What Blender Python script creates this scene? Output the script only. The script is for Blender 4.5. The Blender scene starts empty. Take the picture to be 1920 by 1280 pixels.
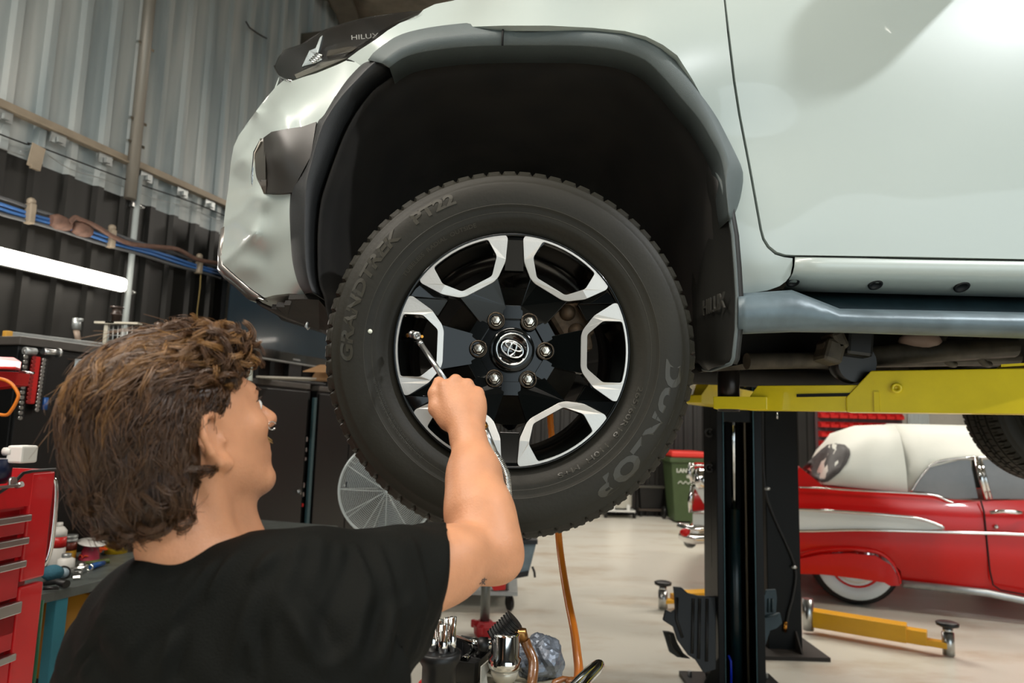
import bpy, bmesh, math, random
import numpy as np
from mathutils import Vector, Matrix, Quaternion
from mathutils.geometry import delaunay_2d_cdt, tessellate_polygon
random.seed(7)
PI = math.pi
SC = bpy.context.scene
COL = SC.collection

# ---------------------------------------------------------------- camera
CAMP = Vector((0, 0, 1.4)); FPX = 1280.0
_p = math.radians(7.125); _r = math.radians(1.6)
Fw = Vector((0, math.cos(_p), math.sin(_p))); U0 = Vector((0, -math.sin(_p), math.cos(_p))); R0 = Vector((1, 0, 0))
Rt = R0*math.cos(_r) + U0*math.sin(_r); Up = U0*math.cos(_r) - R0*math.sin(_r)
def ray(px, py):
    return Fw + Rt*((px-960)/FPX) - Up*((py-640)/FPX)
def at(px, py, Y):            # point of the place at distance Y along a viewing direction
    d = ray(px, py); return CAMP + d*(Y/d.y)
def onz(px, py, z=0.0):
    d = ray(px, py); return CAMP + d*((z-CAMP.z)/d.z)
def onplane(px, py, P, N):
    d = ray(px, py); return CAMP + d*((P-CAMP).dot(N)/d.dot(N))
def proj(p):
    v = Vector(p)-CAMP; z = v.dot(Fw)
    return 960+FPX*v.dot(Rt)/z, 640-FPX*v.dot(Up)/z

# ---------------------------------------------------------------- materials
def srgb(h):
    h = h.lstrip('#'); out = []
    for i in (0, 2, 4):
        c = int(h[i:i+2], 16)/255
        out.append(c/12.92 if c <= .04045 else ((c+.055)/1.055)**2.4)
    return (*out, 1)
MATS = {}
def mat(name, hexc, rough=.5, metal=0, var=0, vscale=8, bump=0, bscale=60, coat=0, spec=.5, emis=0, trans=0, alpha=1, hex2=None, stretch=None, sss=0):
    if name in MATS: return MATS[name]
    m = bpy.data.materials.new(name); m.use_nodes = True
    nt = m.node_tree; N = nt.nodes; L = nt.links
    b = N['Principled BSDF']; c = srgb(hexc)
    b.inputs['Base Color'].default_value = c
    b.inputs['Roughness'].default_value = rough; b.inputs['Metallic'].default_value = metal
    b.inputs['Coat Weight'].default_value = coat; b.inputs['Coat Roughness'].default_value = .04
    b.inputs['Specular IOR Level'].default_value = spec
    if trans: b.inputs['Transmission Weight'].default_value = trans
    if alpha < 1: b.inputs['Alpha'].default_value = alpha
    if emis:
        b.inputs['Emission Color'].default_value = c; b.inputs['Emission Strength'].default_value = emis
    if sss:
        b.inputs['Subsurface Weight'].default_value = sss; b.inputs['Subsurface Radius'].default_value = (.012, .004, .002)
        b.inputs['Subsurface Scale'].default_value = 1
    if var or hex2 or bump:
        tc = N.new('ShaderNodeTexCoord'); vec = tc.outputs['Object']
        if stretch:
            mp = N.new('ShaderNodeMapping'); mp.inputs['Scale'].default_value = stretch
            L.new(vec, mp.inputs['Vector']); vec = mp.outputs['Vector']
    if var or hex2:
        n = N.new('ShaderNodeTexNoise'); n.inputs['Scale'].default_value = vscale; n.inputs['Detail'].default_value = 6
        L.new(vec, n.inputs['Vector'])
        r = N.new('ShaderNodeValToRGB')
        if hex2:
            r.color_ramp.elements[0].color = c; r.color_ramp.elements[1].color = srgb(hex2)
            r.color_ramp.elements[0].position = .5-(var or .15); r.color_ramp.elements[1].position = .5+(var or .15)
        else:
            r.color_ramp.elements[0].color = tuple(x*(1-var) for x in c[:3])+(1,)
            r.color_ramp.elements[1].color = tuple(min(1, x*(1+var)) for x in c[:3])+(1,)
            r.color_ramp.elements[0].position = .3; r.color_ramp.elements[1].position = .7
        L.new(n.outputs['Fac'], r.inputs['Fac']); L.new(r.outputs['Color'], b.inputs['Base Color'])
    if bump:
        n2 = N.new('ShaderNodeTexNoise'); n2.inputs['Scale'].default_value = bscale; n2.inputs['Detail'].default_value = 4
        L.new(vec, n2.inputs['Vector'])
        bp = N.new('ShaderNodeBump'); bp.inputs['Strength'].default_value = bump; bp.inputs['Distance'].default_value = .01
        L.new(n2.outputs['Fac'], bp.inputs['Height']); L.new(bp.outputs['Normal'], b.inputs['Normal'])
    MATS[name] = m
    return m

# ---------------------------------------------------------------- object helpers
def tag(o, label=None, cat=None, group=None, kind=None):
    if label: o['label'] = label
    if cat: o['category'] = cat
    if group: o['group'] = group
    if kind: o['kind'] = kind
    return o
def thing(name, label, cat, loc=(0, 0, 0), group=None, rz=0):
    o = bpy.data.objects.new(name, None); COL.objects.link(o); o.location = loc; o.rotation_euler = (0, 0, rz)
    o.empty_display_size = .05
    o['_m'] = 1
    return tag(o, label, cat, group)
WM = {}
def wm(o):      # world matrix from own transforms (no depsgraph update needed)
    m = o.matrix_basis.copy()
    return wm(o.parent) @ m if o.parent else m
def par(o, p):  # parent keeping world coordinates of geometry
    if p is not None:
        o.parent = p
        o.matrix_basis = wm(p).inverted() @ o.matrix_basis
    return o
def copy_tree(o, parent=None):
    c = o.copy(); COL.objects.link(c)
    if parent: c.parent = parent
    for ch in list(o.children): copy_tree(ch, c)
    return c

class MB:
    def __init__(s): s.v = []; s.f = []; s.sm = []
    def add(s, vs, fs, smooth=False):
        b = len(s.v); s.v += [tuple(v) for v in vs]
        for f in fs: s.f.append(tuple(b+i for i in f)); s.sm.append(smooth)
        return s
    def box(s, c, size, R=None, bev=0):
        c = Vector(c); hx, hy, hz = [x/2 for x in size]
        if bev <= 0:
            P = [Vector((x, y, z)) for x in (-hx, hx) for y in (-hy, hy) for z in (-hz, hz)]
            F = [(0, 1, 3, 2), (4, 6, 7, 5), (0, 4, 5, 1), (2, 3, 7, 6), (0, 2, 6, 4), (1, 5, 7, 3)]
            if R is not None: P = [R @ p for p in P]
            return s.add([c+p for p in P], F)
        bm = bmesh.new(); bmesh.ops.create_cube(bm, size=1)
        for v in bm.verts: v.co = Vector((v.co.x*2*hx, v.co.y*2*hy, v.co.z*2*hz))
        bmesh.ops.bevel(bm, geom=list(bm.edges), offset=min(bev, hx*.95, hy*.95, hz*.95), segments=2, affect='EDGES', profile=.5)
        bm.verts.index_update()
        P = [(R @ v.co if R is not None else v.co.copy())+c for v in bm.verts]; F = [tuple(v.index for v in f.verts) for f in bm.faces]
        bm.free(); return s.add(P, F, False)
    def frame(s, d):
        d = Vector(d).normalized(); a = Vector((0, 0, 1)) if abs(d.z) < .9 else Vector((1, 0, 0))
        u = d.cross(a).normalized(); w = d.cross(u).normalized(); return u, w
    def tube(s, pts, r, seg=10, caps=True, closed=False, smooth=True):
        pts = [Vector(p) for p in pts]; n = len(pts); rs = r if isinstance(r, (list, tuple)) else [r]*n
        V = []; u = None
        for i, p in enumerate(pts):
            a = pts[(i-1) % n] if (i > 0 or closed) else p; b = pts[(i+1) % n] if (i < n-1 or closed) else p
            d = (b-a)
            if d.length < 1e-9: d = Vector((0, 0, 1))
            d.normalize()
            if u is None: u, w = s.frame(d)
            else:
                u = (u - d*u.dot(d))
                if u.length < 1e-6: u, w = s.frame(d)
                u.normalize(); w = d.cross(u)
            for k in range(seg):
                t = 2*PI*k/seg; V.append(p + (u*math.cos(t)+w*math.sin(t))*rs[i])
        F = []
        for i in range(n if closed else n-1):
            for k in range(seg):
                a = i*seg+k; b = i*seg+(k+1) % seg; c = ((i+1) % n)*seg+(k+1) % seg; d = ((i+1) % n)*seg+k
                F.append((a, b, c, d))
        s.add(V, F, smooth)
        if caps and not closed:
            b = len(s.v)-len(V)
            s.f.append(tuple(b+k for k in reversed(range(seg)))); s.sm.append(False)
            s.f.append(tuple(b+(n-1)*seg+k for k in range(seg))); s.sm.append(False)
        return s
    def cyl(s, p0, p1, r0, r1=None, seg=24, smooth=True):
        return s.tube([p0, p1], [r0, r0 if r1 is None else r1], seg, True, False, smooth)
    def lathe(s, prof, origin, axis, seg=32, smooth=True, caps=True):
        # prof: list of (r, h) along axis
        o = Vector(origin); ax = Vector(axis).normalized(); u, w = s.frame(ax); V = []; F = []
        for (r, h) in prof:
            for k in range(seg):
                t = 2*PI*k/seg; V.append(o+ax*h+(u*math.cos(t)+w*math.sin(t))*r)
        for i in range(len(prof)-1):
            for k in range(seg):
                F.append((i*seg+k, i*seg+(k+1) % seg, (i+1)*seg+(k+1) % seg, (i+1)*seg+k))
        s.add(V, F, smooth); b = len(s.v)-len(V)
        if not caps: return s
        if prof[0][0] > 1e-5: s.f.append(tuple(b+k for k in reversed(range(seg)))); s.sm.append(False)
        if prof[-1][0] > 1e-5: s.f.append(tuple(b+(len(prof)-1)*seg+k for k in range(seg))); s.sm.append(False)
        return s
    def prism(s, poly, vec, smooth=False):
        poly = [Vector(p) for p in poly]; n = len(poly); v = Vector(vec)
        tris = tessellate_polygon([poly])
        V = poly+[p+v for p in poly]
        F = [tuple(t) for t in tris]+[tuple(n+i for i in reversed(t)) for t in tris]+[(i, (i+1) % n, n+(i+1) % n, n+i) for i in range(n)]
        return s.add(V, F, smooth)
    def sphere(s, c, r, seg=16, ring=10, sc=(1, 1, 1), R=None):
        c = Vector(c); V = []; F = []
        for i in range(ring+1):
            th = PI*i/ring
            for k in range(seg):
                t = 2*PI*k/seg; p = Vector((r*sc[0]*math.sin(th)*math.cos(t), r*sc[1]*math.sin(th)*math.sin(t), r*sc[2]*math.cos(th)))
                V.append(c+(R @ p if R is not None else p))
        for i in range(ring):
            for k in range(seg):
                F.append((i*seg+k, (i+1)*seg+k, (i+1)*seg+(k+1) % seg, i*seg+(k+1) % seg))
        return s.add(V, F, True)
    def build(s, name, m, parent=None, solid=0, bev=0, smooth=None, sub=0, tagd=None, flip=False):
        me = bpy.data.meshes.new(name); me.from_pydata(s.v, [], s.f)
        bm = bmesh.new(); bm.from_mesh(me)
        if smooth is not False or True:
            for f, q in zip(bm.faces, s.sm): f.smooth = q if smooth is None else smooth
        bmesh.ops.remove_doubles(bm, verts=bm.verts, dist=1e-6)
        bmesh.ops.recalc_face_normals(bm, faces=bm.faces)
        bm.to_mesh(me); bm.free()
        if m is not None: me.materials.append(m)
        o = bpy.data.objects.new(name, me); COL.objects.link(o)
        if sub:
            md = o.modifiers.new('s', 'SUBSURF'); md.levels = sub; md.render_levels = sub
        if solid:
            md = o.modifiers.new('so', 'SOLIDIFY'); md.thickness = abs(solid); md.offset = -1 if solid > 0 else 1
        if bev:
            md = o.modifiers.new('b', 'BEVEL'); md.width = bev; md.segments = 2; md.limit_method = 'ANGLE'; md.angle_limit = math.radians(35); md.harden_normals = False
        if parent is not None: par(o, parent)
        return o

def smoothline(pts, n=8, closed=False):   # Catmull-Rom through pts
    P = [Vector(p) for p in pts]; out = []; L = len(P)
    rng = range(L) if closed else range(L-1)
    for i in rng:
        p0 = P[(i-1) % L] if (closed or i > 0) else P[i]; p1 = P[i]; p2 = P[(i+1) % L]; p3 = P[(i+2) % L] if (closed or i+2 < L) else P[(i+1) % L]
        for k in range(n):
            t = k/n
            out.append(.5*((2*p1)+(p2-p0)*t+(2*p0-5*p1+4*p2-p3)*t*t+(3*p1-p0-3*p2+p3)*t**3))
    if not closed: out.append(P[-1])
    return out

class Depth:     # smooth distance field through known points (px,py,Y): thin plate spline
    def __init__(s, ctrl, lam=1e-4):
        C = np.array(ctrl, float); s.P = C[:, :2]/1000; n = len(C)
        d = np.linalg.norm(s.P[:, None]-s.P[None], axis=2); K = np.where(d > 0, d*d*np.log(d+1e-12), 0)+lam*np.eye(n)
        Q = np.c_[np.ones(n), s.P]; A = np.block([[K, Q], [Q.T, np.zeros((3, 3))]])
        w = np.linalg.solve(A, np.r_[C[:, 2], 0, 0, 0]); s.w = w[:n]; s.a = w[n:]
    def __call__(s, px, py):
        q = np.array([px, py])/1000; d = np.linalg.norm(s.P-q, axis=1)
        K = np.where(d > 0, d*d*np.log(d+1e-12), 0); return float(K@s.w+s.a[0]+s.a[1:]@q)

def fill2d(outline, step, holes=()):
    """triangulate polygon with interior grid; returns (pts, tris, boundary loop idx)"""
    out = [Vector((p[0], p[1])) for p in outline]
    def densify(L):
        r = []
        for i, a in enumerate(L):
            b = L[(i+1) % len(L)]; d = (b-a).length; k = max(1, int(d/step))
            for j in range(k): r.append(a+(b-a)*(j/k))
        return r
    out = densify(out); n = len(out)
    def inside(x, y, poly):
        c = False; j = len(poly)-1
        for i in range(len(poly)):
            if ((poly[i].y > y) != (poly[j].y > y)) and (x < (poly[j].x-poly[i].x)*(y-poly[i].y)/(poly[j].y-poly[i].y+1e-12)+poly[i].x): c = not c
            j = i
        return c
    A = np.array([(p.x, p.y) for p in out])
    xs = np.arange(A[:, 0].min()+step*.5, A[:, 0].max(), step); ys = np.arange(A[:, 1].min()+step*.5, A[:, 1].max(), step)
    pts = list(out)
    for j, y in enumerate(ys):
        for x in xs:
            x2 = x+(step*.5 if j % 2 else 0)
            if inside(x2, y, out) and np.min(np.hypot(A[:, 0]-x2, A[:, 1]-y)) > step*.5: pts.append(Vector((x2, y)))
    edges = [(i, (i+1) % n) for i in range(n)]
    r = delaunay_2d_cdt(pts, edges, [], 1, 1e-5)
    return r[0], r[2], n

def panel(name, outline, dep, m, parent, step=14, thick=.012, smooth=True, dirv=(0, 1, 0)):
    """sheet metal or plastic panel: outline seen from the front, pressed to the surface dep, with real thickness"""
    P, T, n = fill2d(outline, step)
    W = [at(p.x, p.y, dep(p.x, p.y)) for p in P]
    me = bpy.data.meshes.new(name); me.from_pydata([tuple(w) for w in W], [], [tuple(t) for t in T])
    bm = bmesh.new(); bm.from_mesh(me)
    bmesh.ops.recalc_face_normals(bm, faces=bm.faces)
    fn = sum((f.normal*f.calc_area() for f in bm.faces), Vector())
    if fn.y > 0: bmesh.ops.reverse_faces(bm, faces=bm.faces)
    # rim: turn the border back to give the sheet its depth
    be = [e for e in bm.edges if e.is_boundary]
    r = bmesh.ops.extrude_edge_only(bm, edges=be)
    for v in [g for g in r['geom'] if isinstance(g, bmesh.types.BMVert)]: v.co += Vector(dirv)*thick
    for f in bm.faces: f.smooth = smooth
    for e in bm.edges:
        if len(e.link_faces) == 2 and e.calc_face_angle(0) > math.radians(50): e.smooth = False
    bm.to_mesh(me); bm.free(); me.materials.append(m)
    o = bpy.data.objects.new(name, me); COL.objects.link(o); par(o, parent)
    return o

def text_mesh(txt, size, depth, xs=1.0, bold=0):
    """returns verts, faces of text in XY plane (x right), extruded along z by depth, list per char not needed"""
    cu = bpy.data.curves.new('t', 'FONT'); cu.body = txt; cu.size = size; cu.extrude = depth/2; cu.align_x = 'CENTER'; cu.align_y = 'CENTER'; cu.offset = bold
    cu.resolution_u = 3
    o = bpy.data.objects.new('t', cu); COL.objects.link(o)
    bpy.context.view_layer.update()
    dg = bpy.context.evaluated_depsgraph_get()
    me = bpy.data.meshes.new_from_object(o.evaluated_get(dg))
    V = [Vector((v.co.x*xs, v.co.y, v.co.z)) for v in me.vertices]; F = [tuple(p.vertices) for p in me.polygons]
    bpy.data.objects.remove(o); bpy.data.curves.remove(cu); bpy.data.meshes.remove(me)
    return V, F
# ---------------------------------------------------------------- setting
M = {}
WP = Vector((-2.62, 3.5, 0)); WD = Vector((.336, 1, 0)).normalized(); WN = Vector((WD.y, -WD.x, 0))   # left wall line, WN points into the room
YB = 11.6
def wallm():
    m = bpy.data.materials.new('corrugated_wall_paint'); m.use_nodes = True; nt = m.node_tree; N = nt.nodes; L = nt.links
    b = N['Principled BSDF']; g = N.new('ShaderNodeNewGeometry'); sx = N.new('ShaderNodeSeparateXYZ'); L.new(g.outputs['Position'], sx.inputs[0])
    n = N.new('ShaderNodeTexNoise'); n.inputs['Scale'].default_value = 1.2; mp = N.new('ShaderNodeMapping'); mp.inputs['Scale'].default_value = (6, 6, .6)
    L.new(g.outputs['Position'], mp.inputs[0]); L.new(mp.outputs[0], n.inputs['Vector'])
    r = N.new('ShaderNodeValToRGB'); r.color_ramp.elements[0].color = srgb('8e999b'); r.color_ramp.elements[1].color = srgb('b7bbb8'); r.color_ramp.elements[0].position = .35; r.color_ramp.elements[1].position = .65
    L.new(n.outputs['Fac'], r.inputs['Fac'])
    mt = N.new('ShaderNodeMath'); mt.operation = 'GREATER_THAN'; mt.inputs[1].default_value = 2.74; L.new(sx.outputs['Z'], mt.inputs[0])
    mx = N.new('ShaderNodeMix'); mx.data_type = 'RGBA'; L.new(mt.outputs[0], mx.inputs['Factor']); mx.inputs[6].default_value = srgb('1d1c19'); L.new(r.outputs['Color'], mx.inputs[7])
    L.new(mx.outputs[2], b.inputs['Base Color']); b.inputs['Roughness'].default_value = .45; b.inputs['Metallic'].default_value = 0.1
    return m
M['wall'] = wallm()
M['wallblack'] = mat('dark_ribbed_cladding', '23221f', .45, 0.1, var=.2, vscale=2)
def floorm():
    m = bpy.data.materials.new('coated_concrete_floor'); m.use_nodes = True; nt = m.node_tree; N = nt.nodes; L = nt.links
    b = N['Principled BSDF']; g = N.new('ShaderNodeNewGeometry')
    def noise(sc, det, stretch=(1, 1, 1)):
        mp = N.new('ShaderNodeMapping'); mp.inputs['Scale'].default_value = stretch; L.new(g.outputs['Position'], mp.inputs[0])
        n = N.new('ShaderNodeTexNoise'); n.inputs['Scale'].default_value = sc; n.inputs['Detail'].default_value = det; n.inputs['Roughness'].default_value = .65; L.new(mp.outputs[0], n.inputs['Vector']); return n
    n1 = noise(.9, 8, (1, 2.2, 1)); n2 = noise(3.5, 10)
    r1 = N.new('ShaderNodeValToRGB'); r1.color_ramp.elements[0].color = srgb('dcd9cd'); r1.color_ramp.elements[1].color = srgb('bfae97'); r1.color_ramp.elements[0].position = .5; r1.color_ramp.elements[1].position = .72
    L.new(n1.outputs['Fac'], r1.inputs['Fac'])
    r2 = N.new('ShaderNodeValToRGB'); r2.color_ramp.elements[0].color = (0, 0, 0, 1); r2.color_ramp.elements[1].color = (1, 1, 1, 1); r2.color_ramp.elements[0].position = .64; r2.color_ramp.elements[1].position = .72
    L.new(n2.outputs['Fac'], r2.inputs['Fac'])
    mx = N.new('ShaderNodeMix'); mx.data_type = 'RGBA'; mm = N.new('ShaderNodeMath'); mm.operation = 'MULTIPLY'; mm.inputs[1].default_value = .45
    L.new(r2.outputs['Color'], mm.inputs[0]); L.new(mm.outputs[0], mx.inputs['Factor']); L.new(r1.outputs['Color'], mx.inputs[6]); mx.inputs[7].default_value = srgb('a5998c')
    L.new(mx.outputs[2], b.inputs['Base Color']); b.inputs['Roughness'].default_value = .28
    bp = N.new('ShaderNodeBump'); bp.inputs['Strength'].default_value = .05; L.new(n2.outputs['Fac'], bp.inputs['Height']); L.new(bp.outputs[0], b.inputs['Normal'])
    return m
def corrugated(name, p0, d, nrm, length, z0, z1, pitch, depth, m, top=.25, up=(0, 0, 1)):
    """ribbed sheet: flat pans with raised trapezoid ribs, real thickness"""
    V = []; F = []; s = 0; prof = []
    k = int(length/pitch)
    for i in range(k+1):
        b = i*pitch
        prof += [(b, 0), (b+pitch*(.5-top/2-.07), 0), (b+pitch*(.5-top/2), depth), (b+pitch*(.5+top/2), depth), (b+pitch*(.5+top/2+.07), 0)]
    mb = MB(); zz = [z0, z1]
    for (q, h) in prof:
        for z in zz:
            p = Vector(p0)+Vector(d)*q+Vector(nrm)*h; V.append((p.x, p.y, z))
    n = len(prof)
    F = [(2*i, 2*i+2, 2*i+3, 2*i+1) for i in range(n-1)]
    mb.add(V, F)
    return mb.build(name, m, solid=.004)
fl = MB(); fl.box((4, 3, -.05), (30, 34, .1)); tag(fl.build('floor', floorm()), kind='structure')
Hc = 5.25
w = corrugated('wall_left', WP-WD*6.5, WD, WN, 15.2, 0, Hc, .19, .03, M['wall'], top=.2); tag(w, kind='structure')
corner = WP+WD*((YB-3.5)/WD.y)
w = corrugated('wall_back', (corner.x-.1, YB, 0), Vector((1, 0, 0)), Vector((0, -1, 0)), 5.2, 0, Hc, .16, .03, M['wallblack'], top=.3); tag(w, kind='structure')
xe = corner.x-.1+5.2
M['pale_panel'] = mat('pale_grey_panel', 'b4b0a6', .5, var=.05)
w = MB(); w.box((xe+.16+4.5, YB+.05, Hc/2), (8.9, .1, Hc)); tag(w.build('wall_right', M['pale_panel']), kind='structure')
M['foil'] = mat('silver_roof_insulation', '857d70', .35, .5, var=.35, vscale=6, bump=.9, bscale=7)
w = MB(); w.box((4, 3, Hc+.05), (30, 18, .1)); tag(w.build('ceiling', M['foil']), kind='structure')

# purlins + column on the left wall
M['steel_cream'] = mat('painted_cream_steel', '9c8f7c', .5, .2, var=.15)
M['galv'] = mat('galvanised_steel', 'a9adac', .38, .7, var=.12, vscale=20)
M['black_metal'] = mat('black_painted_steel', '070808', .4, .1, spec=.25, var=.2)
M['black_plastic'] = mat('black_plastic', '0d0d0d', .45)
M['chrome'] = mat('polished_chrome', 'e6e6e4', .08, 1)
M['satin'] = mat('satin_steel', 'b9bab8', .28, 1)
def wallpt(px, py, off=.0):
    return onplane(px, py, WP+WN*off, WN)
# horizontal girt high on the wall, with brackets
a = wallpt(-60, 178, .05); b = wallpt(470, 405, .05); a.z = b.z = (a.z+b.z)/2; a = a-WD*2.2
g = thing('wall_rail', 'cream steel rail running along the silver ribbed wall above the black paint', 'rail', (a+b)/2)
mb = MB(); d = (b-a).normalized(); Rw = Matrix((WD, -WN, Vector((0, 0, 1)))).transposed()
mb.box((a+b)/2, ((b-a).length, .05, .012), Rw); mb.box((a+b)/2+Vector((0, 0, .02)), ((b-a).length, .008, .05), Rw)
mb.build('rail_bar', M['steel_cream'], g, bev=.002)
for t in (.1, .2, .3, .4, .49, .56, .63, .70, .77, .84, .90, .96):
    mb = MB(); p = a+(b-a)*t+Vector((0, 0, -.035)); mb.box(p, (.09, .01, .06), Rw); mb.box(p-Vector((0, 0, .01))+WN*.02, (.03, .02, .03), Rw); mb.build('bracket', M['galv'], g)
# thin dark wire under the rail
mb = MB(); pts = [wallpt(x, y, .06) for x, y in ((-40, 236), (60, 270), (150, 304), (260, 345), (360, 379), (430, 408))]
pts = [pts[0]-WD*2.2]+pts; mb.tube(smoothline(pts, 6), .004, 6); tag(mb.build('steel_wire', M['black_plastic']), 'thin dark wire strung along the wall just under the cream rail', 'wire')
mb = MB(); pts = [wallpt(x, y, .05) for x, y in ((-40, 262), (40, 283), (70, 278), (130, 316), (200, 338), (290, 372), (350, 388), (425, 420))]
pts = [pts[0]-WD*2.2]+pts; mb.tube(smoothline(pts, 6), .0025, 6); tag(mb.build('steel_wire', M['galv']), 'fine grey wire sagging along the wall below the dark wire', 'wire')
# small metal plate hanging there
mb = MB(); p = wallpt(68, 294, .075); mb.box(p, (.075, .006, .13), Rw @ Matrix.Rotation(.12, 3, 'Y')); mb.box(p+Vector((0, 0, -.06)), (.05, .02, .02), Rw)
tag(mb.build('metal_plate', M['steel_cream'], bev=.002), 'small rusty metal plate hanging on the wire at upper left', 'bracket')
# conduits
def wpipe(name, label, pts, r, m, off=.06, cat='pipe'):
    mb = MB(); mb.tube([wallpt(x, y, off) for x, y in pts], r, 10); return tag(mb.build(name, m), label, cat)
M['conduit'] = mat('pale_grey_conduit', 'b4bcbb', .4)
M['conduit2'] = mat('dark_beige_pipe', '8f8b82', .45, .3)
up0 = wallpt(262, 330, .06); lo = wallpt(236, 640, .06)
mb = MB(); mb.cyl((up0.x, up0.y, up0.z), (up0.x, up0.y, 1.3), .018)
c = thing('wall_conduit', 'thin pale vertical conduit over the black part of the wall', 'pipe', (up0.x, up0.y, 1.3)); mb.build('pipe', M['conduit'], c)
for (x, y) in ((262, 388), (243, 547)):
    p = Vector((up0.x, up0.y, wallpt(x, y, .06).z)); mb = MB(); mb.box(p-WN*.01, (.07, .03, .025), Rw); mb.sphere(p+WD*.035+WN*.012, .01); mb.build('clamp', M['satin'], c)
p1 = wallpt(275, 60, .07); mb = MB(); c = thing('downpipe', 'thick vertical pipe on the silver upper wall', 'pipe', (p1.x, p1.y, 2.7))
mb.cyl((p1.x, p1.y, 2.72), (p1.x, p1.y, Hc-.02), .035); mb.build('pipe', M['conduit2'], c)
for (x, y) in ((292, 98), (281, 238), (252, 268)):
    q = wallpt(x, y, .08); mb = MB(); mb.box(Vector((p1.x, p1.y, q.z))+WN*.0, (.12, .02, .018), Rw); mb.build('clamp', M['chrome'], c)
# blue cable bundle + rusty hose
q0 = wallpt(-60, 380, .08); q1 = wallpt(415, 500, .08); zc = (q0.z+q1.z)/2; q0 = q0-WD*2.2
M['blue_cable'] = mat('blue_cable', '3f6fae', .45); M['grey_cable'] = mat('grey_cable', '57595b', .5)
M['rusthose'] = mat('dusty_brown_hose', '6a4f43', .7, var=.25, vscale=30)
c = thing('cable_run', 'bundle of blue and grey cables clipped along the black wall', 'cable', (q0+q1)/2)
for k, (dz, mm) in enumerate(((.03, 'grey_cable'), (.0, 'blue_cable'), (-.022, 'blue_cable'), (-.045, 'grey_cable'))):
    mb = MB(); n = 26; pts = []
    for i in range(n+1):
        p = q0.lerp(q1, i/n); p.z = zc+dz+.004*math.sin(i*1.7+k); pts.append(p+WN*(.004*math.sin(i+k)))
    mb.tube(pts, .010, 8); mb.build('cable', M[mm], c)
for x in (55, 110, 150, 208, 373):
    p = wallpt(x, 395+x*.26, .09); p.z = zc-.005; mb = MB()
    if x in (110, 150): mb.tube([p-WD*.05, p-WD*.02, p+WD*.03, p+WD*.06], [.03, .045, .04, .03], 10)
    else: mb.box(p, (.035, .05, .11), Rw, .008); mb.sphere(p+Vector((0, 0, .065)), .022)
    mb.build('clip' if x not in (110, 150) else 'junction_knot', M['steel_cream'] if x not in (110, 150) else M['rusthose'], c)
mb = MB(); pts = [wallpt(x, y, .12) for x, y in ((130, 418), (140, 408), (152, 412), (180, 424), (215, 445), (250, 458), (300, 463), (335, 468), (370, 486), (412, 494))]
mb.tube(smoothline(pts, 6), .014, 8); tag(mb.build('rusty_hose', M['rusthose']), 'brown weathered hose looping over the blue cables on the wall', 'hose')
mb = MB(); pts = [wallpt(x, y, .1) for x, y in ((377, 505), (375, 540), (370, 580), (368, 620), (366, 660))]
mb.tube(pts, .004, 6); tag(mb.build('hanging_cord', mat('tan_cord', '8d7a4a', .8)), 'thin tan cord hanging down the black wall', 'cord')
# tube light on the wall
l0 = wallpt(-60, 476, .12); l1 = wallpt(232, 536, .12); zl = l1.z
l0 = l1-WD*1.25; l0.z = zl
M['tube'] = mat('lit_tube_diffuser', 'fff6e8', .4, emis=14)
c = thing('tube_light', 'long lit fluorescent tube light fixed to the black wall at left', 'light', (l0+l1)/2)
mb = MB(); mb.box((l0+l1)/2-WN*.02, (1.25, .03, .085), Rw, .01); mb.build('housing', M['galv'], c)
mb = MB(); mb.box((l0+l1)/2+WN*.02, (1.23, .055, .08), Rw, .02); mb.build('diffuser', M['tube'], c, smooth=True)
# roof steel
M['beam'] = mat('weathered_steel_beam', '5b564c', .6, .2, var=.2)
e = Vector(wallpt(490, 12, 0)); mb = MB(); p0 = at(500, 8, e.y-.1); mb.box((0, 0, 0), (2.6, .14, .14), None)
mb.v = [tuple(Matrix.Rotation(-.25, 3, 'Z') @ Vector(v)+Vector((p0.x+1.3, p0.y+.35, p0.z+.05))) for v in mb.v]
tag(mb.build('trim_1', M['beam'], bev=.006), kind='structure')
mb = MB(); mb.box((1.0, 6.5, Hc-.1), (8, .12, .2)); mb.box((1.0, 6.5, Hc-.2), (8, .2, .015)); tag(mb.build('trim_2', M['beam']), kind='structure')
mb = MB(); mb.box((-1.6, 5.4, Hc-.14), (.2, 7, .02)); mb.box((-1.6, 5.4, Hc-.07), (.02, 7, .14)); tag(mb.build('trim_3', M['beam']), kind='structure')
# hooked bit of wire on upper wall
mb = MB(); mb.tube([wallpt(x, y, .06) for x, y in ((461, 40), (468, 52), (482, 62), (492, 68), (500, 72))], .006, 6); tag(mb.build('hooked_wire', M['black_plastic']), 'short bent dark wire sticking from the silver upper wall', 'wire')

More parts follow.
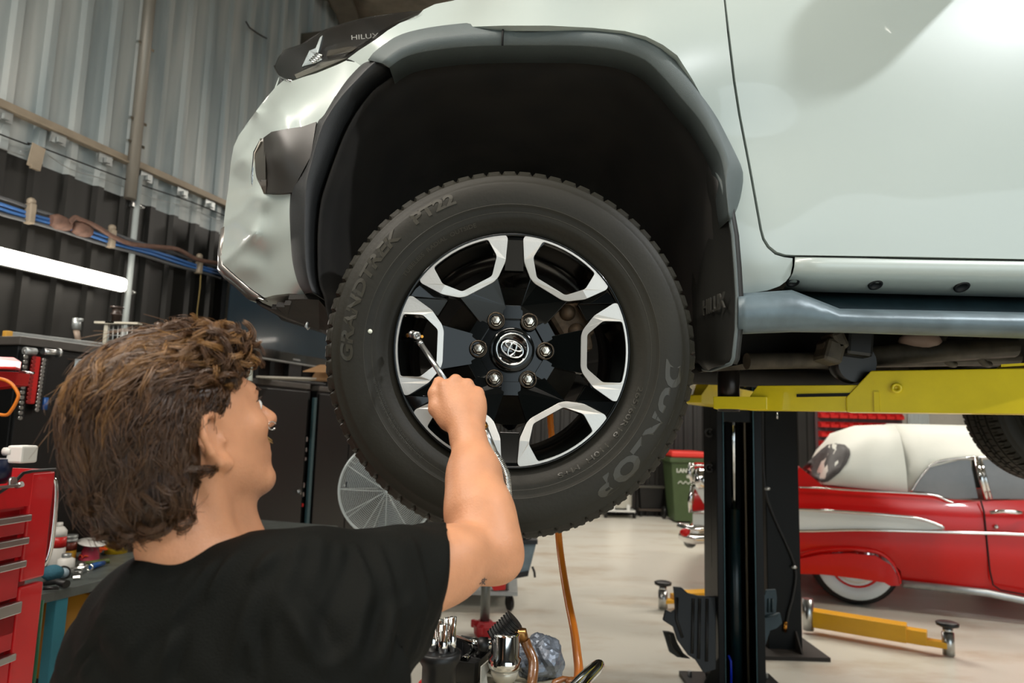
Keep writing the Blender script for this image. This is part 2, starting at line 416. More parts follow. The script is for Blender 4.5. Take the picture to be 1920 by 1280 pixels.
# ---------------------------------------------------------------- lights
def area(name, loc, rot, sx, sy, power, col=(1, 1, 1)):
    l = bpy.data.lights.new(name, 'AREA'); l.shape = 'RECTANGLE'; l.size = sx; l.size_y = sy; l.energy = power; l.color = col
    o = bpy.data.objects.new(name, l); COL.objects.link(o); o.location = loc; o.rotation_euler = rot; return o
M['lampon'] = mat('lit_ceiling_diffuser', 'fff2e0', .4, emis=9)
def batten(x, y, rz, power, col=(1, .93, .84), z=4.4, L=2.4):
    c = thing('unseen_batten', 'long white ceiling light batten hanging unseen on short wires', 'light', (x, y, z), group='ceiling battens', rz=rz)
    R = Matrix.Rotation(rz, 3, 'Z'); mb = MB(); mb.box((x, y, z+.05), (L, .2, .05), R, .01); mb.build('housing', M['galv'], c)
    mb = MB(); mb.box((x, y, z+.01), (L-.04, .16, .03), R, .01); mb.build('diffuser', M['lampon'], c)
    for s in (-1, 1):
        p = Vector((x, y, z+.07))+R @ Vector((s*L*.4, 0, 0)); mb = MB(); mb.cyl(p, (p.x, p.y, Hc), .004, seg=6); mb.build('hanger', M['galv'], c)
    area('lamp', (x, y, z-.03), (0, 0, rz), L, .16, power, col)

# the rest of the building, behind and beside the camera: rear wall with an assumed tall open roller door
w = MB(); w.box((-2.6, -6.05, Hc/2), (6.2, .1, Hc)); w.box((11.2, -6.05, Hc/2), (5.6, .1, Hc)); w.box((4.45, -6.05, 4.75), (8.0, .1, 1.0)); tag(w.build('wall_rear', M['wallblack']), kind='structure')
w = MB(); w.box((14.1, 2.8, Hc/2), (.1, 17.8, Hc)); tag(w.build('wall_side', M['pale_panel']), kind='structure')
# ---------------------------------------------------------------- silver pickup on the lift
M['paint'] = mat('pearl_silver_car_paint', 'adb7b2', .34, .0, coat=.55, spec=.5)
M['unpaint'] = mat('textured_grey_plastic', '555e5e', .5, bump=.25, bscale=900, var=.1)
M['unpaint2'] = mat('black_textured_plastic', '17191a', .5, bump=.2, bscale=700)
M['gloss'] = mat('gloss_black', '060708', .09, coat=1)
M['liner'] = mat('dusty_liner_plastic', '16130f', .85, var=.5, vscale=9)
M['under'] = mat('dusty_underbody', '1f1c18', .75, .2, var=.45, vscale=12)
M['underlt'] = mat('dusty_cast_metal', '4c463c', .6, .4, var=.35, vscale=25)
M['seal'] = mat('dark_shut_gap', '040404', .8)
truck = thing('pickup_truck', 'silver pickup truck raised on a lift, its front wheel hanging in a black wheel arch', 'truck', (.9, 2.35, 1.5))
def Z(px, py, Y): return at(px, py, Y)
# side sheet metal depth
dside = Depth([(700, 60, 1.44), (640, 130, 1.50), (900, 20, 1.435), (1200, 0, 1.43), (1360, 0, 1.43), (1360, 250, 1.422), (1400, 400, 1.425), (1440, 500, 1.43), (1390, 548, 1.452), (1480, 530, 1.446),
    (1700, 0, 1.432), (2100, 0, 1.435), (1700, 250, 1.42), (2100, 250, 1.42), (1700, 400, 1.421), (2100, 400, 1.422), (1700, 480, 1.428), (2100, 480, 1.43), (1000, -90, 1.49), (1500, -60, 1.445), (2200, -60, 1.447), (790, 20, 1.50), (880, -10, 1.55), (1150, -70, 1.6)])
dfront = Depth([(593, 228, 1.45), (680, 120, 1.46), (560, 237, 1.465), (510, 245, 1.50), (545, 365, 1.45), (545, 430, 1.45), (560, 530, 1.47), (571, 551, 1.49), (650, 112, 1.48), (600, 130, 1.53), (547, 151, 1.62), (523, 160, 1.72),
    (490, 195, 1.72), (470, 222, 1.73), (447, 255, 1.75), (433, 302, 1.75), (423, 386, 1.72), (413, 450, 1.70), (409, 500, 1.69), (500, 300, 1.53), (478, 365, 1.53), (494, 400, 1.52), (476, 440, 1.535), (450, 460, 1.61), (421, 488, 1.67), (470, 500, 1.575),
    (500, 480, 1.545), (456, 529, 1.66), (496, 556, 1.60), (530, 520, 1.52), (452, 300, 1.63), (460, 350, 1.625), (440, 400, 1.64), (480, 200, 1.62), (520, 200, 1.54)])
fender = [(652, 110), (672, 95), (703, 75), (727, 57), (750, 43), (766, 37), (784, 29), (794, 18), (815, 8), (850, 1), (885, -10), (1000, -38), (1150, -62), (1300, -66), (1351, -66), (1357, 0), (1364, 67), (1374, 151), (1384, 215), (1401, 302), (1409, 346),
    (1424, 430), (1429, 449), (1438, 464), (1453, 477), (1470, 482), (1486, 484), (1486, 497), (1482, 516), (1474, 527), (1462, 536), (1440, 544), (1410, 549), (1377, 553), (1372, 500), (1366, 440), (1362, 380), (1380, 343), (1375, 302), (1352, 255), (1325, 198), (1298, 148), (1270, 104), (1243, 84), (1211, 68), (1171, 58), (1111, 52), (1030, 48),
    (944, 48), (887, 50), (820, 58), (776, 68), (742, 82), (712, 106), (690, 128)]
panel('front_fender', fender, dside, M['paint'], truck, 16, .02)
door = [(1354, -66), (1361, 0), (1369, 67), (1379, 151), (1389, 215), (1406, 302), (1414, 346), (1429, 430), (1434, 447), (1443, 461), (1457, 472), (1473, 477), (1490, 478), (1700, 481), (1920, 485.5), (2330, 494), (2335, 250), (2330, -60), (2000, -62), (1600, -64)]
drd = panel('front_door', door, dside, M['paint'], truck, 22, .03)
# dark shut gap behind the seams
mb = MB(); gp = [(1356, -66), (1363, 67), (1377, 151), (1387, 215), (1404, 302), (1412, 346), (1427, 430), (1437, 462), (1455, 476), (1488, 481), (1920, 487), (2330, 495)]
pts = [at(x, y, dside(x, y)+.024) for x, y in gp]; mb.tube(pts, .012, 6); mb.build('door_seal', M['seal'], truck)
# sill: tapering rocker panel turning under, with rubber plugs
def strip(name, rows, m, thick=0, smooth=True, parent=truck, rng=None):
    """rows: list of polylines (pts as world vectors) skinned together"""
    mb = MB(); n = len(rows[0]); V = [p for r in rows for p in r]; F = []
    for i in range(len(rows)-1):
        for k in range(n-1): F.append((i*n+k, i*n+k+1, (i+1)*n+k+1, (i+1)*n+k))
    mb.add(V, F, smooth); return mb.build(name, m, parent, solid=thick)
def line(pl, dY): return [at(x, y, Y) for (x, y, Y) in pl]
def hrow(x0, y0, x1, y1, Y, n=14): return [at(x0+(x1-x0)*i/n, y0+(y1-y0)*i/n, Y) for i in range(n+1)]
strip('rocker_panel', [hrow(1490, 484, 2330, 498, 1.436), hrow(1490, 486, 2330, 500, 1.430), hrow(1489, 500, 2330, 514, 1.430), hrow(1486, 512, 2330, 527, 1.437), hrow(1480, 521, 2330, 539, 1.452), hrow(1474, 532, 2330, 553, 1.475), hrow(1468, 543, 2330, 566, 1.52), hrow(1466, 543, 2330, 560, 1.62)], M['paint'], .003)
for (x, y, r) in ((1486, 528, .014), (1641, 533, .015), (1803, 537, .016), (2010, 543, .016)):
    mb = MB(); c = at(x, y, 1.463); ax = Vector((0, -.55, -.83)); mb.lathe([(r, -.002), (r, .003), (r*.7, .004), (r*.6, .001), (0, .001)], c, ax, 18); mb.build('rubber_plug', M['black_plastic'], truck)
# mounting face below the sill, then side step with flared front end
strip('sill_underside', [hrow(1460, 545, 2330, 563, 1.60), hrow(1550, 572, 2330, 590, 1.575), hrow(1560, 596, 2330, 608, 1.57)], mat('blue_grey_underseal', '2d4247', .6, var=.2, vscale=20), .004)
M['step'] = mat('grey_blue_side_step', '56646a', .42, .2, var=.25, vscale=14, bump=.05)
def srow(f): return [at(*f(i/16)) for i in range(17)]
def sx(t): return 1384+(2340-1384)*t**1.5
def top(x): return 566-18*max(0, 1-abs(x-1480)/100)**1 if x < 1490 else (548+34*min(1, (x-1484)/90) if x < 1574 else 582+(x-1574)*.021)
rowsx = [1384, 1400, 1425, 1455, 1484, 1510, 1540, 1574, 1620, 1700, 1800, 1920, 2060, 2200, 2335]
def rr(fy, Yf): return [at(x, fy(x), Yf(x)) for x in rowsx]
yt = lambda x: np.interp(x, [1384, 1425, 1484, 1574, 1920, 2335], [553, 550, 546, 581, 588, 598])
yb = lambda x: np.interp(x, [1384, 1484, 1574, 1920, 2335], [624, 620, 621, 632, 646])
strip('side_step', [rr(lambda x: yt(x)+2, lambda x: 1.56), rr(yt, lambda x: 1.42), rr(lambda x: yt(x)+8, lambda x: 1.385), rr(lambda x: yt(x)*.45+yb(x)*.55, lambda x: 1.378), rr(lambda x: yb(x)-12, lambda x: 1.39), rr(lambda x: yb(x)-3, lambda x: 1.41), rr(yb, lambda x: 1.45), rr(lambda x: yb(x)-2, lambda x: 1.60)], M['step'], .003)

# ---- flares
dfl = lambda px, py: 1.40
def arch(name, outer, crease, inner, m, Yo, Yc, Yi, ret=.05):
    rows = []
    n = 60
    def rs(pl):
        P = [Vector((a, b, 0)) for a, b in pl]; P = smoothline(P, 6); L = [0]
        for i in range(1, len(P)): L.append(L[-1]+(P[i]-P[i-1]).length)
        out = []
        for k in range(n+1):
            s = L[-1]*k/n; j = 0
            while j < len(L)-2 and L[j+1] < s: j += 1
            t = (s-L[j])/(L[j+1]-L[j]+1e-9); out.append(P[j].lerp(P[j+1], t))
        return out
    O, C, I = rs(outer), rs(crease), rs(inner)
    f = lambda P, Y: [at(p.x, p.y, Y(k/n) if callable(Y) else Y) for k, p in enumerate(P)]
    Ya = lambda k: (Yo(k) if callable(Yo) else Yo); 
    rows = [f(O, lambda k: Ya(k)+.02), f(O, Yo), f([o.lerp(c, .12) for o, c in zip(O, C)], lambda k: Ya(k)-.012), f([o.lerp(c, .94) for o, c in zip(O, C)], lambda k: (Yc(k) if callable(Yc) else Yc)+.001), f([c.lerp(i, .06) for c, i in zip(C, I)], Yc), f([c.lerp(i, .92) for c, i in zip(C, I)], Yi)]
    last = f(I, lambda k: (Yi(k) if callable(Yi) else Yi)+.006); rows.append(last)
    rows.append([p+Vector((0, ret, 0)) for p in last])
    return strip(name, rows, m, .002)
fo = [(690, 112), (702, 97), (736, 72), (769, 59), (820, 49), (887, 42), (944, 40), (1040, 38), (1121, 43), (1181, 49), (1221, 59), (1255, 77), (1282, 104), (1309, 148), (1336, 198), (1363, 255), (1386, 302), (1393, 322), (1393, 343), (1386, 380), (1371, 417)]
fc = [(716, 118), (724, 108), (748, 91), (775, 80), (803, 72), (860, 65), (904, 62), (1040, 60), (1121, 64), (1188, 71), (1228, 87), (1262, 121), (1289, 151), (1322, 202), (1349, 255), (1366, 302), (1364, 320), (1361, 335), (1364, 380), (1369, 412)]
fi = [(731, 127), (745, 116), (769, 104), (820, 94), (904, 87), (1040, 86), (1104, 88), (1154, 94), (1188, 104), (1215, 118), (1248, 151), (1282, 191), (1309, 222), (1332, 259), (1351, 296), (1358, 333), (1362, 372), (1368, 410)]
arch('wheel_arch_flare', fo, fc, fi, M['unpaint'], 1.425, 1.372, 1.376, .07)
# front piece of the flare sits on the bumper, wider face turned inwards
po = [(704, 113), (682, 118), (652, 148), (628, 181), (608, 215), (594, 232), (577, 300), (549, 345), (545, 361), (543, 400), (546, 466), (550, 499), (559, 531), (571, 551)]
pc = [(705, 113), (690, 127), (668, 150), (640, 180), (615, 215), (600, 245), (584, 300), (574, 345), (572, 400), (572, 466), (575, 505), (580, 530), (586, 548)]
pi_ = [(733, 130), (712, 145), (692, 161), (662, 200), (640, 240), (622, 285), (606, 330), (594, 370), (588, 420), (587, 470), (588, 510), (592, 535), (600, 556)]
arch('bumper_arch_trim', po, pc, pi_, M['unpaint2'], 1.45, 1.395, 1.43, .06)
# small seam in the flare top
mb = MB(); mb.tube([at(944, 41, 1.408), at(943, 60, 1.366), at(942, 85, 1.37)], .0022, 6); mb.build('flare_seam', M['seal'], truck)

# ---- bumper shell (facetted), with its wrap to the front of the truck
bump = [(650, 113), (633, 121), (594, 137), (570, 144), (547, 152), (536, 147), (515, 165), (490, 195), (470, 222), (447, 255), (438, 275), (433, 302), (428, 353), (423, 386), (419, 424), (414, 450), (413, 480), (417, 494), (435, 510), (456, 529), (476, 545), (496, 558), (515, 553), (542, 550), (571, 552), (559, 531), (550, 499), (546, 466), (543, 400), (545, 363), (575, 335), (580, 290), (598, 238), (596, 228), (608, 215), (628, 181), (652, 148), (682, 118)]
creaser = [(421, 488, 475, 438), (475, 438, 497, 380)]
def dbump(px, py):
    Y = dfront(px, py)
    # scooped lower corner under the bright ridge line and the tall fog lamp recess
    def ridge(x0, y0, x1, y1, w, h):
        dx, dy = x1-x0, y1-y0; t = max(0, min(1, ((px-x0)*dx+(py-y0)*dy)/(dx*dx+dy*dy))); d = math.hypot(px-x0-dx*t, py-y0-dy*t); return -h*math.exp(-(d/w)**2)
    Y += ridge(421, 488, 475, 440, 9, .012)+ridge(475, 440, 497, 372, 10, .010)+ridge(440, 315, 480, 258, 7, .014)+ridge(424, 420, 480, 370, 9, .006)
    def pit(cx, cy, w, h, d): return d*math.exp(-((px-cx)/w)**2-((py-cy)/h)**2)
    Y += pit(462, 300, 16, 30, .008)+pit(475, 485, 30, 28, .012)+pit(520, 430, 22, 50, .004)
    return Y
panel('front_bumper', bump, dbump, M['paint'], truck, 7, .02)
wrapl = [(523, 143), (515, 165), (490, 195), (470, 222), (447, 255), (438, 275), (433, 302), (428, 353), (423, 386), (419, 424), (414, 450), (413, 480), (417, 494)]
rows = []
for t, dx, dy, dz in ((0, 0, 0, 0), (.1, -.012, .03, 0), (.3, -.022, .12, 0), (.6, -.02, .28, 0), (1, .03, .75, .0)):
    rows.append([at(x, y, dfront(x, y)+.002)+Vector((dx, dy, dz)) for x, y in wrapl])
strip('front_fascia', rows, M['paint'], .004)
# chrome-like lower lip
lip_o = [(415, 437), (409, 475), (407.5, 507), (420, 522), (437, 535), (455, 552), (466, 562), (476, 564)]
lip_i = [(421, 424), (415, 470), (417, 496), (430, 508), (447, 523), (466, 540), (482, 552), (494, 560)]
ro = [at(x, y, 1.73) for x, y in lip_o]; ri = [at(x, y, dfront(x, y)-.004) for x, y in lip_i]
strip('bumper_lip', [[p+Vector((.02, .25, .01)) for p in ro], ro, [a.lerp(b, .5)+Vector((0, -.012, 0)) for a, b in zip(ro, ri)], ri, [p+Vector((0, .03, 0)) for p in ri]], mat('lip_grey', '8a8580', .25, .6, coat=.5), .002)
# white underside + jagged black tray
def flat(name, pl, m, parent=truck, vec=(0, .01, .0), bev=0):
    mb = MB(); mb.prism([at(*p) for p in pl], vec); return mb.build(name, m, parent, bev=bev)
flat('bumper_underside', [(456, 530, 1.665), (496, 557, 1.60), (542, 549, 1.53), (574, 552, 1.5), (592, 560, 1.62), (621, 624, 2.1), (582, 611, 2.05), (531, 589, 1.95), (490, 571, 1.8), (466, 562, 1.735)], M['paint'], vec=(0, .004, .012))
flat('splash_shield', [(543, 552, 1.50), (549, 556, 1.51), (546, 563, 1.53), (535, 563, 1.54), (536, 567, 1.56), (520, 566, 1.57), (521, 571, 1.60), (511, 570, 1.62), (540, 588, 1.85), (600, 612, 2.05), (640, 640, 1.9), (640, 600, 1.6), (600, 553, 1.46), (572, 551, 1.46)], M['under'], vec=(0, -.006, -.012))
mb = MB(); mb.tube([at(486, 566, 1.74), at(540, 592, 1.93), at(582, 608, 2.0)], [.008, .014, .01], 10); mb.build('skid_tube', mat('dark_pipe', '2a2422', .3, .5), truck)
mb = MB(); mb.tube([at(578, 604, 1.5), at(574, 612, 1.5), at(579, 616, 1.5)], .004, 8); mb.build('tow_hook', M['galv'], truck)
# black corner trim box with chrome reflector on its side
flat_pts = [(593, 228, 1.442), (568, 237, 1.446), (534, 242, 1.455), (509, 247, 1.470), (494, 258, 1.487), (497, 361, 1.487), (520, 361, 1.46), (548, 361, 1.44), (560, 335, 1.43), (583, 292, 1.425)]
dtr = Depth([(593, 228, 1.442), (534, 242, 1.447), (505, 250, 1.464), (490, 262, 1.50), (494, 361, 1.487), (548, 361, 1.44), (583, 292, 1.425), (540, 300, 1.43), (515, 300, 1.446), (500, 300, 1.47), (479, 300, 1.56)])
panel('bumper_corner_trim', [(x, y) for x, y, _ in flat_pts], dtr, mat('satin_black_trim', '2b2824', .42), truck, 9, .07)
dtr2 = Depth([(509, 247, 1.470), (494, 258, 1.487), (497, 361, 1.487), (486, 265, 1.55), (476, 336, 1.575), (480, 370, 1.56), (490, 300, 1.51)])
panel('trim_side_face', [(509, 247), (486, 265), (479, 279), (476, 336), (477, 345), (498, 338), (497, 258)], dtr2, mat('satin_trim_side', '4a463e', .3, .3), truck, 8, .03)
panel('fog_light_bezel', [(476, 337), (478, 372), (499, 361), (499, 337)], dtr2, mat('brownish_lens', '7a6a5e', .2, .6, coat=1), truck, 8, .03)
mb = MB(); mb.tube([at(x, y, dtr2(x, y)-.006) for x, y in ((490, 262), (478, 285), (474, 330), (476, 371))], .004, 8); mb.build('chrome_strip', M['chrome'], truck)

# ---- headlamp: black housing, chrome reflectors, clear cover
dhl = Depth([(523, 143, 1.74), (515, 123, 1.80), (532, 93, 1.85), (587, 68, 1.80), (648, 42, 1.72), (734, 25, 1.60), (794, 20, 1.50), (766, 37, 1.46), (703, 75, 1.46), (650, 112, 1.49), (594, 136, 1.53), (547, 151, 1.62), (640, 85, 1.55), (700, 50, 1.53), (580, 110, 1.63)])
hl = [(515, 123), (521, 108), (532, 93), (548, 88), (566, 82), (587, 68), (609, 55), (648, 42), (687, 32), (734, 25), (770, 21), (794, 20), (792, 26), (766, 37), (750, 43), (727, 57), (703, 75), (672, 95), (650, 112), (633, 120), (594, 136), (570, 143), (547, 151), (536, 147), (523, 145)]
head = panel('headlight', hl, lambda x, y: dhl(x, y)+.035, mat('headlight_black_housing', '0b0b0b', .3), truck, 10, .05)
M['clear'] = mat('clear_cover', 'f4f8f8', .08, trans=1, alpha=.22, spec=.4)
panel('headlight_lens', hl, dhl, M['clear'], head, 10, .006)
flat('reflector', [(566, 125, 1.63), (580, 95, 1.64), (592, 90, 1.63), (600, 70, 1.64), (605, 66, 1.64), (596, 100, 1.62), (604, 112, 1.60), (590, 119, 1.60), (575, 122, 1.61)], mat('bright_lamp_reflector', 'aeb9bb', .2, .8), head)
for k in range(5):
    mb = MB(); mb.tube([at(581+k*3, 113-k*3.2, 1.585), at(589+k*4, 118-k*3.2, 1.575)], .0025, 6); mb.build('led_fin', M['chrome'], head)
flat('lamp_shelf', [(552, 140, 1.64), (600, 118, 1.58), (640, 110, 1.53), (652, 108, 1.51), (600, 130, 1.54), (556, 147, 1.60)], mat('lamp_shelf', '5b5a52', .4), head)
flat('lamp_band', [(615, 95, 1.60), (680, 82, 1.53), (660, 96, 1.52), (612, 106, 1.575)], mat('lamp_band', '37342c', .35), head)
V, F = text_mesh('HILUX', .017, .001, 1.35)
c0 = at(684, 69, 1.508); R = Matrix.Rotation(-.12, 3, 'Y') @ Matrix.Rotation(PI/2, 3, 'X')
mb = MB(); mb.add([c0+R @ v for v in V], F); mb.build('headlight_lettering', mat('faint_silver_print', '84847e', .5), head)
mb = MB(); mb.tube([at(x, y, dhl(x, y)-.001) for x, y in ((514, 124), (523, 142), (536, 149), (547, 152))], .0025, 6); mb.build('lamp_edge', M['chrome'], head)
# seam between bumper and fender
mb = MB(); mb.tube([at(x, y, 1.478-(x-650)*.0005) for x, y in ((650, 112), (658, 114), (665, 117), (672, 122))], .0018, 6); mb.build('panel_seam', M['seal'], truck)

# ---- wheel arch liner: a deep dished shell around the wheel
op = [(x, y) for x, y in pi_[::-1]]+[(x, y) for x, y in fi[2:]]+[(1374, 470), (1378, 545), (1380, 600)]
WC = Vector((at(957, 653, 1.39).x, 1.505, at(957, 653, 1.39).z))
P = smoothline([Vector((*p, 0)) for p in [(625, 640), (606, 590)]+op], 3)
rows = []
def ringr(Y, s, cx=0): 
    out = []
    for p in P:
        w_ = at(p.x, p.y, 1.43); d = Vector((w_.x-WC.x, 0, w_.z-WC.z)); out.append(Vector((WC.x+d.x*s, Y, WC.z+d.z*s)))
    return out
lin = strip('wheel_arch_liner', [ringr(1.44, .985), ringr(1.47, .99), ringr(1.49, .965), ringr(1.55, .955), ringr(1.75, .93), ringr(1.98, .90), ringr(2.05, .8), ringr(2.06, .45), ringr(2.06, .05)], M['liner'], .004)
# little light holes are screws: bright clips in the liner
for (x, y, s) in ((938, 225, .006), (1061, 226, .005), (1014, 241, .004), (939, 266, .004)):
    mb = MB(); mb.sphere(at(x, y, 1.93), s, 8, 6); mb.build('liner_clip', mat('white_clip', 'f0f0ea', .4), lin)
# suspension seen in the dark: strut, arm, spring
mb = MB(); q = WC+Vector((0, .42, .0)); mb.cyl(q+Vector((.02, 0, -.02)), q+Vector((.05, .06, .55)), .035); mb.build('damper', M['under'], truck)
mb = MB(); pts = [q+Vector((.03+.005*t/60+.065*math.cos(t*.6), .02+.065*math.sin(t*.6), .12+.0055*t)) for t in range(64)]; mb.tube(pts, .009, 8); mb.build('coil_spring', M['under'], truck)
mb = MB(); mb.tube([q+Vector((-.25, .4, -.03)), q+Vector((-.05, 0, -.14)), q+Vector((0, -.1, -.14)), q+Vector((.25, .4, -.03))], .03, 10); mb.tube([q+Vector((-.14, .38, .2)), q+Vector((0, -.05, .17)), q+Vector((.16, .38, .2))], .022, 10); mb.build('control_arm', M['under'], truck)

# ---- mud flap
FX = .455
fl_o = [(1335, 303, 1.47), (1352, 342, 1.405), (1365, 390, 1.405), (1374, 442, 1.40), (1379, 503, 1.40), (1382, 555, 1.40), (1381, 617, 1.40), (1375, 672, 1.405), (1370, 682, 1.41)]
fl_i = [(1331, 303, 1.49), (1318, 330, 1.55), (1309, 380, 1.60), (1304, 440, 1.63), (1301, 503, 1.64), (1300, 555, 1.64), (1303, 617, 1.63), (1307, 675, 1.62), (1325, 694, 1.58)]
A = [at(*p) for p in fl_o]; B = [at(*p) for p in fl_i]
rows = [[p+Vector((.012, .0, 0)) for p in A], A]+[[a.lerp(b, t)+Vector((-.02*math.sin(PI*t)*.6+.006, 0, 0)) for a, b in zip(A, B)] for t in (.07, .12, .3, .5, .7, .9)]+[B]
M['flap'] = mat('scuffed_rubber', '1c1c19', .55, var=.5, vscale=6, stretch=(1, 1, .25))
flap = strip('mud_flap', rows, M['flap'], .004)
mb = MB(); mb.tube([p+Vector((-.001, -.003, 0)) for p in A]+[at(1334, 694, 1.56), at(1318, 692, 1.60)], .004, 8); mb.build('flap_rim', M['unpaint'], flap)
V, F = text_mesh('HILUX', .05, .004, .85)
mb = MB(); ex = (at(1376, 556, 1.41)-at(1312, 582, 1.62)).normalized(); ez = Vector((0, 0, 1)); c0 = at(1349, 572, 1.485)+Vector((-.014, 0, 0)); nn = ex.cross(ez).normalized()
# lettering reads outwards-in on the flap face
mb.add([c0+ez*v.x*0+(-ex)*(-v.x*1.1)+ez*v.y*1.0+nn*v.z for v in V], F); mb.build('flap_lettering', mat('rubber_letters', '3a3934', .5), flap)

# ---- underbody and frame
mb = MB(); a = at(1300, 700, 1.86); b = Vector((3.3, 1.9, 1.66))
mb.box((1.9, 1.93, 1.665), (2.9, .07, .11)); mb.box((1.9, 3.0, 1.665), (2.9, .07, .11)); mb.build('chassis_rail', M['under'], truck, bev=.008)
mb = MB(); mb.box((1.95, 2.45, 1.80), (2.9, 1.75, .06)); mb.build('floor_pan', M['under'], truck)
mb = MB(); mb.box((-.05, 2.6, 1.98), (1.0, 1.0, .3)); mb.box((.15, 2.55, 1.72), (.6, .6, .35)); mb.build('engine_block', M['under'], truck, bev=.03)
for X in (.75, 1.5, 2.3):
    mb = MB(); mb.box((X, 2.47, 1.66), (.09, 1.05, .06)); mb.build('cross_member', M['under'], truck, bev=.008)
mb = MB(); pts = [(.5, 2.3, 1.60), (.9, 2.25, 1.585), (1.4, 2.25, 1.58), (2.6, 2.3, 1.60)]; mb.tube(smoothline(pts, 6), .035, 12); mb.tube([(1.35, 2.25, 1.58), (1.4, 2.25, 1.58), (1.9, 2.25, 1.58), (1.95, 2.26, 1.58)], [.035, .075, .075, .035], 14); mb.build('exhaust_pipe', M['under'], truck)
mb = MB(); mb.cyl((.9, 2.55, 1.64), (2.6, 2.5, 1.63), .032, seg=14); mb.cyl((1.4, 2.53, 1.64), (1.5, 2.53, 1.64), .045); mb.build('drive_shaft', M['underlt'], truck)
mb = MB()
mb.box(at(1555, 660, 1.72), (.05, .07, .06), Matrix.Rotation(.3, 3, 'Y'), .01); mb.box(at(1565, 640, 1.72), (.035, .07, .05), Matrix.Rotation(-.4, 3, 'Y'), .01); mb.box(at(1548, 652, 1.72), (.03, .05, .03), None, .006)
mb.build('body_mount', M['underlt'], truck)
mb = MB(); mb.box(at(1600, 645, 1.75), (.07, .08, .07), Matrix.Rotation(.1, 3, 'Y'), .01); mb.lathe([(.05, -.03), (.055, 0), (.05, .03)], at(1597, 680, 1.78), (0, 1, 0.1), 20); mb.build('bump_stop', M['black_plastic'], truck)
mb = MB(); a = at(1312, 703, 1.95); mb.prism([at(1310, 698, 1.9), at(1470, 668, 1.8), at(1570, 664, 1.8), at(1600, 690, 1.85), at(1450, 690, 1.9)], (0, .03, .012)); mb.build('lower_bracket', M['underlt'], truck, bev=.003)
mb = MB(); mb.cyl(at(1400, 677, 1.78), at(1905, 670, 1.9), .022, seg=12); mb.cyl(at(1625, 668, 1.8), at(1900, 650, 1.8), .028, seg=12); mb.build('fuel_line', M['underlt'], truck)
mb = MB(); mb.sphere(at(1725, 640, 1.8), .035, 14, 8, (1.6, 1, .8)); mb.build('plastic_grommet', mat('pale_plastic', 'a98f80', .5), truck)
for x in (1785, 1850): 
    mb = MB(); c0 = at(x, 652, 1.82); mb.tube([c0+Vector((.04*math.cos(t), 0.02*math.cos(t), .045*math.sin(t))) for t in [i*.35 for i in range(4, 15)]], .009, 8); mb.build('pipe_hanger', M['underlt'], truck)
# cab, bonnet and the far side so the truck is whole
plan = [(-.60, 1.72), (-.66, 1.80), (-.74, 1.98), (-.82, 2.38), (-.74, 2.8), (-.60, 3.05), (-.3, 3.24), (3.3, 3.26), (3.3, 3.2), (.5, 3.2), (.5, 1.58), (3.3, 1.58), (3.3, 1.53), (-.25, 1.56)]
mb = MB(); mb.prism([Vector((x, y, 2.08)) for x, y in [(-.40, 2.12), (-.62, 2.2), (-.70, 2.38), (-.62, 2.8), (-.3, 3.2), (.5, 3.24), (3.3, 3.26), (3.3, 1.53), (.62, 1.53), (.62, 2.12)]], (0, 0, .22)); mb.build('body_shell', M['paint'], truck, bev=.05)
mb = MB(); mb.prism([Vector((x, y, 1.74)) for x, y in plan[:7]+[(-.3, 2.9), (-.45, 1.95)]], (0, 0, .36)); mb.build('front_end', M['unpaint2'], truck, bev=.03)
mb = MB(); mb.prism([Vector((x, y, 2.30)) for x, y in [(-.20, 1.70), (-.5, 2.0), (-.55, 2.38), (-.5, 2.8), (-.2, 3.15), (.65, 3.2), (.65, 1.56), (.1, 1.6)]], (0, 0, .09)); mb.build('bonnet', M['paint'], truck, bev=.04)
mb = MB(); mb.prism([Vector((x, 1.62, z)) for x, z in [(.65, 2.38), (1.25, 2.93), (2.75, 2.95), (3.2, 2.38)]], (0, 1.5, 0)); mb.build('cab_roof', M['paint'], truck, bev=.06)
mb = MB(); mb.prism([Vector((x, 1.60, z)) for x, z in [(.85, 2.42), (1.30, 2.86), (1.85, 2.87), (1.85, 2.42)]], (0, .03, 0)); mb.prism([Vector((x, 1.60, z)) for x, z in [(1.92, 2.42), (1.92, 2.87), (2.7, 2.87), (3.0, 2.42)]], (0, .03, 0)); mb.build('side_window', mat('tinted_glass', '0c1011', .05, coat=1), truck)
mb = MB(); mb.box((1.06, 1.27, 2.585), (.15, .25, .18), Matrix.Rotation(.15, 3, 'Z'), .05); mb.cyl((1.08, 1.36, 2.52), (1.1, 1.5, 2.46), .02); mb.build('door_mirror', M['gloss'], truck)

# ---- wheel
WR = .2435
wheel = bpy.data.objects.new('front_wheel', None); COL.objects.link(wheel)
wheel.matrix_basis = Matrix.Translation((WC.x, 1.505, WC.z)) @ Matrix.Rotation(math.radians(2.2), 4, 'Z') @ Matrix.Rotation(math.radians(0), 4, 'X')
par(wheel, truck)
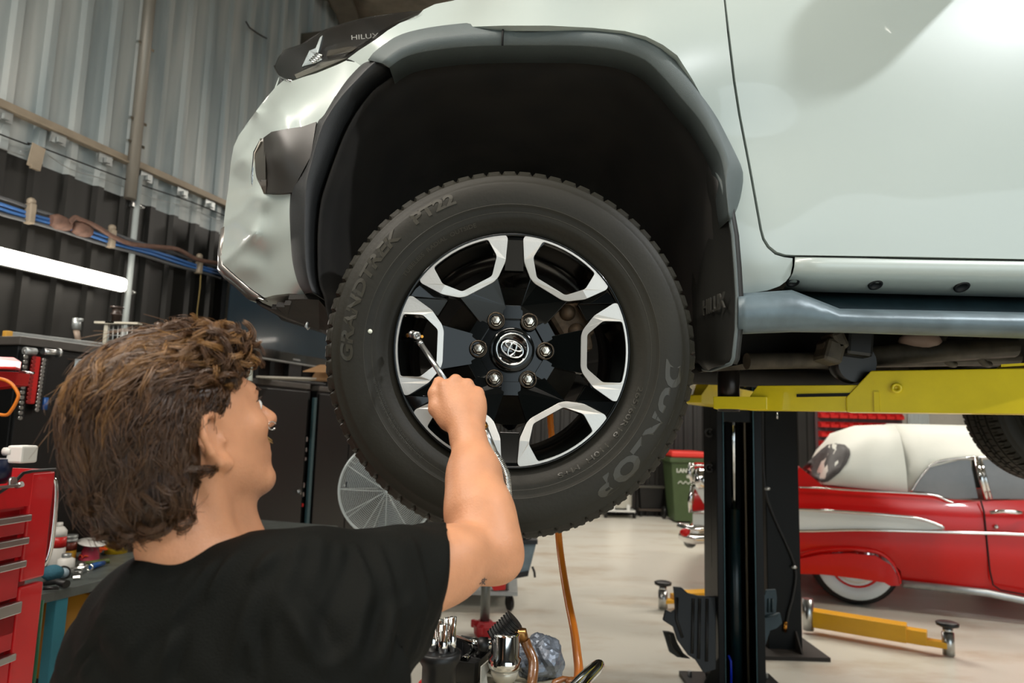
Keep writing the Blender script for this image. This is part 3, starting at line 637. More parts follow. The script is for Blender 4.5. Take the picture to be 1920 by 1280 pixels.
# built around the origin: face towards -Y; then parented with identity
def wb(mbx, name, m, **k):
    o = mbx.build(name, m, None, **k); o.parent = wheel; return o
M['tyre'] = mat('tyre_rubber', '1f1d15', .55, spec=.3, var=.25, vscale=5, bump=.06, bscale=120)
prof = [(.236, -.098), (.246, -.106), (.254, -.110), (.262, -.116), (.272, -.1245), (.276, -.1255), (.280, -.1265), (.284, -.1268), (.293, -.1295), (.296, -.1300), (.299, -.1328), (.302, -.1330), (.312, -.1340), (.322, -.1345), (.335, -.1335), (.345, -.1305), (.349, -.1292), (.351, -.1268), (.358, -.1235), (.364, -.120), (.3665, -.1195), (.3675, -.117),
        (.374, -.1125), (.381, -.105), (.3845, -.095), (.3855, -.085), (.3865, -.068), (.379, -.066), (.379, -.058), (.387, -.056), (.3875, -.02), (.380, -.018), (.380, -.008), (.3878, -.006)]
prof = prof+[(r, -h) for r, h in reversed(prof)]
NS = 432; V = []; F = []
for j, (r, h) in enumerate(prof):
    for k in range(NS):
        t = 2*PI*k/NS; rr_ = r
        tread = r > .3735 or (abs(h) < .12 and r > .37)
        if tread:
            ph = (k+(2 if h > 0 else 0)) % 6
            a_ = abs(h)
            if a_ > .07:
                if ph in (0,): rr_ = r-.0085
                elif ph == 3 and a_ < .1: rr_ = r-.003
            elif a_ < .056:
                if (k+int(a_*120)) % 6 == 0 and r > .385: rr_ = r-.007
        V.append(Vector((rr_*math.cos(t), h, rr_*math.sin(t))))
for j in range(len(prof)-1):
    for k in range(NS):
        F.append((j*NS+k, j*NS+(k+1) % NS, (j+1)*NS+(k+1) % NS, (j+1)*NS+k))
mb = MB(); mb.add(V, F, True); tyre = wb(mb, 'tyre', M['tyre'])
for p in tyre.data.polygons:
    r = math.hypot(p.center.x, p.center.z)
    if r > .3715: p.use_smooth = False
# raised lettering on the sidewall
def sidey(r):
    return float(np.interp(r, [q[0] for q in prof[:22]], [q[1] for q in prof[:22]]))
def arctext(txt, rad, size, a_mid, m, name, h=.0012, xs=1.0, inward=False, skew=0, bold=0, span=None):
    widths = []; G = []
    V, F = text_mesh(txt, size, .004, xs, bold)
    if span:
        w = max(v.x for v in V)-min(v.x for v in V); k = span*rad/w; V = [Vector((v.x*k, v.y, v.z)) for v in V]
    mb = MB(); out = []
    for v in V:
        x = v.x+skew*v.y; r = rad+(v.y if not inward else -v.y); a = a_mid+(-x/rad if not inward else x/rad)
        yy = sidey(r)-h if v.z > 0 else sidey(r)+.0015
        out.append(Vector((r*math.cos(a), yy, r*math.sin(a))))
    mb.add(out, F); o = mb.build(name, m, None); o.parent = wheel; return o
M['rub2'] = mat('raised_rubber_letters', '2f2c22', .4)
D = math.radians
arctext('GRANDTREK', .332, .034, D(162), M['rub2'], 'sidewall_lettering', span=D(50), skew=.25, bold=.0012)
arctext('PT22', .332, .034, D(121.5), M['rub2'], 'sidewall_lettering', span=D(17), bold=.0012)
arctext('DUNLOP', .330, .048, D(-30), M['rub2'], 'sidewall_lettering', span=D(56), skew=0, bold=.0025, h=.0006)
arctext('265/60R18  110H  M+S', .272, .014, D(-42), M['rub2'], 'sidewall_lettering', span=D(54))
arctext('PLIES: TREAD 2 POLYESTER + 2 STEEL + 1 NYLON', .285, .006, D(213), M['rub2'], 'sidewall_lettering', span=D(38), h=.0006)
arctext('WARNING TYRE MAY EXPLODE DUE TO UNDERINFLATION', .279, .006, D(214), M['rub2'], 'sidewall_lettering', span=D(36), h=.0006)
arctext('TUBELESS  RADIAL  OUTSIDE', .268, .010, D(128), M['rub2'], 'sidewall_lettering', span=D(40), h=.0006)
mb = MB(); r = .290; a = D(175.3); mb.lathe([(.0045, -.001), (.0045, .0012), (0, .0014)], (r*math.cos(a), sidey(r), r*math.sin(a)), (0, -1, 0), 20); wb(mb, 'yellow_white_dot', mat('pale_dot', 'd8dccb', .5))
# thin mould rings
for r in (.300, .2845):
    mb = MB(); mb.tube([(r*math.cos(t), sidey(r)+.0002, r*math.sin(t)) for t in [2*PI*i/180 for i in range(180)]], .0007, 6, closed=True); wb(mb, 'mould_ring', M['rub2'])
# rim barrel
YF = -.115        # rim face plane
mb = MB(); mb.lathe([(WR, -YF-.0), (WR-.003, -YF+.002), (WR-.007, -YF-.002), (WR-.010, -YF-.02), (.217, .06), (.212, .0), (.205, -.05), (.215, -.10), (WR, -.11), (WR+.002, -.10), (.222, -.05), (.222, .05), (WR+.002, .10), (WR, -YF)], (0, 0, 0), (0, -1, 0), 96, caps=False)
M['rimblack'] = mat('gloss_black_alloy', '050707', .12, coat=.1, spec=.3)
wb(mb, 'rim_barrel', M['rimblack'])
M['machined'] = mat('machined_alloy', 'c6c4bf', .42, .85, bump=.03, bscale=300)
def rim_y(r):   # dish of the spokes
    return YF+.0+max(0, (.80-r/WR))*.055
def loc(r, a): return (r*math.cos(a), r*math.sin(a))
def sector(name, polys, holes, m, y0f, back, bev=.0012):
    pl = [[Vector((x*WR, z*WR, 0)) for x, z in polys]]+[[Vector((x*WR, z*WR, 0)) for x, z in h] for h in holes]
    tris = tessellate_polygon(pl); allp = [p for q in pl for p in q]; n = len(allp)
    V = [Vector((p.x, y0f(math.hypot(p.x, p.y)), p.y)) for p in allp]; V += [Vector((p.x, v.y+back, p.z)) for p, v in zip(V[:n], V[:n])]
    F = [tuple(t) for t in tris]+[tuple(n+i for i in reversed(t)) for t in tris]; b = 0
    for q in pl:
        L = len(q)
        for i in range(L): F.append((b+i, b+(i+1) % L, n+b+(i+1) % L, n+b+i))
        b += L
    mb = MB(); mb.add(V, F); return mb
def arcp(r, a0, a1, n): return [loc(r, a0+(a1-a0)*i/n) for i in range(n+1)]
def rotp(pl, a): return [(x*math.cos(a)-z*math.sin(a), x*math.sin(a)+z*math.cos(a)) for x, z in pl]
def rnd(pl, r=.02, n=3):      # round polygon corners
    out = []; L = len(pl)
    for i in range(L):
        p = Vector(pl[i]); a = Vector(pl[i-1]); b = Vector(pl[(i+1) % L]); da = min(r, (a-p).length*.4); db = min(r, (b-p).length*.4)
        A_ = p+(a-p).normalized()*da; B_ = p+(b-p).normalized()*db
        for k in range(n+1):
            t = k/n; q = A_*(1-t)**2+p*2*t*(1-t)+B_*t*t; out.append((q.x, q.y))
    return out
H30 = PI/6
win = rnd([(.635, -.145), (.635, .145), (.765, .262)], .03)[0:]
win = rnd([(.635, -.145), (.635, .145), (.765, .262), (.925, .262)]+arcp(.963, D(13.5), D(-13.5), 6)+[(.925, -.262), (.765, -.262)], .022)
def slot_edge(side):   # polyline from ring to inner end, sector-local (slot axis at +-30 deg)
    pts = [(.985, .088), (.952, .066), (.75, .080), (.615, .138)]
    out = []
    for r, l in pts:
        a = H30*side
        out.append((r*math.cos(a)+l*math.sin(a)*1, r*math.sin(a)-l*math.cos(a)*side*1) if side > 0 else (r*math.cos(a)+l*math.sin(-a), r*math.sin(a)+l*math.cos(a)))
    return out
se_p = slot_edge(1); se_m = slot_edge(-1)
a_e = math.atan2(se_p[0][1], se_p[0][0])
face_poly = arcp(.985, -a_e, a_e, 10)+se_p[1:]+[(.585, .135), (.585, -.135)]+se_m[1:][::-1]
for k in range(6):
    a = k*PI/3
    mb = sector('f', rotp(rnd(face_poly, .018, 2), a), [rotp(win, a)], M['machined'], rim_y, .004); wb(mb, 'machined_face', M['machined'], bev=.0008)
mb = MB(); mb.lathe([(WR*.983, -YF), (WR*.999, -YF), (WR*1.0, -YF-.004), (WR*.983, -YF-.004), (WR*.983, -YF)], (0, 0, 0), (0, -1, 0), 120, smooth=False, caps=False); wb(mb, 'rim_edge', M['machined'])
# black spokes: a deep glossy wedge under every machined piece, from hub to ring
spoke_poly = arcp(.985, -a_e, a_e, 10)+se_p[1:]+[(.352, .134), (.29, .11), (.27, .05), (.27, -.05), (.29, -.11), (.352, -.134)]+se_m[1:][::-1]
win2 = [(x*1.0+(.004 if x < .8 else -.004), z*.985) for x, z in win]
for k in range(6):
    a = k*PI/3
    mb = sector('s', rotp(spoke_poly, a), [rotp(win2, a)], None, lambda r: rim_y(r)+.004, .034)
    # taper the backs a little
    wb(mb, 'spoke', M['rimblack'], bev=.0016)
# slot floors between the spokes
for k in range(6):
    a = H30+k*PI/3
    pl = [(.99, -.09), (.99, .09), (.95, .075), (.70, .085), (.70, -.085), (.95, -.075)]
    mb = sector('q', rotp(pl, a), [], None, lambda r: YF+.012+max(0, (.95-r/WR))*.10 if r/WR < .96 else YF+.001, .02); 
    pl2 = [(.39, -.085), (.39, .085), (.27, .085), (.27, -.085)]
    mb2 = sector('q', rotp(pl2, a), [], None, lambda r: YF+.028, .02)
    wb(mb, 'slot_floor', M['rimblack'], bev=.001); wb(mb2, 'slot_root', M['rimblack'], bev=.001)
# hub plate, cap, emblem
mb = MB(); hexp = []
for k in range(6):
    a = k*PI/3; hexp += [(.235*math.cos(a-.30), .235*math.sin(a-.30)), (.225*math.cos(a), .225*math.sin(a)), (.235*math.cos(a+.30), .235*math.sin(a+.30))]
mb = sector('h', [(x*1.5, z*1.5) for x, z in hexp], [], None, lambda r: YF+.040, .03); wb(mb, 'hub', M['rimblack'], bev=.003)
mb = MB(); mb.lathe([(.047, -.02), (.047, .010), (.045, .013), (.036, .014)], (0, YF+.032, 0), (0, -1, 0), 48); wb(mb, 'hub_ring', M['rimblack'])
mb = MB(); mb.lathe([(.0345, -.02), (.0345, .016), (.0325, .019), (.030, .019), (.029, .0165), (0, .0175)], (0, YF+.030, 0), (0, -1, 0), 48); cap = wb(mb, 'centre_cap', M['gloss'])
ye = YF+.030-.0195
def ell(cx, cz, ax_, az, r, n=48, sq=1): return [Vector((cx+ax_*math.cos(2*PI*i/n), ye, cz+az*math.sin(2*PI*i/n))) for i in range(n)]
mb = MB(); mb.tube(ell(0, 0, .0325, .0325, 0), .0018, 8, closed=True)
em = [ell(0, 0, .0235, .0160, 0), ell(0, .0055, .0180, .0062, 0), ell(0, .0, .0068, .0152, 0)]
Re = Matrix.Rotation(D(24), 3, 'Y')
for e_ in em: mb.tube([Re @ p.xzy.xzy if False else Vector((p.x*math.cos(D(-24))-p.z*math.sin(D(-24)), p.y, p.x*math.sin(D(-24))+p.z*math.cos(D(-24)))) for p in e_], .0019, 8, closed=True)
wb(mb, 'emblem', M['chrome'])
M['nutm'] = mat('brushed_nut', 'cfc9bd', .25, 1)
for k in range(6):
    a = k*PI/3; c = Vector((.0698*math.cos(a), 0, .0698*math.sin(a)))
    mb = MB(); mb.lathe([(.0185, -.002), (.0185, .006), (.0172, .0075), (.0155, .006), (.0150, -.02), (.0001, -.02)], c+Vector((0, YF+.030, 0)), (0, -1, 0), 28); wb(mb, 'nut_pocket', mat('pocket_bronze', '4b4136', .2, .8))
    mb = MB(); mb.lathe([(.0125, -.012), (.0125, -.002), (.0105, .003)], c+Vector((0, YF+.030, 0)), (0, -1, 0), 24); mb.lathe([(.0105, -.002), (.0105, .012), (.008, .0165), (0, .0172)], c+Vector((0, YF+.030, 0)), (0, -1, 0), 6, smooth=False); wb(mb, 'wheel_nut', M['nutm'], bev=.0006)
# valve with brass core
a = D(174.5); vp = Vector((.2035*math.cos(a), YF+.045, .2035*math.sin(a)))
mb = MB(); mb.tube([vp+Vector((-.004, .02, 0)), vp, vp+Vector((.012, -.028, 0))], [.005, .0055, .0035], 12); wb(mb, 'valve_stem', M['black_plastic'])
mb = MB(); mb.tube([vp+Vector((.011, -.025, 0)), vp+Vector((.0165, -.038, 0))], .003, 12); wb(mb, 'valve_tip', mat('brass', 'c98a3c', .25, 1))
# brake behind
mb = MB(); mb.lathe([(.155, -.0), (.155, .02), (.09, .02), (.085, .045), (.05, .05), (0, .05)], (0, .04, 0), (0, -1, 0), 64); wb(mb, 'brake_disc', mat('worn_brake_steel', '6b645a', .4, .8, var=.25, vscale=20))
mb = MB(); mb.box((.125, 0, .075), (.075, .09, .11), Matrix.Rotation(-.55, 3, 'Y'), .012); mb.box((.15, -.035, .03), (.05, .03, .05), Matrix.Rotation(-.2, 3, 'Y'), .01); mb.sphere((.12, -.045, .09), .018); mb.sphere((.14, -.045, .05), .018); wb(mb, 'brake_caliper', mat('rusty_caliper', '5c4a38', .6, .5, var=.4, vscale=60))
# opposite rear wheel, seen small under the truck
rw = bpy.data.objects.new('rear_wheel', None); COL.objects.link(rw); c0 = at(1975, 755, 3.3); rw.location = c0; par(rw, truck)
for ch in (tyre,):
    d = ch.copy(); COL.objects.link(d); d.parent = rw; d.matrix_parent_inverse = Matrix()
mb = MB(); mb.lathe([(.24, -.1), (.235, .0), (.05, .02), (0, .02)], (0, 0, 0), (0, -1, 0), 32); o = mb.build('rim_barrel', M['rimblack'], None); o.parent = rw
mb = MB(); mb.cyl((c0.x, 1.9, c0.z), (c0.x, c0.y+.0, c0.z), .05); mb.sphere((c0.x, 2.4, c0.z), .15); mb.build('rear_axle', M['under'], truck)
# ---------------------------------------------------------------- implicit-surface modelling for the mechanic
class Field:
    def __init__(s, lo, hi, h):
        s.lo = np.array(lo, float); s.h = h; s.n = np.ceil((np.array(hi)-s.lo)/h).astype(int)+1
        s.f = np.full(tuple(s.n), 1.0, np.float32)
    def _sub(s, lo, hi, pad):
        a = np.maximum(0, np.floor((np.minimum(lo, hi)-pad-s.lo)/s.h).astype(int)); b = np.minimum(s.n, np.ceil((np.maximum(lo, hi)+pad-s.lo)/s.h).astype(int)+1)
        if np.any(b <= a): return None
        ax = [s.lo[i]+s.h*np.arange(a[i], b[i]) for i in range(3)]
        X, Y, Z_ = np.meshgrid(*ax, indexing='ij', sparse=True)
        return (slice(a[0], b[0]), slice(a[1], b[1]), slice(a[2], b[2])), X, Y, Z_
    def _mix(s, sl, d, k, op):
        g = s.f[sl]
        if op == 'u':
            if k > 0:
                hh = np.clip(.5+.5*(g-d)/k, 0, 1); s.f[sl] = g*(1-hh)+d*hh-k*hh*(1-hh)
            else: s.f[sl] = np.minimum(g, d)
        else:
            d = -d
            if k > 0:
                hh = np.clip(.5-.5*(g-d)/k, 0, 1); s.f[sl] = g*(1-hh)+d*hh+k*hh*(1-hh)
            else: s.f[sl] = np.maximum(g, d)
    def cap(s, a, b, ra, rb=None, k=.01, op='u'):      # round cone
        a = np.array(a, float); b = np.array(b, float); rb = ra if rb is None else rb
        r = s._sub(a, b, max(ra, rb)+k*1.5+s.h*2)
        if r is None: return s
        sl, X, Y, Z_ = r; ba = b-a; L = max(ba@ba, 1e-12)
        px, py, pz = X-a[0], Y-a[1], Z_-a[2]
        t = np.clip((px*ba[0]+py*ba[1]+pz*ba[2])/L, 0, 1)
        d = np.sqrt((px-ba[0]*t)**2+(py-ba[1]*t)**2+(pz-ba[2]*t)**2)-(ra+(rb-ra)*t)
        s._mix(sl, d.astype(np.float32), k, op); return s
    def chain(s, pts, rs, k=.01):
        for i in range(len(pts)-1): s.cap(pts[i], pts[i+1], rs[i], rs[i+1], k)
        return s
    def ell(s, c, r, R=None, k=.01, op='u'):           # ellipsoid, R columns = local axes
        c = np.array(c, float); r = np.array(r, float); m = r.max()
        q = s._sub(c, c, m+k*1.5+s.h*2)
        if q is None: return s
        sl, X, Y, Z_ = q; px, py, pz = X-c[0], Y-c[1], Z_-c[2]
        R = np.eye(3) if R is None else np.array(R)
        l = [px*R[0, i]+py*R[1, i]+pz*R[2, i] for i in range(3)]
        k0 = np.sqrt(sum((l[i]/r[i])**2 for i in range(3))); k1 = np.sqrt(sum((l[i]/r[i]**2)**2 for i in range(3)))
        d = k0*(k0-1)/(k1+1e-9)
        s._mix(sl, d.astype(np.float32), k, op); return s
    def mesh(s, name, m, parent=None, smooth_it=2, disp=None):
        f = s.f; n = f.shape; ins = f < 0
        c = ins[:-1, :-1, :-1].astype(np.int8)
        cnt = np.zeros(tuple(x-1 for x in n), np.int8)
        for i in (0, 1):
            for j in (0, 1):
                for k in (0, 1): cnt += ins[i:n[0]-1+i, j:n[1]-1+j, k:n[2]-1+k]
        act = (cnt > 0) & (cnt < 8); idx = np.full(act.shape, -1, np.int64); A = np.argwhere(act); idx[act] = np.arange(len(A))
        acc = np.zeros((len(A), 3)); w = np.zeros(len(A))
        cr = [(i, j, k) for i in (0, 1) for j in (0, 1) for k in (0, 1)]
        for a in cr:
            for ax in range(3):
                if a[ax] == 0:
                    b = list(a); b[ax] = 1
                    fa = f[A[:, 0]+a[0], A[:, 1]+a[1], A[:, 2]+a[2]]; fb = f[A[:, 0]+b[0], A[:, 1]+b[1], A[:, 2]+b[2]]
                    x = (fa < 0) != (fb < 0); t = np.where(x, fa/(fa-fb+1e-20), 0)
                    for q in range(3):
                        v = a[q]+(t if q == ax else 0); acc[:, q] += np.where(x, v, 0)
                    w += x
        V = s.lo+s.h*(A+acc/w[:, None])
        Q = []
        for ax in range(3):
            sl0 = [slice(None)]*3; sl1 = [slice(None)]*3; sl0[ax] = slice(0, -1); sl1[ax] = slice(1, None)
            x = ins[tuple(sl0)] != ins[tuple(sl1)]; E = np.argwhere(x); o = [q for q in range(3) if q != ax]
            ok = (E[:, o[0]] > 0) & (E[:, o[1]] > 0) & (E[:, o[0]] < n[o[0]]-1) & (E[:, o[1]] < n[o[1]]-1); E = E[ok]
            fl_ = ins[tuple(E.T)]; L = []
            for d0, d1 in ((1, 1), (0, 1), (0, 0), (1, 0)):
                e = E.copy(); e[:, o[0]] -= d0; e[:, o[1]] -= d1; L.append(idx[tuple(e.T)])
            L = np.array(L).T
            if ax == 1: fl_ = ~fl_
            L[~fl_] = L[~fl_][:, ::-1]; Q.append(L)
        Q = np.concatenate(Q)
        # laplacian smoothing
        e = np.concatenate([Q[:, [0, 1]], Q[:, [1, 2]], Q[:, [2, 3]], Q[:, [3, 0]]])
        for _ in range(smooth_it):
            S = np.zeros_like(V); C = np.zeros(len(V))
            for q in range(3): S[:, q] = np.bincount(e[:, 0], V[e[:, 1], q], len(V))+np.bincount(e[:, 1], V[e[:, 0], q], len(V))
            C = np.bincount(e[:, 0], minlength=len(V))+np.bincount(e[:, 1], minlength=len(V)); V = V*.5+.5*S/np.maximum(C, 1)[:, None]
        me = bpy.data.meshes.new(name); me.vertices.add(len(V)); me.vertices.foreach_set('co', V.astype(np.float32).ravel())
        me.loops.add(len(Q)*4); me.loops.foreach_set('vertex_index', Q.ravel().astype(np.int32)); me.polygons.add(len(Q))
        me.polygons.foreach_set('loop_start', np.arange(0, len(Q)*4, 4, dtype=np.int32))
        me.update(calc_edges=True); me.validate(); me.polygons.foreach_set('use_smooth', np.ones(len(me.polygons), bool))
        me.materials.append(m); o = bpy.data.objects.new(name, me); COL.objects.link(o)
        if parent is not None: par(o, parent)
        return o
V3 = lambda p: np.array([p[0], p[1], p[2]], float)
def mk_basis(fwd, up):
    f = Vector(fwd).normalized(); u = Vector(up); l = u.cross(f).normalized(); u = f.cross(l).normalized()
    return np.array([[f.x, l.x, u.x], [f.y, l.y, u.y], [f.z, l.z, u.z]])      # columns: forward, left, up

person = thing('person', 'person in black t-shirt with wavy brown hair, seen from behind, reaching up to the wheel', 'person', (-.40, .80, 0))
M['skin'] = mat('skin', 'c68d69', .46, var=.10, vscale=22, bump=.12, bscale=260, sss=.10, spec=.35)
# --- key joints
HC = at(350, 808, .87)                       # head centre (skull)
hf = Vector((.63, .69, .36)); HB = mk_basis(hf, (-.12, .05, 1)); Fh, Lh, Uh = [Vector(HB[:, i]) for i in range(3)]
def hp(f, l, u): return HC+Fh*f+Lh*l+Uh*u
elbow = at(934, 1035, 1.06); wrist = at(874, 800, 1.20); knuck = at(864, 716, 1.25)
shR = Vector((-.235, .84, at(600, 1105, .84).z)); shL = Vector((-.525, 1.04, shR.z-.085)); neckb = at(375, 1035, .86)
fd = Field((-.86, .50, .92), (.10, 1.42, 1.62), .0034)
# head: cranium, face, jaw
fd.ell(hp(-.018, 0, .028), (.094, .073, .085), HB, .02)
fd.ell(hp(.028, 0, .0), (.062, .064, .078), HB, .03)
fd.ell(hp(.030, 0, -.045), (.052, .056, .058), HB, .03)
fd.cap(hp(-.01, .047, -.045), hp(.058, .020, -.093), .020, .016, .02); fd.cap(hp(-.01, -.047, -.045), hp(.058, -.020, -.093), .020, .016, .02)   # jaw line
fd.ell(hp(.066, 0, -.093), (.021, .024, .018), HB, .016)       # chin
fd.ell(hp(.072, 0, -.058), (.018, .026, .022), HB, .014)       # mouth mound
fd.cap(hp(.086, .0, -.056), hp(.086, .0, -.050), .0075, .007, .006); fd.cap(hp(.083, .016, -.052), hp(.083, -.016, -.052), .005, .005, .005)
fd.cap(hp(.082, .012, -.063), hp(.082, -.012, -.063), .0055, .0055, .005)
fd.cap(hp(.078, .028, .022), hp(.078, -.028, .022), .013, .013, .014)        # brow
fd.ell(hp(.060, .040, -.020), (.022, .020, .016), HB, .018); fd.ell(hp(.060, -.040, -.020), (.022, .020, .016), HB, .018)   # cheekbones
fd.cap(hp(.085, 0, .014), hp(.107, 0, -.020), .0075, .0105, .010)             # nose bridge
fd.ell(hp(.104, 0, -.024), (.013, .011, .010), HB, .006); fd.ell(hp(.096, .011, -.026), (.010, .007, .008), HB, .005); fd.ell(hp(.096, -.011, -.026), (.010, .007, .008), HB, .005)
fd.ell(hp(.092, .030, .002), (.012, .014, .009), HB, .008, 's'); fd.ell(hp(.092, -.030, .002), (.012, .014, .009), HB, .008, 's')  # eye sockets
fd.ell(hp(.077, .030, .003), (.011, .013, .010), HB, .003); fd.ell(hp(.077, -.030, .003), (.011, .013, .010), HB, .003)
fd.cap(hp(.087, .018, -.0575), hp(.087, -.018, -.0575), .0018, .0018, .002, 's')
# ears
for s_ in (1, -1):
    ec = hp(-.004, .074*s_, -.018)
    EB = mk_basis(Fh*.92-Lh*.35*s_*1+Uh*.0, Uh*1+Fh*-.18)
    E = lambda f, l, u: ec+Vector(EB[:, 0])*f+Vector(EB[:, 1])*l*s_+Vector(EB[:, 2])*u
    ring_ = [E(.010, .0, -.034), E(-.004, .004, -.028), E(-.015, .008, -.012), E(-.019, .011, .008), E(-.013, .012, .025), E(.001, .010, .031), E(.012, .006, .024), E(.014, .0, .010)]
    rr_ = [.0058, .0052, .0050, .0050, .0050, .0048, .0046, .0045]
    fd.chain(ring_, rr_, .003)
    fd.ell(E(-.002, -.002, .0), (.017, .0045, .028), EB, .004)
    fd.ell(E(.007, -.001, -.028), (.009, .005, .010), EB, .005)
    fd.ell(E(.006, .011, -.003), (.010, .010, .016), EB, .0015, 's')
    fd.ell(E(-.005, .012, .013), (.007, .006, .012), EB, .0015, 's')
    fd.cap(E(.013, .002, -.006), E(.013, .002, .0), .0045, .004, .003)
# neck
nk0 = hp(-.045, 0, -.055); nk1 = hp(.0, 0, -.085)
fd.cap(nk0, neckb+Vector((-.004, -.015, -.02)), .048, .052, .03); fd.cap(nk1, neckb+Vector((.035, .045, -.035)), .036, .040, .03)
fd.cap(hp(-.012, -.058, -.05), neckb+Vector((.045, .005, -.05)), .011, .011, .022)       # neck muscle
fd.cap(hp(.022, -.01, -.10), neckb+Vector((.075, .055, -.04)), .014, .012, .02)        # throat
fd.ell(hp(.020, 0, -.128), (.012, .012, .014), HB, .014)
# shoulders and torso (mostly under the shirt)
fd.cap(neckb+Vector((0, 0, -.06)), shR, .045, .050, .04); fd.cap(neckb+Vector((0, 0, -.06)), shL, .045, .050, .04)
fd.cap(neckb+Vector((0, 0, -.12)), Vector((-.36, .97, 1.00)), .065, .08, .04)
# right arm
fd.chain([shR, shR.lerp(elbow, .35), shR.lerp(elbow, .7), elbow+Vector((-.022, -.006, .004))], [.052, .048, .047, .043], .02)
fd.ell(shR.lerp(elbow, .5)+Vector((.0, 0, -.018)), (.08, .05, .045), mk_basis(elbow-shR, (0, 0, 1)), .03)
fa = elbow.lerp(wrist, .27); fb = elbow.lerp(wrist, .6)
fd.chain([elbow+Vector((-.012, -.004, -.004)), fa+Vector((-.012, 0, 0)), fb+Vector((-.004, 0, 0)), wrist], [.040, .050, .0385, .0275], .022)
fd.ell(elbow.lerp(wrist, .30)+Vector((-.022, 0, .006)), (.085, .036, .036), mk_basis(wrist-elbow, (0, 1, 0)), .03)
fd.ell(elbow+Vector((.006, -.002, -.004)), (.032, .032, .037), None, .02)
fd.ell(elbow.lerp(wrist, .12)+Vector((-.01, 0, 0)), (.046, .046, .048), None, .02)
wd_ = (wrist-elbow).normalized()
# right hand: fist seen from the back, thumb side left on the tool
HBs = (knuck-wrist).normalized(); HL = at(800, 735, 1.25)-at(900, 760, 1.25); HL = (HL-HBs*HL.dot(HBs)).normalized(); HN = HBs.cross(HL).normalized()
if HN.y > 0: HN = -HN         # HN: back of the hand, toward the camera
def hd(a, b, c): return wrist+HBs*a+HL*b+HN*c      # a along, b to the thumb side, c back of the hand
fd.cap(wrist-HBs*.02, hd(.02, 0, .0), .0275, .027, .015)
for (a, b, c, r) in ((.082, .030, .010, .0145), (.088, .011, .013, .0145), (.080, -.009, .011, .014), (.066, -.026, .006, .013)):
    fd.cap(hd(.012, b*.55, .0), hd(a-.012, b, c-.004), .0170, r+.0005, .016)
fd.ell(hd(.042, .002, -.004), (.036, .040, .020), mk_basis(HBs, HN), .018)
fing = [((.082, .031, .010), (.098, .034, -.014), (.080, .034, -.036), (.062, .030, -.030), .0115),
        ((.090, .011, .013), (.104, .012, -.014), (.083, .013, -.040), (.062, .012, -.032), .0118),
        ((.082, -.010, .011), (.096, -.011, -.014), (.076, -.010, -.038), (.056, -.008, -.030), .0112),
        ((.067, -.028, .006), (.082, -.031, -.014), (.064, -.029, -.033), (.048, -.024, -.026), .0102)]
for A_, B_, C_, D_, r in fing:
    fd.ell(hd(*A_), (r+.0012, r+.0005, r), mk_basis(HBs, HN), .006)
    fd.chain([hd(*A_), hd(*B_), hd(*C_), hd(*D_)], [r, r*.96, r*.88, r*.8], .0035)
# thumb from the side of the palm, lying up along the rod
tb = [hd(.020, .028, -.010), hd(.048, .047, -.010), hd(.076, .048, -.004), hd(.100, .040, -.002)]
fd.chain(tb, [.018, .0145, .0125, .0105], .007)
fd.ell(hd(.040, .030, -.012), (.026, .016, .016), mk_basis(HBs, HN), .014)
# left arm hanging by the side, hand open and slightly curled (hidden behind the body)
elL = Vector((-.575, 1.12, 1.05)); wrL = Vector((-.48, 1.28, .96))
fd.chain([shL, shL.lerp(elL, .5), elL], [.056, .048, .040], .02); 
fd.lo_ok = 1
body = fd.mesh('body', M['skin'], person, 2)
fL = Field((-.78, .90, .86), (-.40, 1.46, 1.12), .004)

# --- t-shirt
M['shirt'] = mat('black_cotton_jersey', '0f100d', .75, bump=.25, bscale=500, spec=.12)
ts = Field((-.90, .50, .72), (.02, 1.24, 1.42), .005)
chest = Vector((-.40, .86, 1.04))
nb = neckb
ts.cap(nb+Vector((-.0, -.0, -.064)), shR+Vector((-.02, 0, -.002)), .068, .068, .05); ts.cap(nb+Vector((0, 0, -.070)), shL+Vector((.01, 0, -.01)), .066, .060, .04)
TB = mk_basis((.45, .89, 0), (0, 0, 1))
ts.ell(nb+Vector((.0, .035, -.15)), (.12, .20, .14), TB, .05)
ts.ell(Vector((-.375, .90, .98)), (.130, .205, .25), TB, .06)
ts.ell(Vector((-.38, .93, .80)), (.13, .185, .22), TB, .05)
# sleeve: loose tube, hanging lower than the arm
u = (elbow-shR).normalized(); sE = at(832, 1075, .985); e0 = shR.lerp(sE, .5)+Vector((0, 0, -.012))
ts.chain([shR+Vector((-.03, 0, -.01)), e0, sE-u*.0], [.073, .072, .071], .03)
ts.ell(at(670, 1245, .90), (.09, .09, .10), None, .05); ts.ell(at(620, 1250, .86), (.12, .12, .13), None, .05)
ts.ell(shR.lerp(sE, .6)+Vector((0, -.0, -.045)), (.135, .055, .050), mk_basis(u, (0, 0, 1)), .03)
ts.ell(shR.lerp(sE, .85)+Vector((0.0, -.0, -.04)), (.08, .055, .055), mk_basis(u, (0, 0, 1)), .02)
ts.chain([shL, shL.lerp(elL, .7)], [.075, .066], .03)
# wrinkles
rng = random.Random(3)
def crease(pts, r, k=.014, op='u', Yo=.0):
    ts.chain([Vector(p) for p in pts], [r*.6]+[r]*(len(pts)-2)+[r*.4], k) if op == 'u' else [ts.cap(pts[i], pts[i+1], r, r, k, 's') for i in range(len(pts)-1)]
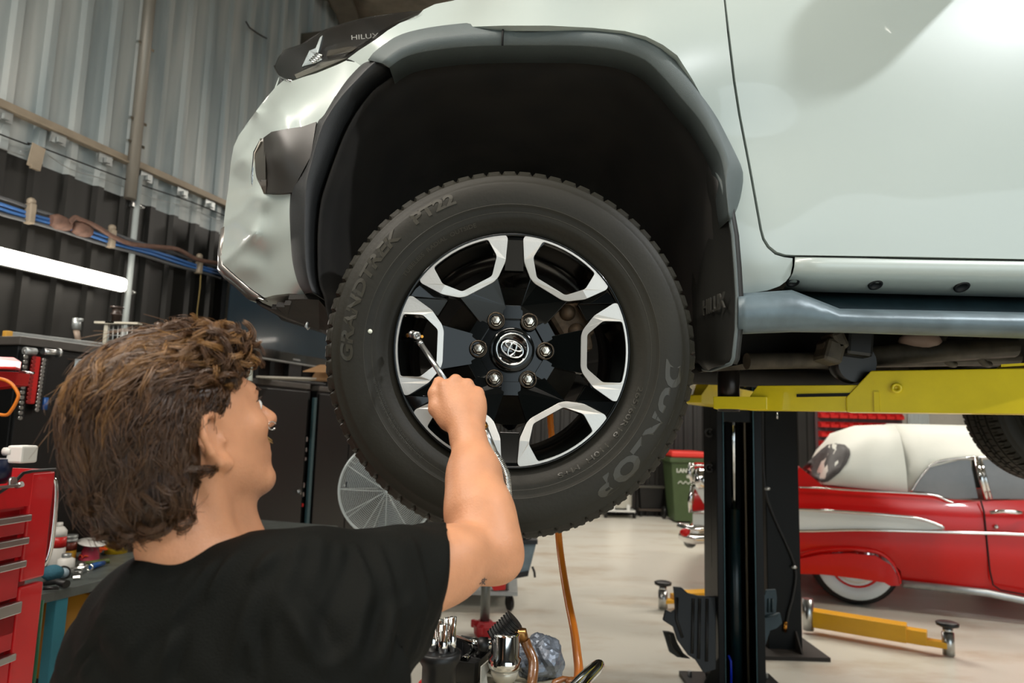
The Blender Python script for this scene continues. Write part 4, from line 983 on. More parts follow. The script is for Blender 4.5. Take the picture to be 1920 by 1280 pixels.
# cut sleeve opening and neck opening, flat hem
cutc = at(842, 1068, .985)+u*.10
def halfspace(F_, p, nrm, box_lo, box_hi, k=.0):
    q = F_._sub(np.array(box_lo), np.array(box_hi), 0); sl, X, Y, Z_ = q
    d = -((X-p[0])*nrm[0]+(Y-p[1])*nrm[1]+(Z_-p[2])*nrm[2]); F_.f[sl] = np.maximum(F_.f[sl], -d.astype(np.float32))
hs = at(838, 1068, .985); A1 = at(822, 985, 1.02)-at(838, 1160, .94); nrm = A1.cross(at(0, 0, 1)-at(0, 0, .9)); 
nv = Vector((1, .25, -.08)).normalized()
q = ts._sub(np.array((hs.x-.08, hs.y-.18, hs.z-.18)), np.array((hs.x+.2, hs.y+.2, hs.z+.14)), 0); sl, X, Y, Z_ = q; cc = hs-nv*.22
ts.f[sl] = np.maximum(ts.f[sl], (np.sqrt((X-cc.x)**2+(Y-cc.y)**2+(Z_-cc.z)**2)-.222).astype(np.float32))
# hollow the sleeve end, so there is a real opening around the arm
ts.cap(hs-u*.03, hs+u*.06, .054, .058, .004, 's')
ts.ell(nb+Vector((.004, .004, -.040)), (.088, .084, .062), None, .02)
NBs = mk_basis((.5, .5, .35), (-.2, -.1, 1))
ts.ell(nb+Vector((.016, .020, .062)), (.070, .064, .052), NBs, .006, 's')
ts.ell(nb+Vector((-.035, -.035, -.062)), (.05, .05, .04), None, .04)
shirt = ts.mesh('t_shirt', M['shirt'], person, 2)
# fabric folds: displacement along normals from soft directional waves
me = shirt.data; n = len(me.vertices); co_ = np.empty(n*3, np.float32); me.vertices.foreach_get('co', co_); co_ = co_.reshape(-1, 3); no_ = np.empty(n*3, np.float32); me.vertices.foreach_get('normal', no_); no_ = no_.reshape(-1, 3)
W = co_.copy()
def fold(p, a, b, w, h):      # soft ridge along segment a-b
    a = np.array(a); b = np.array(b); ba = b-a; t = np.clip(((p-a)@ba)/(ba@ba), 0, 1); d = np.linalg.norm(p-a-t[:, None]*ba, axis=1); return h*np.exp(-(d/w)**2)*np.sin(PI*np.clip(t*.9+.08, 0, 1))
dsp = np.zeros(n)
from mathutils.bvhtree import BVHTree
_sb = BVHTree.FromPolygons([tuple(c) for c in co_], [tuple(p.vertices) for p in me.polygons])
def FP(x, y, Y):
    h = _sb.ray_cast(CAMP, ray(x, y).normalized()); return tuple(h[0]) if h[0] is not None else tuple(at(x, y, Y))
FOLDS = [((520, 1030), (470, 1090), .010, .005), ((560, 1020), (500, 1180), .009, .006), ((600, 1015), (565, 1240), .010, .007), ((640, 1020), (600, 1150), .008, .005), ((660, 1015), (690, 1100), .007, .006), ((690, 1100), (650, 1250), .010, .007),
 ((700, 1015), (740, 1130), .008, .005), ((740, 1130), (700, 1270), .011, .007), ((770, 1010), (800, 1120), .007, .004), ((800, 1120), (770, 1230), .009, .005), ((620, 1250), (780, 1120), .008, .005),
 ((440, 1045), (390, 1130), .007, .005), ((400, 1060), (300, 1190), .007, .006), ((360, 1075), (240, 1230), .007, .006), ((320, 1085), (190, 1210), .006, .005), ((290, 1090), (170, 1150), .006, .004), ((260, 1080), (150, 1280), .008, .004),
 ((330, 1180), (300, 1280), .008, .005), ((480, 1100), (430, 1270), .012, .005), ((200, 1150), (120, 1270), .007, .004), ((530, 1120), (620, 1270), .012, .006), ((470, 1180), (475, 1270), .006, .004)]
for (a, b, w, h) in FOLDS:
    A_ = np.array(FP(*a, .8)); B_ = np.array(FP(*b, .75)); sg = np.cross(B_-A_, np.array([0, 1, 0])); sg /= np.linalg.norm(sg)
    dsp += fold(W, A_, B_, w*.8, h*1.8)-fold(W, A_+sg*w*1.9, B_+sg*w*1.9, w, h*1.0)
dsp += .0018*np.sin(W[:, 0]*70+W[:, 2]*40+3*np.sin(W[:, 2]*23))+.0012*np.sin(W[:, 1]*110-W[:, 2]*55)
co_ += no_*dsp[:, None].astype(np.float32); me.vertices.foreach_set('co', co_.ravel()); me.update()

# --- trousers, boots: standing, knees bent
M['trouser'] = mat('charcoal_work_trousers', '1c1d20', .85, bump=.2, bscale=300)
tr = Field((-.85, .50, .02), (-.05, 1.35, .90), .009)
hipc = Vector((-.39, .90, .80))
tr.ell(hipc, (.13, .17, .13), TB, .04)
hR = hipc+Vector((.07, -.06, -.04)); hL_ = hipc+Vector((-.09, .02, -.04)); kR = hR+Vector((.14, .22, -.33)); kL = hL_+Vector((.05, .26, -.33)); aR = Vector((-.24, .78, .12)); aL = Vector((-.50, .95, .12))
tr.chain([hR, kR, aR], [.095, .066, .055], .04); tr.chain([hL_, kL, aL], [.095, .066, .055], .04)
tr.mesh('trousers', M['trouser'], person, 2)
for k_, an in enumerate((aR, aL)):
    bt = Field((an.x-.14, an.y-.16, -.01), (an.x+.2, an.y+.28, .24), .006); f_ = Vector((.35, .94, 0))
    bt.cap(an+Vector((0, 0, .03)), (an.x, an.y, .06), .05, .045, .02); bt.cap((an.x, an.y, .045), (an.x+f_.x*.17, an.y+f_.y*.17, .038), .045, .036, .03)
    b_ = bt.mesh('boot', mat('black_leather_boot', '15110e', .5), person, 1)
# left forearm and hand: separate field but overlapping the sleeve end, same skin, joined to body mesh
fL.chain([elL, elL.lerp(wrL, .4), wrL], [.040, .040, .026], .02)
hv = (wrL-elL).normalized(); hs_ = hv.cross(Vector((0, 0, 1))).normalized(); hn_ = hs_.cross(hv)
H2 = lambda a, b, c: wrL+hv*a+hs_*b+hn_*c
for b in (-.026, -.009, .009, .026): fL.cap(H2(.01, b*.5, 0), H2(.075, b, 0), .018, .013, .014)
for b, L_ in ((-.028, .055), (-.010, .068), (.009, .072), (.027, .062)):
    fL.chain([H2(.078, b, 0), H2(.078+L_*.5, b*1.05, -.012), H2(.078+L_*.85, b*1.05, -.034)], [.011, .010, .008], .003)
fL.chain([H2(.02, .03, -.01), H2(.05, .052, -.018), H2(.075, .06, -.03)], [.016, .012, .009], .006)
ol = fL.mesh('forearm', M['skin'], person, 2)
bm = bmesh.new(); bm.from_mesh(body.data); bm.from_mesh(ol.data); bm.to_mesh(body.data); bm.free()
bpy.data.objects.remove(ol); body.data.polygons.foreach_set('use_smooth', np.ones(len(body.data.polygons), bool))

# --- eyes, eyebrow, moustache, nose ring, tattoo
for s_ in (1, -1):
    mb = MB(); mb.sphere(hp(.0795, .030*s_, .003), .0105, 16, 10); e_ = mb.build('eye', mat('eye_white', 'e8e4dc', .15), person)
    mb = MB(); c0 = hp(.0795, .030*s_, .003)+Fh*.0088; mb.lathe([(.0055, 0), (.003, .0016), (0, .002)], c0, Fh, 16); mb.build('iris', mat('iris_blue', '3f4a44', .1), e_)
    mb = MB(); 
    for i in range(26):
        t = i/25; p = hp(.0905-.008*t, (.014+.034*t)*s_, .021+.004*math.sin(PI*t)); mb.tube([p, p+Fh*.003+Lh*s_*.005+Uh*(.002-.003*t)], [.0007, .0002], 4)
        p = hp(.089-.012*t**2, (.020+.024*t)*s_, .007+.003*math.sin(PI*t)); mb.tube([p, p+Fh*.008+Uh*.002], [.0004, .0001], 4)
    mb.build('eyebrow', mat('brow_hair', '3a281a', .6), person)
mb = MB()
for i in range(90):
    t = rng.uniform(-1, 1); p = hp(.092-.010*t*t, .024*t, -.040-.006*rng.random()); mb.tube([p, p+Fh*.005+Lh*t*.005-Uh*.008], [.0006, .0002], 4)
mb.build('moustache', mat('fair_moustache', '8a6a3a', .6), person)
mb = MB(); c0 = hp(.100, -.017, -.031); mb.tube([c0+Fh*.0055*math.cos(t)+Uh*.0055*math.sin(t)-Lh*.001 for t in [i*2*PI/20 for i in range(18)]], .0008, 8); mb.build('nose_ring', M['chrome'], person)
from mathutils.bvhtree import BVHTree
bvh = BVHTree.FromPolygons([v.co.copy() for v in body.data.vertices], [tuple(p.vertices) for p in body.data.polygons])
mb = MB(); strokes = [[(900, 1102), (903, 1096), (908, 1100)], [(903, 1096), (905, 1092)], [(899, 1094), (907, 1089)], [(903, 1088), (909, 1095)], [(904, 1086), (912, 1086)], [(908, 1083), (908, 1090)]]
for st in strokes:
    pts = []
    for a_, b_ in st:
        d = ray(a_, b_).normalized(); h = bvh.ray_cast(CAMP, d)
        if h[0] is not None: pts.append(h[0]-d*.0002)
    if len(pts) > 1: mb.tube(pts, .0009, 5)
if mb.v: mb.build('tattoo', mat('faded_ink', '3a3434', .6), person)
# ---------------------------------------------------------------- hair: a soft cap with combed locks growing over it
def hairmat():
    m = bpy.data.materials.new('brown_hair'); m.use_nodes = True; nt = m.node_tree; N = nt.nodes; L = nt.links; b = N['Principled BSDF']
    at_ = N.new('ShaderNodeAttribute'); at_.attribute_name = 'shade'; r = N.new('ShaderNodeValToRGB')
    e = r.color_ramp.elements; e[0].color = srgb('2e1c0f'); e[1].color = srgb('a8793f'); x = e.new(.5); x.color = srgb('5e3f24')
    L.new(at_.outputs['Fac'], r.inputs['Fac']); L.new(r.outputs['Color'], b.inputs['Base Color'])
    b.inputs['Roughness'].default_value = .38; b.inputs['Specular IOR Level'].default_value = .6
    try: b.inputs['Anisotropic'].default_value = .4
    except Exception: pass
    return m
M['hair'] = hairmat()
hc_ = Field(tuple(np.array(HC)-.17), tuple(np.array(HC)+.17), .0045)
hc_.ell(hp(-.018, 0, .030), (.104, .083, .096), HB, .02)
hc_.ell(hp(-.050, 0, .0), (.074, .082, .085), HB, .03)
hc_.ell(hp(-.070, 0, -.055), (.046, .070, .048), HB, .03)
hc_.ell(hp(.045, 0, .075), (.050, .060, .035), HB, .03)
hc_.ell(hp(.120, 0, -.030), (.080, .12, .100), HB, .012, 's')
for s_ in (1, -1):
    hc_.ell(hp(.012, .090*s_, -.030), (.036, .045, .046), HB, .012, 's')
    hc_.ell(hp(.060, .080*s_, -.010), (.040, .05, .050), HB, .012, 's')
    hc_.cap(hp(.02, .05*s_, -.075), hp(.0, .07*s_, -.11), .04, .05, .01, 's')
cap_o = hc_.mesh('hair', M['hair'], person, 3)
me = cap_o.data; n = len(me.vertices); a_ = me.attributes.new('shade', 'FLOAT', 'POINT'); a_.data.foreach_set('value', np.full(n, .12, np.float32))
rg = np.random.default_rng(11)
from mathutils.bvhtree import BVHTree as _B
_bv = _B.FromPolygons([v.co.copy() for v in me.vertices], [tuple(p.vertices) for p in me.polygons])
_NT, _NP = 48, 96; _grid = np.zeros((_NT+1, _NP))
for _i in range(_NT+1):
    for _j in range(_NP):
        th = PI*_i/_NT; ph = 2*PI*_j/_NP; dl = np.array([math.sin(th)*math.cos(ph), math.sin(th)*math.sin(ph), math.cos(th)]); dw = Vector(HB@dl)
        h = _bv.ray_cast(HC+dw*.3, -dw); _grid[_i, _j] = .3-h[3] if h[0] is not None else .07
def caprad(d):
    th = math.acos(max(-1, min(1, d[2])))/PI*_NT; ph = (math.atan2(d[1], d[0]) % (2*PI))/(2*PI)*_NP; i = min(_NT-1, int(th)); j = int(ph) % _NP; a = th-i; b = ph-int(ph); j2 = (j+1) % _NP
    return (_grid[i, j]*(1-a)+_grid[i+1, j]*a)*(1-b)+(_grid[i, j2]*(1-a)+_grid[i+1, j2]*a)*b
iB = np.linalg.inv(HB)
def scalp(d):      # distance of scalp from head centre along unit dir d (head coords)
    c = np.array([-.018, 0, .028]); r = np.array([.094, .073, .085])
    A = ((d/r)**2).sum(-1); B = -2*((d*c)/r**2).sum(-1); C = ((c/r)**2).sum()-1
    return (-B+np.sqrt(np.maximum(B*B-4*A*C, 0)))/(2*A)
def keep(p):
    f, l, u = p
    if u > .055: return f < .104
    if u > .012: return f < .046+(u-.012)*.9
    if u > -.02: return f < -.006-(.02 if abs(l) > .05 else 0)
    return f < -.024 and u > -.115
def strand_set(ncl, per, lenr, lift, seed, rad=.00055):
    rg = np.random.default_rng(seed); V = []; F = []; S = []; np_ = 9
    k = 0
    while k < ncl:
        d = rg.normal(size=3); d /= np.linalg.norm(d); p = d*scalp(d)
        if not keep(p): continue
        k += 1
        wv = rg.normal(size=3)*.55; L_ = rg.uniform(*lenr); amp = rg.uniform(.002, .006); ph = rg.uniform(0, 6.3); fr = rg.uniform(5, 10); lf = rg.uniform(lift*.55, lift*1.15); sh = rg.uniform(.15, .75)
        top_ = d[2]
        def path(d0, Ls, jit):
            d_ = d0.copy(); out = []; rprev = caprad(d_)
            for i in range(np_):
                t = i/(np_-1); g = np.array([-1.0 if d_[2] > .2 else -.55, 0, -.15 if d_[2] > .55 else -1.05])+wv*.55+jit
                if d_[0] > .55 and d_[2] > .25: g = np.array([-.35, .55*np.sign(wv[1]), .35])+wv*.8      # tousled fringe
                g = g-d_*(g@d_); g /= np.linalg.norm(g)+1e-9
                side = np.cross(d_, g); h = -.006+lf*math.sin(min(1, t*1.8)*PI/2)*(1-.25*t*t)+(.005*t if d_[2] > .5 else 0)
                if d_[2] < -.35: h += .006*t
                q = d_*(max(caprad(d_), .8*rprev) + h)+side*amp*math.sin(ph+fr*t)*t
                out.append(q); rprev = max(caprad(d_), .9*rprev); d_ = d_+g*(Ls/(np_-1))/.10; d_ /= np.linalg.norm(d_)
            return np.array(out)
        guide = path(d, L_, 0)
        for j in range(per):
            o = rg.normal(size=3)*.075; d2 = d+o; d2 /= np.linalg.norm(d2); P_ = path(d2, L_*rg.uniform(.8, 1.1), rg.normal(size=3)*.08)
            tt = np.linspace(0, 1, np_)[:, None]; cl = .25+.6*tt**.7; P_ = P_*(1-cl)+guide*cl+rg.normal(size=3)*.0022*(1-.4*tt)+rg.normal(size=(np_, 3))*.0004
            if rg.random() < .04: P_ = P_+rg.normal(size=3)*.012*tt**2
            Wd = P_@HB.T+np.array(HC); T = np.gradient(Wd, axis=0); T /= np.linalg.norm(T, axis=1)[:, None]+1e-9
            a = np.cross(T, np.array([.3, .2, .9])); a /= np.linalg.norm(a, axis=1)[:, None]+1e-9; b = np.cross(T, a)
            base = len(V)
            s0 = np.clip(sh+rg.normal()*.12, 0, 1)
            for i in range(np_):
                t = i/(np_-1); r = rad*(1-.7*t**3)
                for q in range(3):
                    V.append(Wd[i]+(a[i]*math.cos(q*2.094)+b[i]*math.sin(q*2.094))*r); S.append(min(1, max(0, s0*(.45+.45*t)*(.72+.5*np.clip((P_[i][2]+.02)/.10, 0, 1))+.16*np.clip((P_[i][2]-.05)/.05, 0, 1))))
            for i in range(np_-1):
                for q in range(3): F.append((base+i*3+q, base+i*3+(q+1) % 3, base+(i+1)*3+(q+1) % 3, base+(i+1)*3+q))
    return V, F, S
V, F, S = strand_set(430, 28, (.040, .075), .012, 5, .00062)
V2, F2, S2 = strand_set(60, 3, (.05, .09), .026, 9, .00028)
def curls(n, per, seed, cond, Lr=(.025, .05), rad=.0006):
    rg = np.random.default_rng(seed); V = []; F = []; S = []; cand = []
    for v in me.vertices:
        q = np.array(v.co-HC)@HB
        if cond(*q): cand.append((np.array(v.co), np.array(v.normal)))
    for _ in range(n):
        p0, n0 = cand[rg.integers(len(cand))]; back = -HB[:, 0]*rg.uniform(-.4, 1)+HB[:, 2]*rg.uniform(-.3, .5)+HB[:, 1]*rg.uniform(-.8, .5); back -= n0*(back@n0); back /= np.linalg.norm(back)+1e-9
        side = np.cross(n0, back); L_ = rg.uniform(*Lr); cr = rg.uniform(.004, .009); tw = rg.uniform(3.5, 7)*(1 if rg.random() < .5 else -1); sh = rg.uniform(.3, .95); ph = rg.uniform(0, 6)
        for j in range(per):
            off = rg.normal(size=3)*.0032; K = 12; P_ = []
            for i in range(K):
                t = i/(K-1); P_.append(p0+off*(1-.5*t)-n0*.004+n0*(.016*math.sin(t*PI*.75))+back*L_*t+side*cr*math.sin(ph+tw*t)*t**.5+n0*cr*.8*math.cos(ph+tw*t)*t**.5+rg.normal(size=3)*.0003)
            P_ = np.array(P_); T = np.gradient(P_, axis=0); T /= np.linalg.norm(T, axis=1)[:, None]; a = np.cross(T, np.array([.3, .2, .9])); a /= np.linalg.norm(a, axis=1)[:, None]+1e-9; b = np.cross(T, a); base = len(V)
            for i in range(K):
                r = rad*(1-.6*(i/(K-1))**3)
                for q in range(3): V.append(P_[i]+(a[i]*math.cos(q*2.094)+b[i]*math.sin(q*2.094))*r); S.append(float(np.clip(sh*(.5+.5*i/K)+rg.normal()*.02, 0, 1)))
            for i in range(K-1):
                for q in range(3): F.append((base+i*3+q, base+i*3+(q+1) % 3, base+(i+1)*3+(q+1) % 3, base+(i+1)*3+q))
    return V, F, S
me = cap_o.data
V3_, F3_, S3_ = curls(170, 22, 21, lambda f, l, u: f > .015 and u > .045)
b = len(V); V += V3_; F += [tuple(b+i for i in f) for f in F3_]; S += S3_
V3_, F3_, S3_ = curls(70, 20, 22, lambda f, l, u: f < .0 and u < -.04, (.02, .04), .0005)
b = len(V); V += V3_; F += [tuple(b+i for i in f) for f in F3_]; S += [x*.6 for x in S3_]
b = len(V); V += V2; F += [tuple(b+i for i in f) for f in F2]; S += S2
me = bpy.data.meshes.new('hair_locks'); V = np.array(V, np.float32); F = np.array(F, np.int32)
me.vertices.add(len(V)); me.vertices.foreach_set('co', V.ravel()); me.loops.add(F.size); me.loops.foreach_set('vertex_index', F.ravel()); me.polygons.add(len(F)); me.polygons.foreach_set('loop_start', np.arange(0, F.size, 4, dtype=np.int32))
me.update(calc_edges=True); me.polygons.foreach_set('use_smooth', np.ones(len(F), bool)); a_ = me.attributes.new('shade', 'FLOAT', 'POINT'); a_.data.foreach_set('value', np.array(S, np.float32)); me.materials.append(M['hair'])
lk = bpy.data.objects.new('hair_locks', me); COL.objects.link(lk); par(lk, cap_o)
# ---------------------------------------------------------------- air chuck held in the fist
hdl = [at(786, 640, 1.335), at(824, 697, 1.285)]
ax = (hdl[1]-hdl[0]).normalized()
tool = thing('tyre_inflator', 'chrome air chuck held in the fist, its angled head at the wheel valve', 'tool', hdl[1])
mb = MB(); mb.cyl(hdl[0], hdl[1]+ax*.035, .0052, .0056, 16); mb.cyl(hdl[0]+ax*.002, hdl[0]+ax*.012, .0062, .0055, 16); mb.build('rod', M['satin'], tool)
c0 = at(778, 628, 1.335); hx_ = Vector((.55, -.75, -.2)).normalized()
mb = MB(); mb.lathe([(.0065, -.016), (.0078, -.014), (.0078, -.008), (.0062, -.006), (.0062, -.001), (.0082, .001), (.0082, .010), (.0068, .012), (.0040, .012), (.0038, .004), (0, .004)], c0, hx_, 24); mb.build('chuck_head', M['satin'], tool)
mb = MB(); mb.tube([c0-hx_*.012, c0-hx_*.02+Vector((-.006, .0, -.004))], [.0055, .0045], 12); mb.build('valve_grip', mat('brass', 'c98a3c'), tool)
# body of the gun behind the wrist, spring guard and hose
g0 = hdl[1]+ax*.03; g1 = at(905, 800, 1.262); g2 = at(926, 850, 1.262); g3 = at(946, 884, 1.258)
mb = MB(); mb.tube([g0, g1], [.007, .008], 14); mb.cyl(g1, g2, .0088, .0080, 18); mb.build('barrel', M['satin'], tool)
mb = MB(); q = (g1-g0).normalized(); mb.cyl(g1-q*.004, g1+q*.006, .0095); mb.build('ferrule', mat('brass', 'c98a3c'), tool)
mb = MB(); pts = smoothline([g2, g3, at(952, 925, 1.25), at(950, 960, 1.24)], 24); hel = []
n_ = len(pts)
for i in range(n_*6):
    t = i/6; j = min(n_-2, int(t)); p = pts[j].lerp(pts[j+1], t-j); d = (pts[j+1]-pts[j]).normalized(); a1, a2 = MB().frame(d); th = i*.62; hel.append(p+(a1*math.cos(th)+a2*math.sin(th))*.0075)
mb.tube(hel, .0013, 6); mb.build('spring_guard', M['chrome'], tool)
mb = MB(); mb.tube(smoothline([g2, g3, at(952, 925, 1.25), at(935, 1000, 1.24), at(900, 1040, 1.2), at(800, 1100, 1.12), at(700, 1280, 1.05), at(640, 1400, 1.0)], 8), .0055, 10); mb.build('air_line', mat('black_rubber_hose', '17120f', .5), tool)
# ---------------------------------------------------------------- left side: cabinets, screen, shelf, bench, tool chest
def wdir(p, a, b, c): return Vector(p)+WD*a+WN*b+Vector((0, 0, c))
RW = Matrix((WD, WN, Vector((0, 0, 1)))).transposed()    # local x along wall, y into room
def wbox(mb, p, size, bev=0): return mb.box(p, size, RW, bev)
M['cab'] = mat('black_powder_coat', '090a0a', .38, .1, var=.25, vscale=3)
M['cabtop'] = mat('worn_dark_steel_top', '4a4642', .5, .2, var=.2)
def cabinet(name, label, base, L, dep, H, ndoor, grp=None, extra=None, key=False):
    """base: front left foot (towards the camera) ; runs along the wall"""
    c = thing(name, label, 'cabinet', base, grp)
    mid = lambda a, b, z: wdir((base[0], base[1], 0), a, b, z)
    mb = MB(); wbox(mb, mid(L/2, -dep/2, .08+(H-.12)/2), (L, dep, H-.12), .004); wbox(mb, mid(L/2, -dep/2, .04), (L-.04, dep-.05, .08)); mb.build('body', M['cab'], c)
    mb = MB(); wbox(mb, mid(L/2, -dep/2+.005, H-.02), (L+.02, dep+.03, .04), .004); mb.build('top', M['cabtop'], c)
    w = L/ndoor
    for k in range(ndoor):
        mb = MB(); wbox(mb, mid(w*(k+.5), .008, H/2+.02), (w-.012, .02, H-.16), .004); d = mb.build('door', M['cab'], c)
        mb = MB(); p = mid(w*(k+(.12 if k % 2 else .88)), .024, H*.52); mb.cyl(p, p+WN*.012, .012, seg=14); mb.box(p+WN*.02+Vector((0, 0, -.008)), (.004, .016, .03), RW); mb.build('lock', M['chrome'], d)
    return c, mid
# tall pair of black cabinets in line with the screen
cA = at(480, 715, 4.75); cA.z = 0
f0 = Vector((cA.x, cA.y, 0))
H1 = 1.4+(789-712)/1280*4.75
c1, mid1 = cabinet('metal_cabinet', 'tall black metal cabinet whose top carries the flat screen, behind the face', f0, .60, .33, H1, 1)
q = f0+WD*.64
mb = MB()
c2, mid2 = cabinet('metal_cabinet', 'tall black metal cabinet standing right behind the wire fan', q+WD*.10, .95, .33, H1-.005, 2)
# blue-grey stile and open tool strip between
mb = MB(); g = q+WD*.05; wbox(mb, wdir(g, 0, .01, (H1-.1)/2), (.035, .02, H1-.1)); tag(mb.build('steel_upright', mat('blue_grey_stile', '2f4a50', .5)), 'slim blue-grey upright between the two tall black cabinets', 'post')
mb = MB(); g = q-WD*.0; 
rackp = thing('tool_strip', 'narrow dark strip with small bright tools hung in the gap of the cabinets', 'rack', (g.x, g.y, 0))
wbox(mb, wdir(g, .0, -.03, H1/2), (.06, .02, H1-.1)); mb.build('backing', M['black_plastic'], rackp)
for i, z in enumerate((1.28, 1.2, 1.13, .93, .86, .78)):
    mb = MB(); wbox(mb, wdir(g, .0, -.01, z-.02), (.018, .02, .035-.005*(i % 3)), .003); mb.build('hung_tool', M['satin'] if i != 5 else mat('red_plastic', 'b01a16', .4), rackp)
# flat screen
tvp = f0+WD*(-.16)
tv = thing('television', 'large dark flat television standing on the cabinets under the truck bumper', 'television', (tvp.x, tvp.y, H1+.02))
PT = f0-WN*.14
ta = onplane(417, 600, PT, WN); tbb = onplane(660, 600, PT, WN); tc = (ta+tbb)/2; Lt = (tbb-ta).length; Ht = Lt*.57; zb0 = onplane(545, 683, PT, WN).z; zc = zb0+Ht/2; tc.z = zc
mb = MB(); mb.box(tc, (Lt, .05, Ht), RW, .01); fr_ = mb.build('bezel', M['gloss'], tv)
mb = MB(); mb.box(tc+WN*.026+Vector((0, 0, .025)), (Lt-.06, .004, Ht-.12), RW); mb.build('screen', mat('dark_glass_screen', '0a2635', .16, spec=.5, coat=.3), tv)
mb = MB(); mb.box(tc+WN*.03+Vector((0, 0, -Ht/2+.012)), (Lt-.02, .01, .008), RW); mb.build('bottom_strip', M['galv'], tv)
mb = MB(); mb.box(Vector((tc.x, tc.y, H1+.014)), (.6, .22, .02), RW, .004); mb.box(Vector((tc.x, tc.y, (H1+zb0)/2+.02)), (.16, .04, zb0-H1+.03), RW); mb.build('stand', M['black_plastic'], tv)
mb = MB(); mb.box(tc+WN*.027+Vector((0, 0, -Ht/2+.04)), (.09, .003, .012), RW); mb.build('badge', M['galv'], tv)
# ruler like white holder beside the head
p = at(467, 688, 4.6); mb = MB(); mb.box(p, (.045, .02, .19), Matrix.Rotation(-.05, 3, 'Y'), .004); r_ = thing('remote_control', 'pale slim remote holder hung at the corner of the cabinet beside the forehead', 'remote', p)
mb.build('case', mat('pale_green_grey', 'b9c2b8', .4), r_); mb = MB(); mb.box(p+Vector((0, -.012, .02)), (.03, .006, .12), None, .002); mb.build('window', M['black_plastic'], r_); mb = MB(); mb.sphere(p+Vector((0, -.014, -.02)), .009); mb.build('button', M['satin'], r_)
# cardboard box on cabinet
p = at(607, 706, 4.72); mb = MB(); box_ = thing('cardboard_box', 'open brown cardboard box on top of the cabinet beside the tyre', 'box', p)
M['card'] = mat('brown_cardboard', 'a5805a', .8, var=.1)
z0 = H1+.001
mb.prism([Vector((p.x-.09, p.y, z0)), Vector((p.x+.13, p.y, z0)), Vector((p.x+.11, p.y, z0+.1)), Vector((p.x-.03, p.y, z0+.1))], (0, .2, 0)); mb.build('body', M['card'], box_)
mb = MB(); mb.prism([Vector((p.x-.03, p.y-.003, z0+.1)), Vector((p.x+.10, p.y-.003, z0+.1)), Vector((p.x+.03, p.y-.09, z0+.045)), Vector((p.x-.12, p.y-.09, z0+.045))], (0, .002, .004)); mb.build('flap', M['card'], box_)
mb = MB(); 
for i, (a, b) in enumerate(((500, 590), (515, 600))): mb.prism([at(a, 706, 4.68+i*.03), at(b, 712, 4.68+i*.03), at(b, 714, 4.70+i*.03), at(a, 710, 4.70+i*.03)], (0, .06, 0))
papers = mb
pp = at(545, 708, 4.8); mb = MB(); mb.box((pp.x, pp.y, H1+.008), (.42, .2, .012), Matrix.Rotation(.1, 3, 'Z'), .002); tag(mb.build('paper_stack', mat('paper', 'bdb8ac', .8)), 'thin stack of papers on the cabinet below the television', 'papers')

# nearer black cabinet with magnetic socket rails on its side
f2 = at(20, 700, 3.05); f2.z = 0; H2_ = 1.4+(775-641)/1280*3.3
c3, mid3 = cabinet('metal_cabinet', 'black metal cabinet behind the head with a paper taped to its front', f2+WD*.02, .98, .34, H2_, 2)
def face3(px, py, off=.03): return onplane(px, py, f2+WN*off, WN)
# level lying across the top
a = at(18, 632, 3.2); b = at(190, 648, 3.6); mb = MB(); mb.box((a+b)/2, ((b-a).length, .05, .03), RW @ Matrix.Rotation(.04, 3, 'Y')*1.0, .003)
a.z = b.z = H2_+.02
lv = thing('spirit_level', 'long pale aluminium level with a yellow end lying on the black cabinet', 'level', a)
dv = (b-a).normalized(); Rl = Matrix((dv, Vector((-dv.y, dv.x, 0)), Vector((0, 0, 1)))).transposed()
mb = MB(); mb.box((a+b)/2, ((b-a).length, .03, .03), Rl, .002); mb.build('bar', M['galv'], lv)
mb = MB(); mb.box(a-dv*.01, (.03, .032, .032), Rl, .003); mb.build('end_cap', mat('yellow_plastic', 'c9973a', .5), lv)
mb = MB(); wbox(mb, (a+b)/2+WD*.2+Vector((0, 0, -.0)), (.5, .03, .008)); 
# socket rails
M['redplastic'] = mat('bright_red_plastic', 'c21c1a', .35)
rl = thing('socket_rail', 'bright red socket organiser rail hanging on the black cabinet', 'rack', face3(62, 710))
def rail(px0, py0, px1, py1, w, m, root, n, toothm=None):
    a = face3(px0, py0, .045); b = face3(px1, py1, .045); d = (b-a).normalized(); s_ = WN.cross(d).normalized(); R = Matrix((s_, WN, d)).transposed()
    mb = MB(); mb.box((a+b)/2, (w, .018, (b-a).length), R, .006); mb.build('rail', m, root)
    for i in range(n):
        p = a.lerp(b, (i+.5)/n)+s_*(-w*.5)+WN*.004; mb = MB(); mb.cyl(p, p+WN*.012, .008, .009, 10); o = mb.build('socket', toothm or M['satin'], root)
rail(68, 668, 56, 757, .038, M['redplastic'], rl, 12, mat('dark_red_clip', '7e1210', .4))
r2 = thing('socket_rail', 'black socket organiser rail with chrome sockets left of the red rail', 'rack', face3(46, 700)); rail(50, 655, 38, 788, .022, M['black_plastic'], r2, 14)
r3 = thing('socket_rail', 'black socket organiser rail with chrome sockets right of the red rail', 'rack', face3(80, 700)); rail(84, 672, 70, 772, .026, M['black_plastic'], r3, 14)
mb = MB(); p = face3(92, 660, .05); mb.cyl(p-WD*.03, p+WD*.04, .016, seg=12); mb.cyl(p+WD*.04, p+WD*.05, .022, seg=12); tag(mb.build('pressure_gauge', M['satin']), 'small grey cylindrical gauge hung above the right black socket rail', 'gauge')
mb = MB(); p = face3(54, 658, .05); mb.cyl(p-WD*.02, p+WD*.03, .017, seg=12); tag(mb.build('impact_socket', M['galv']), 'grey socket hung above the left black socket rail', 'socket')
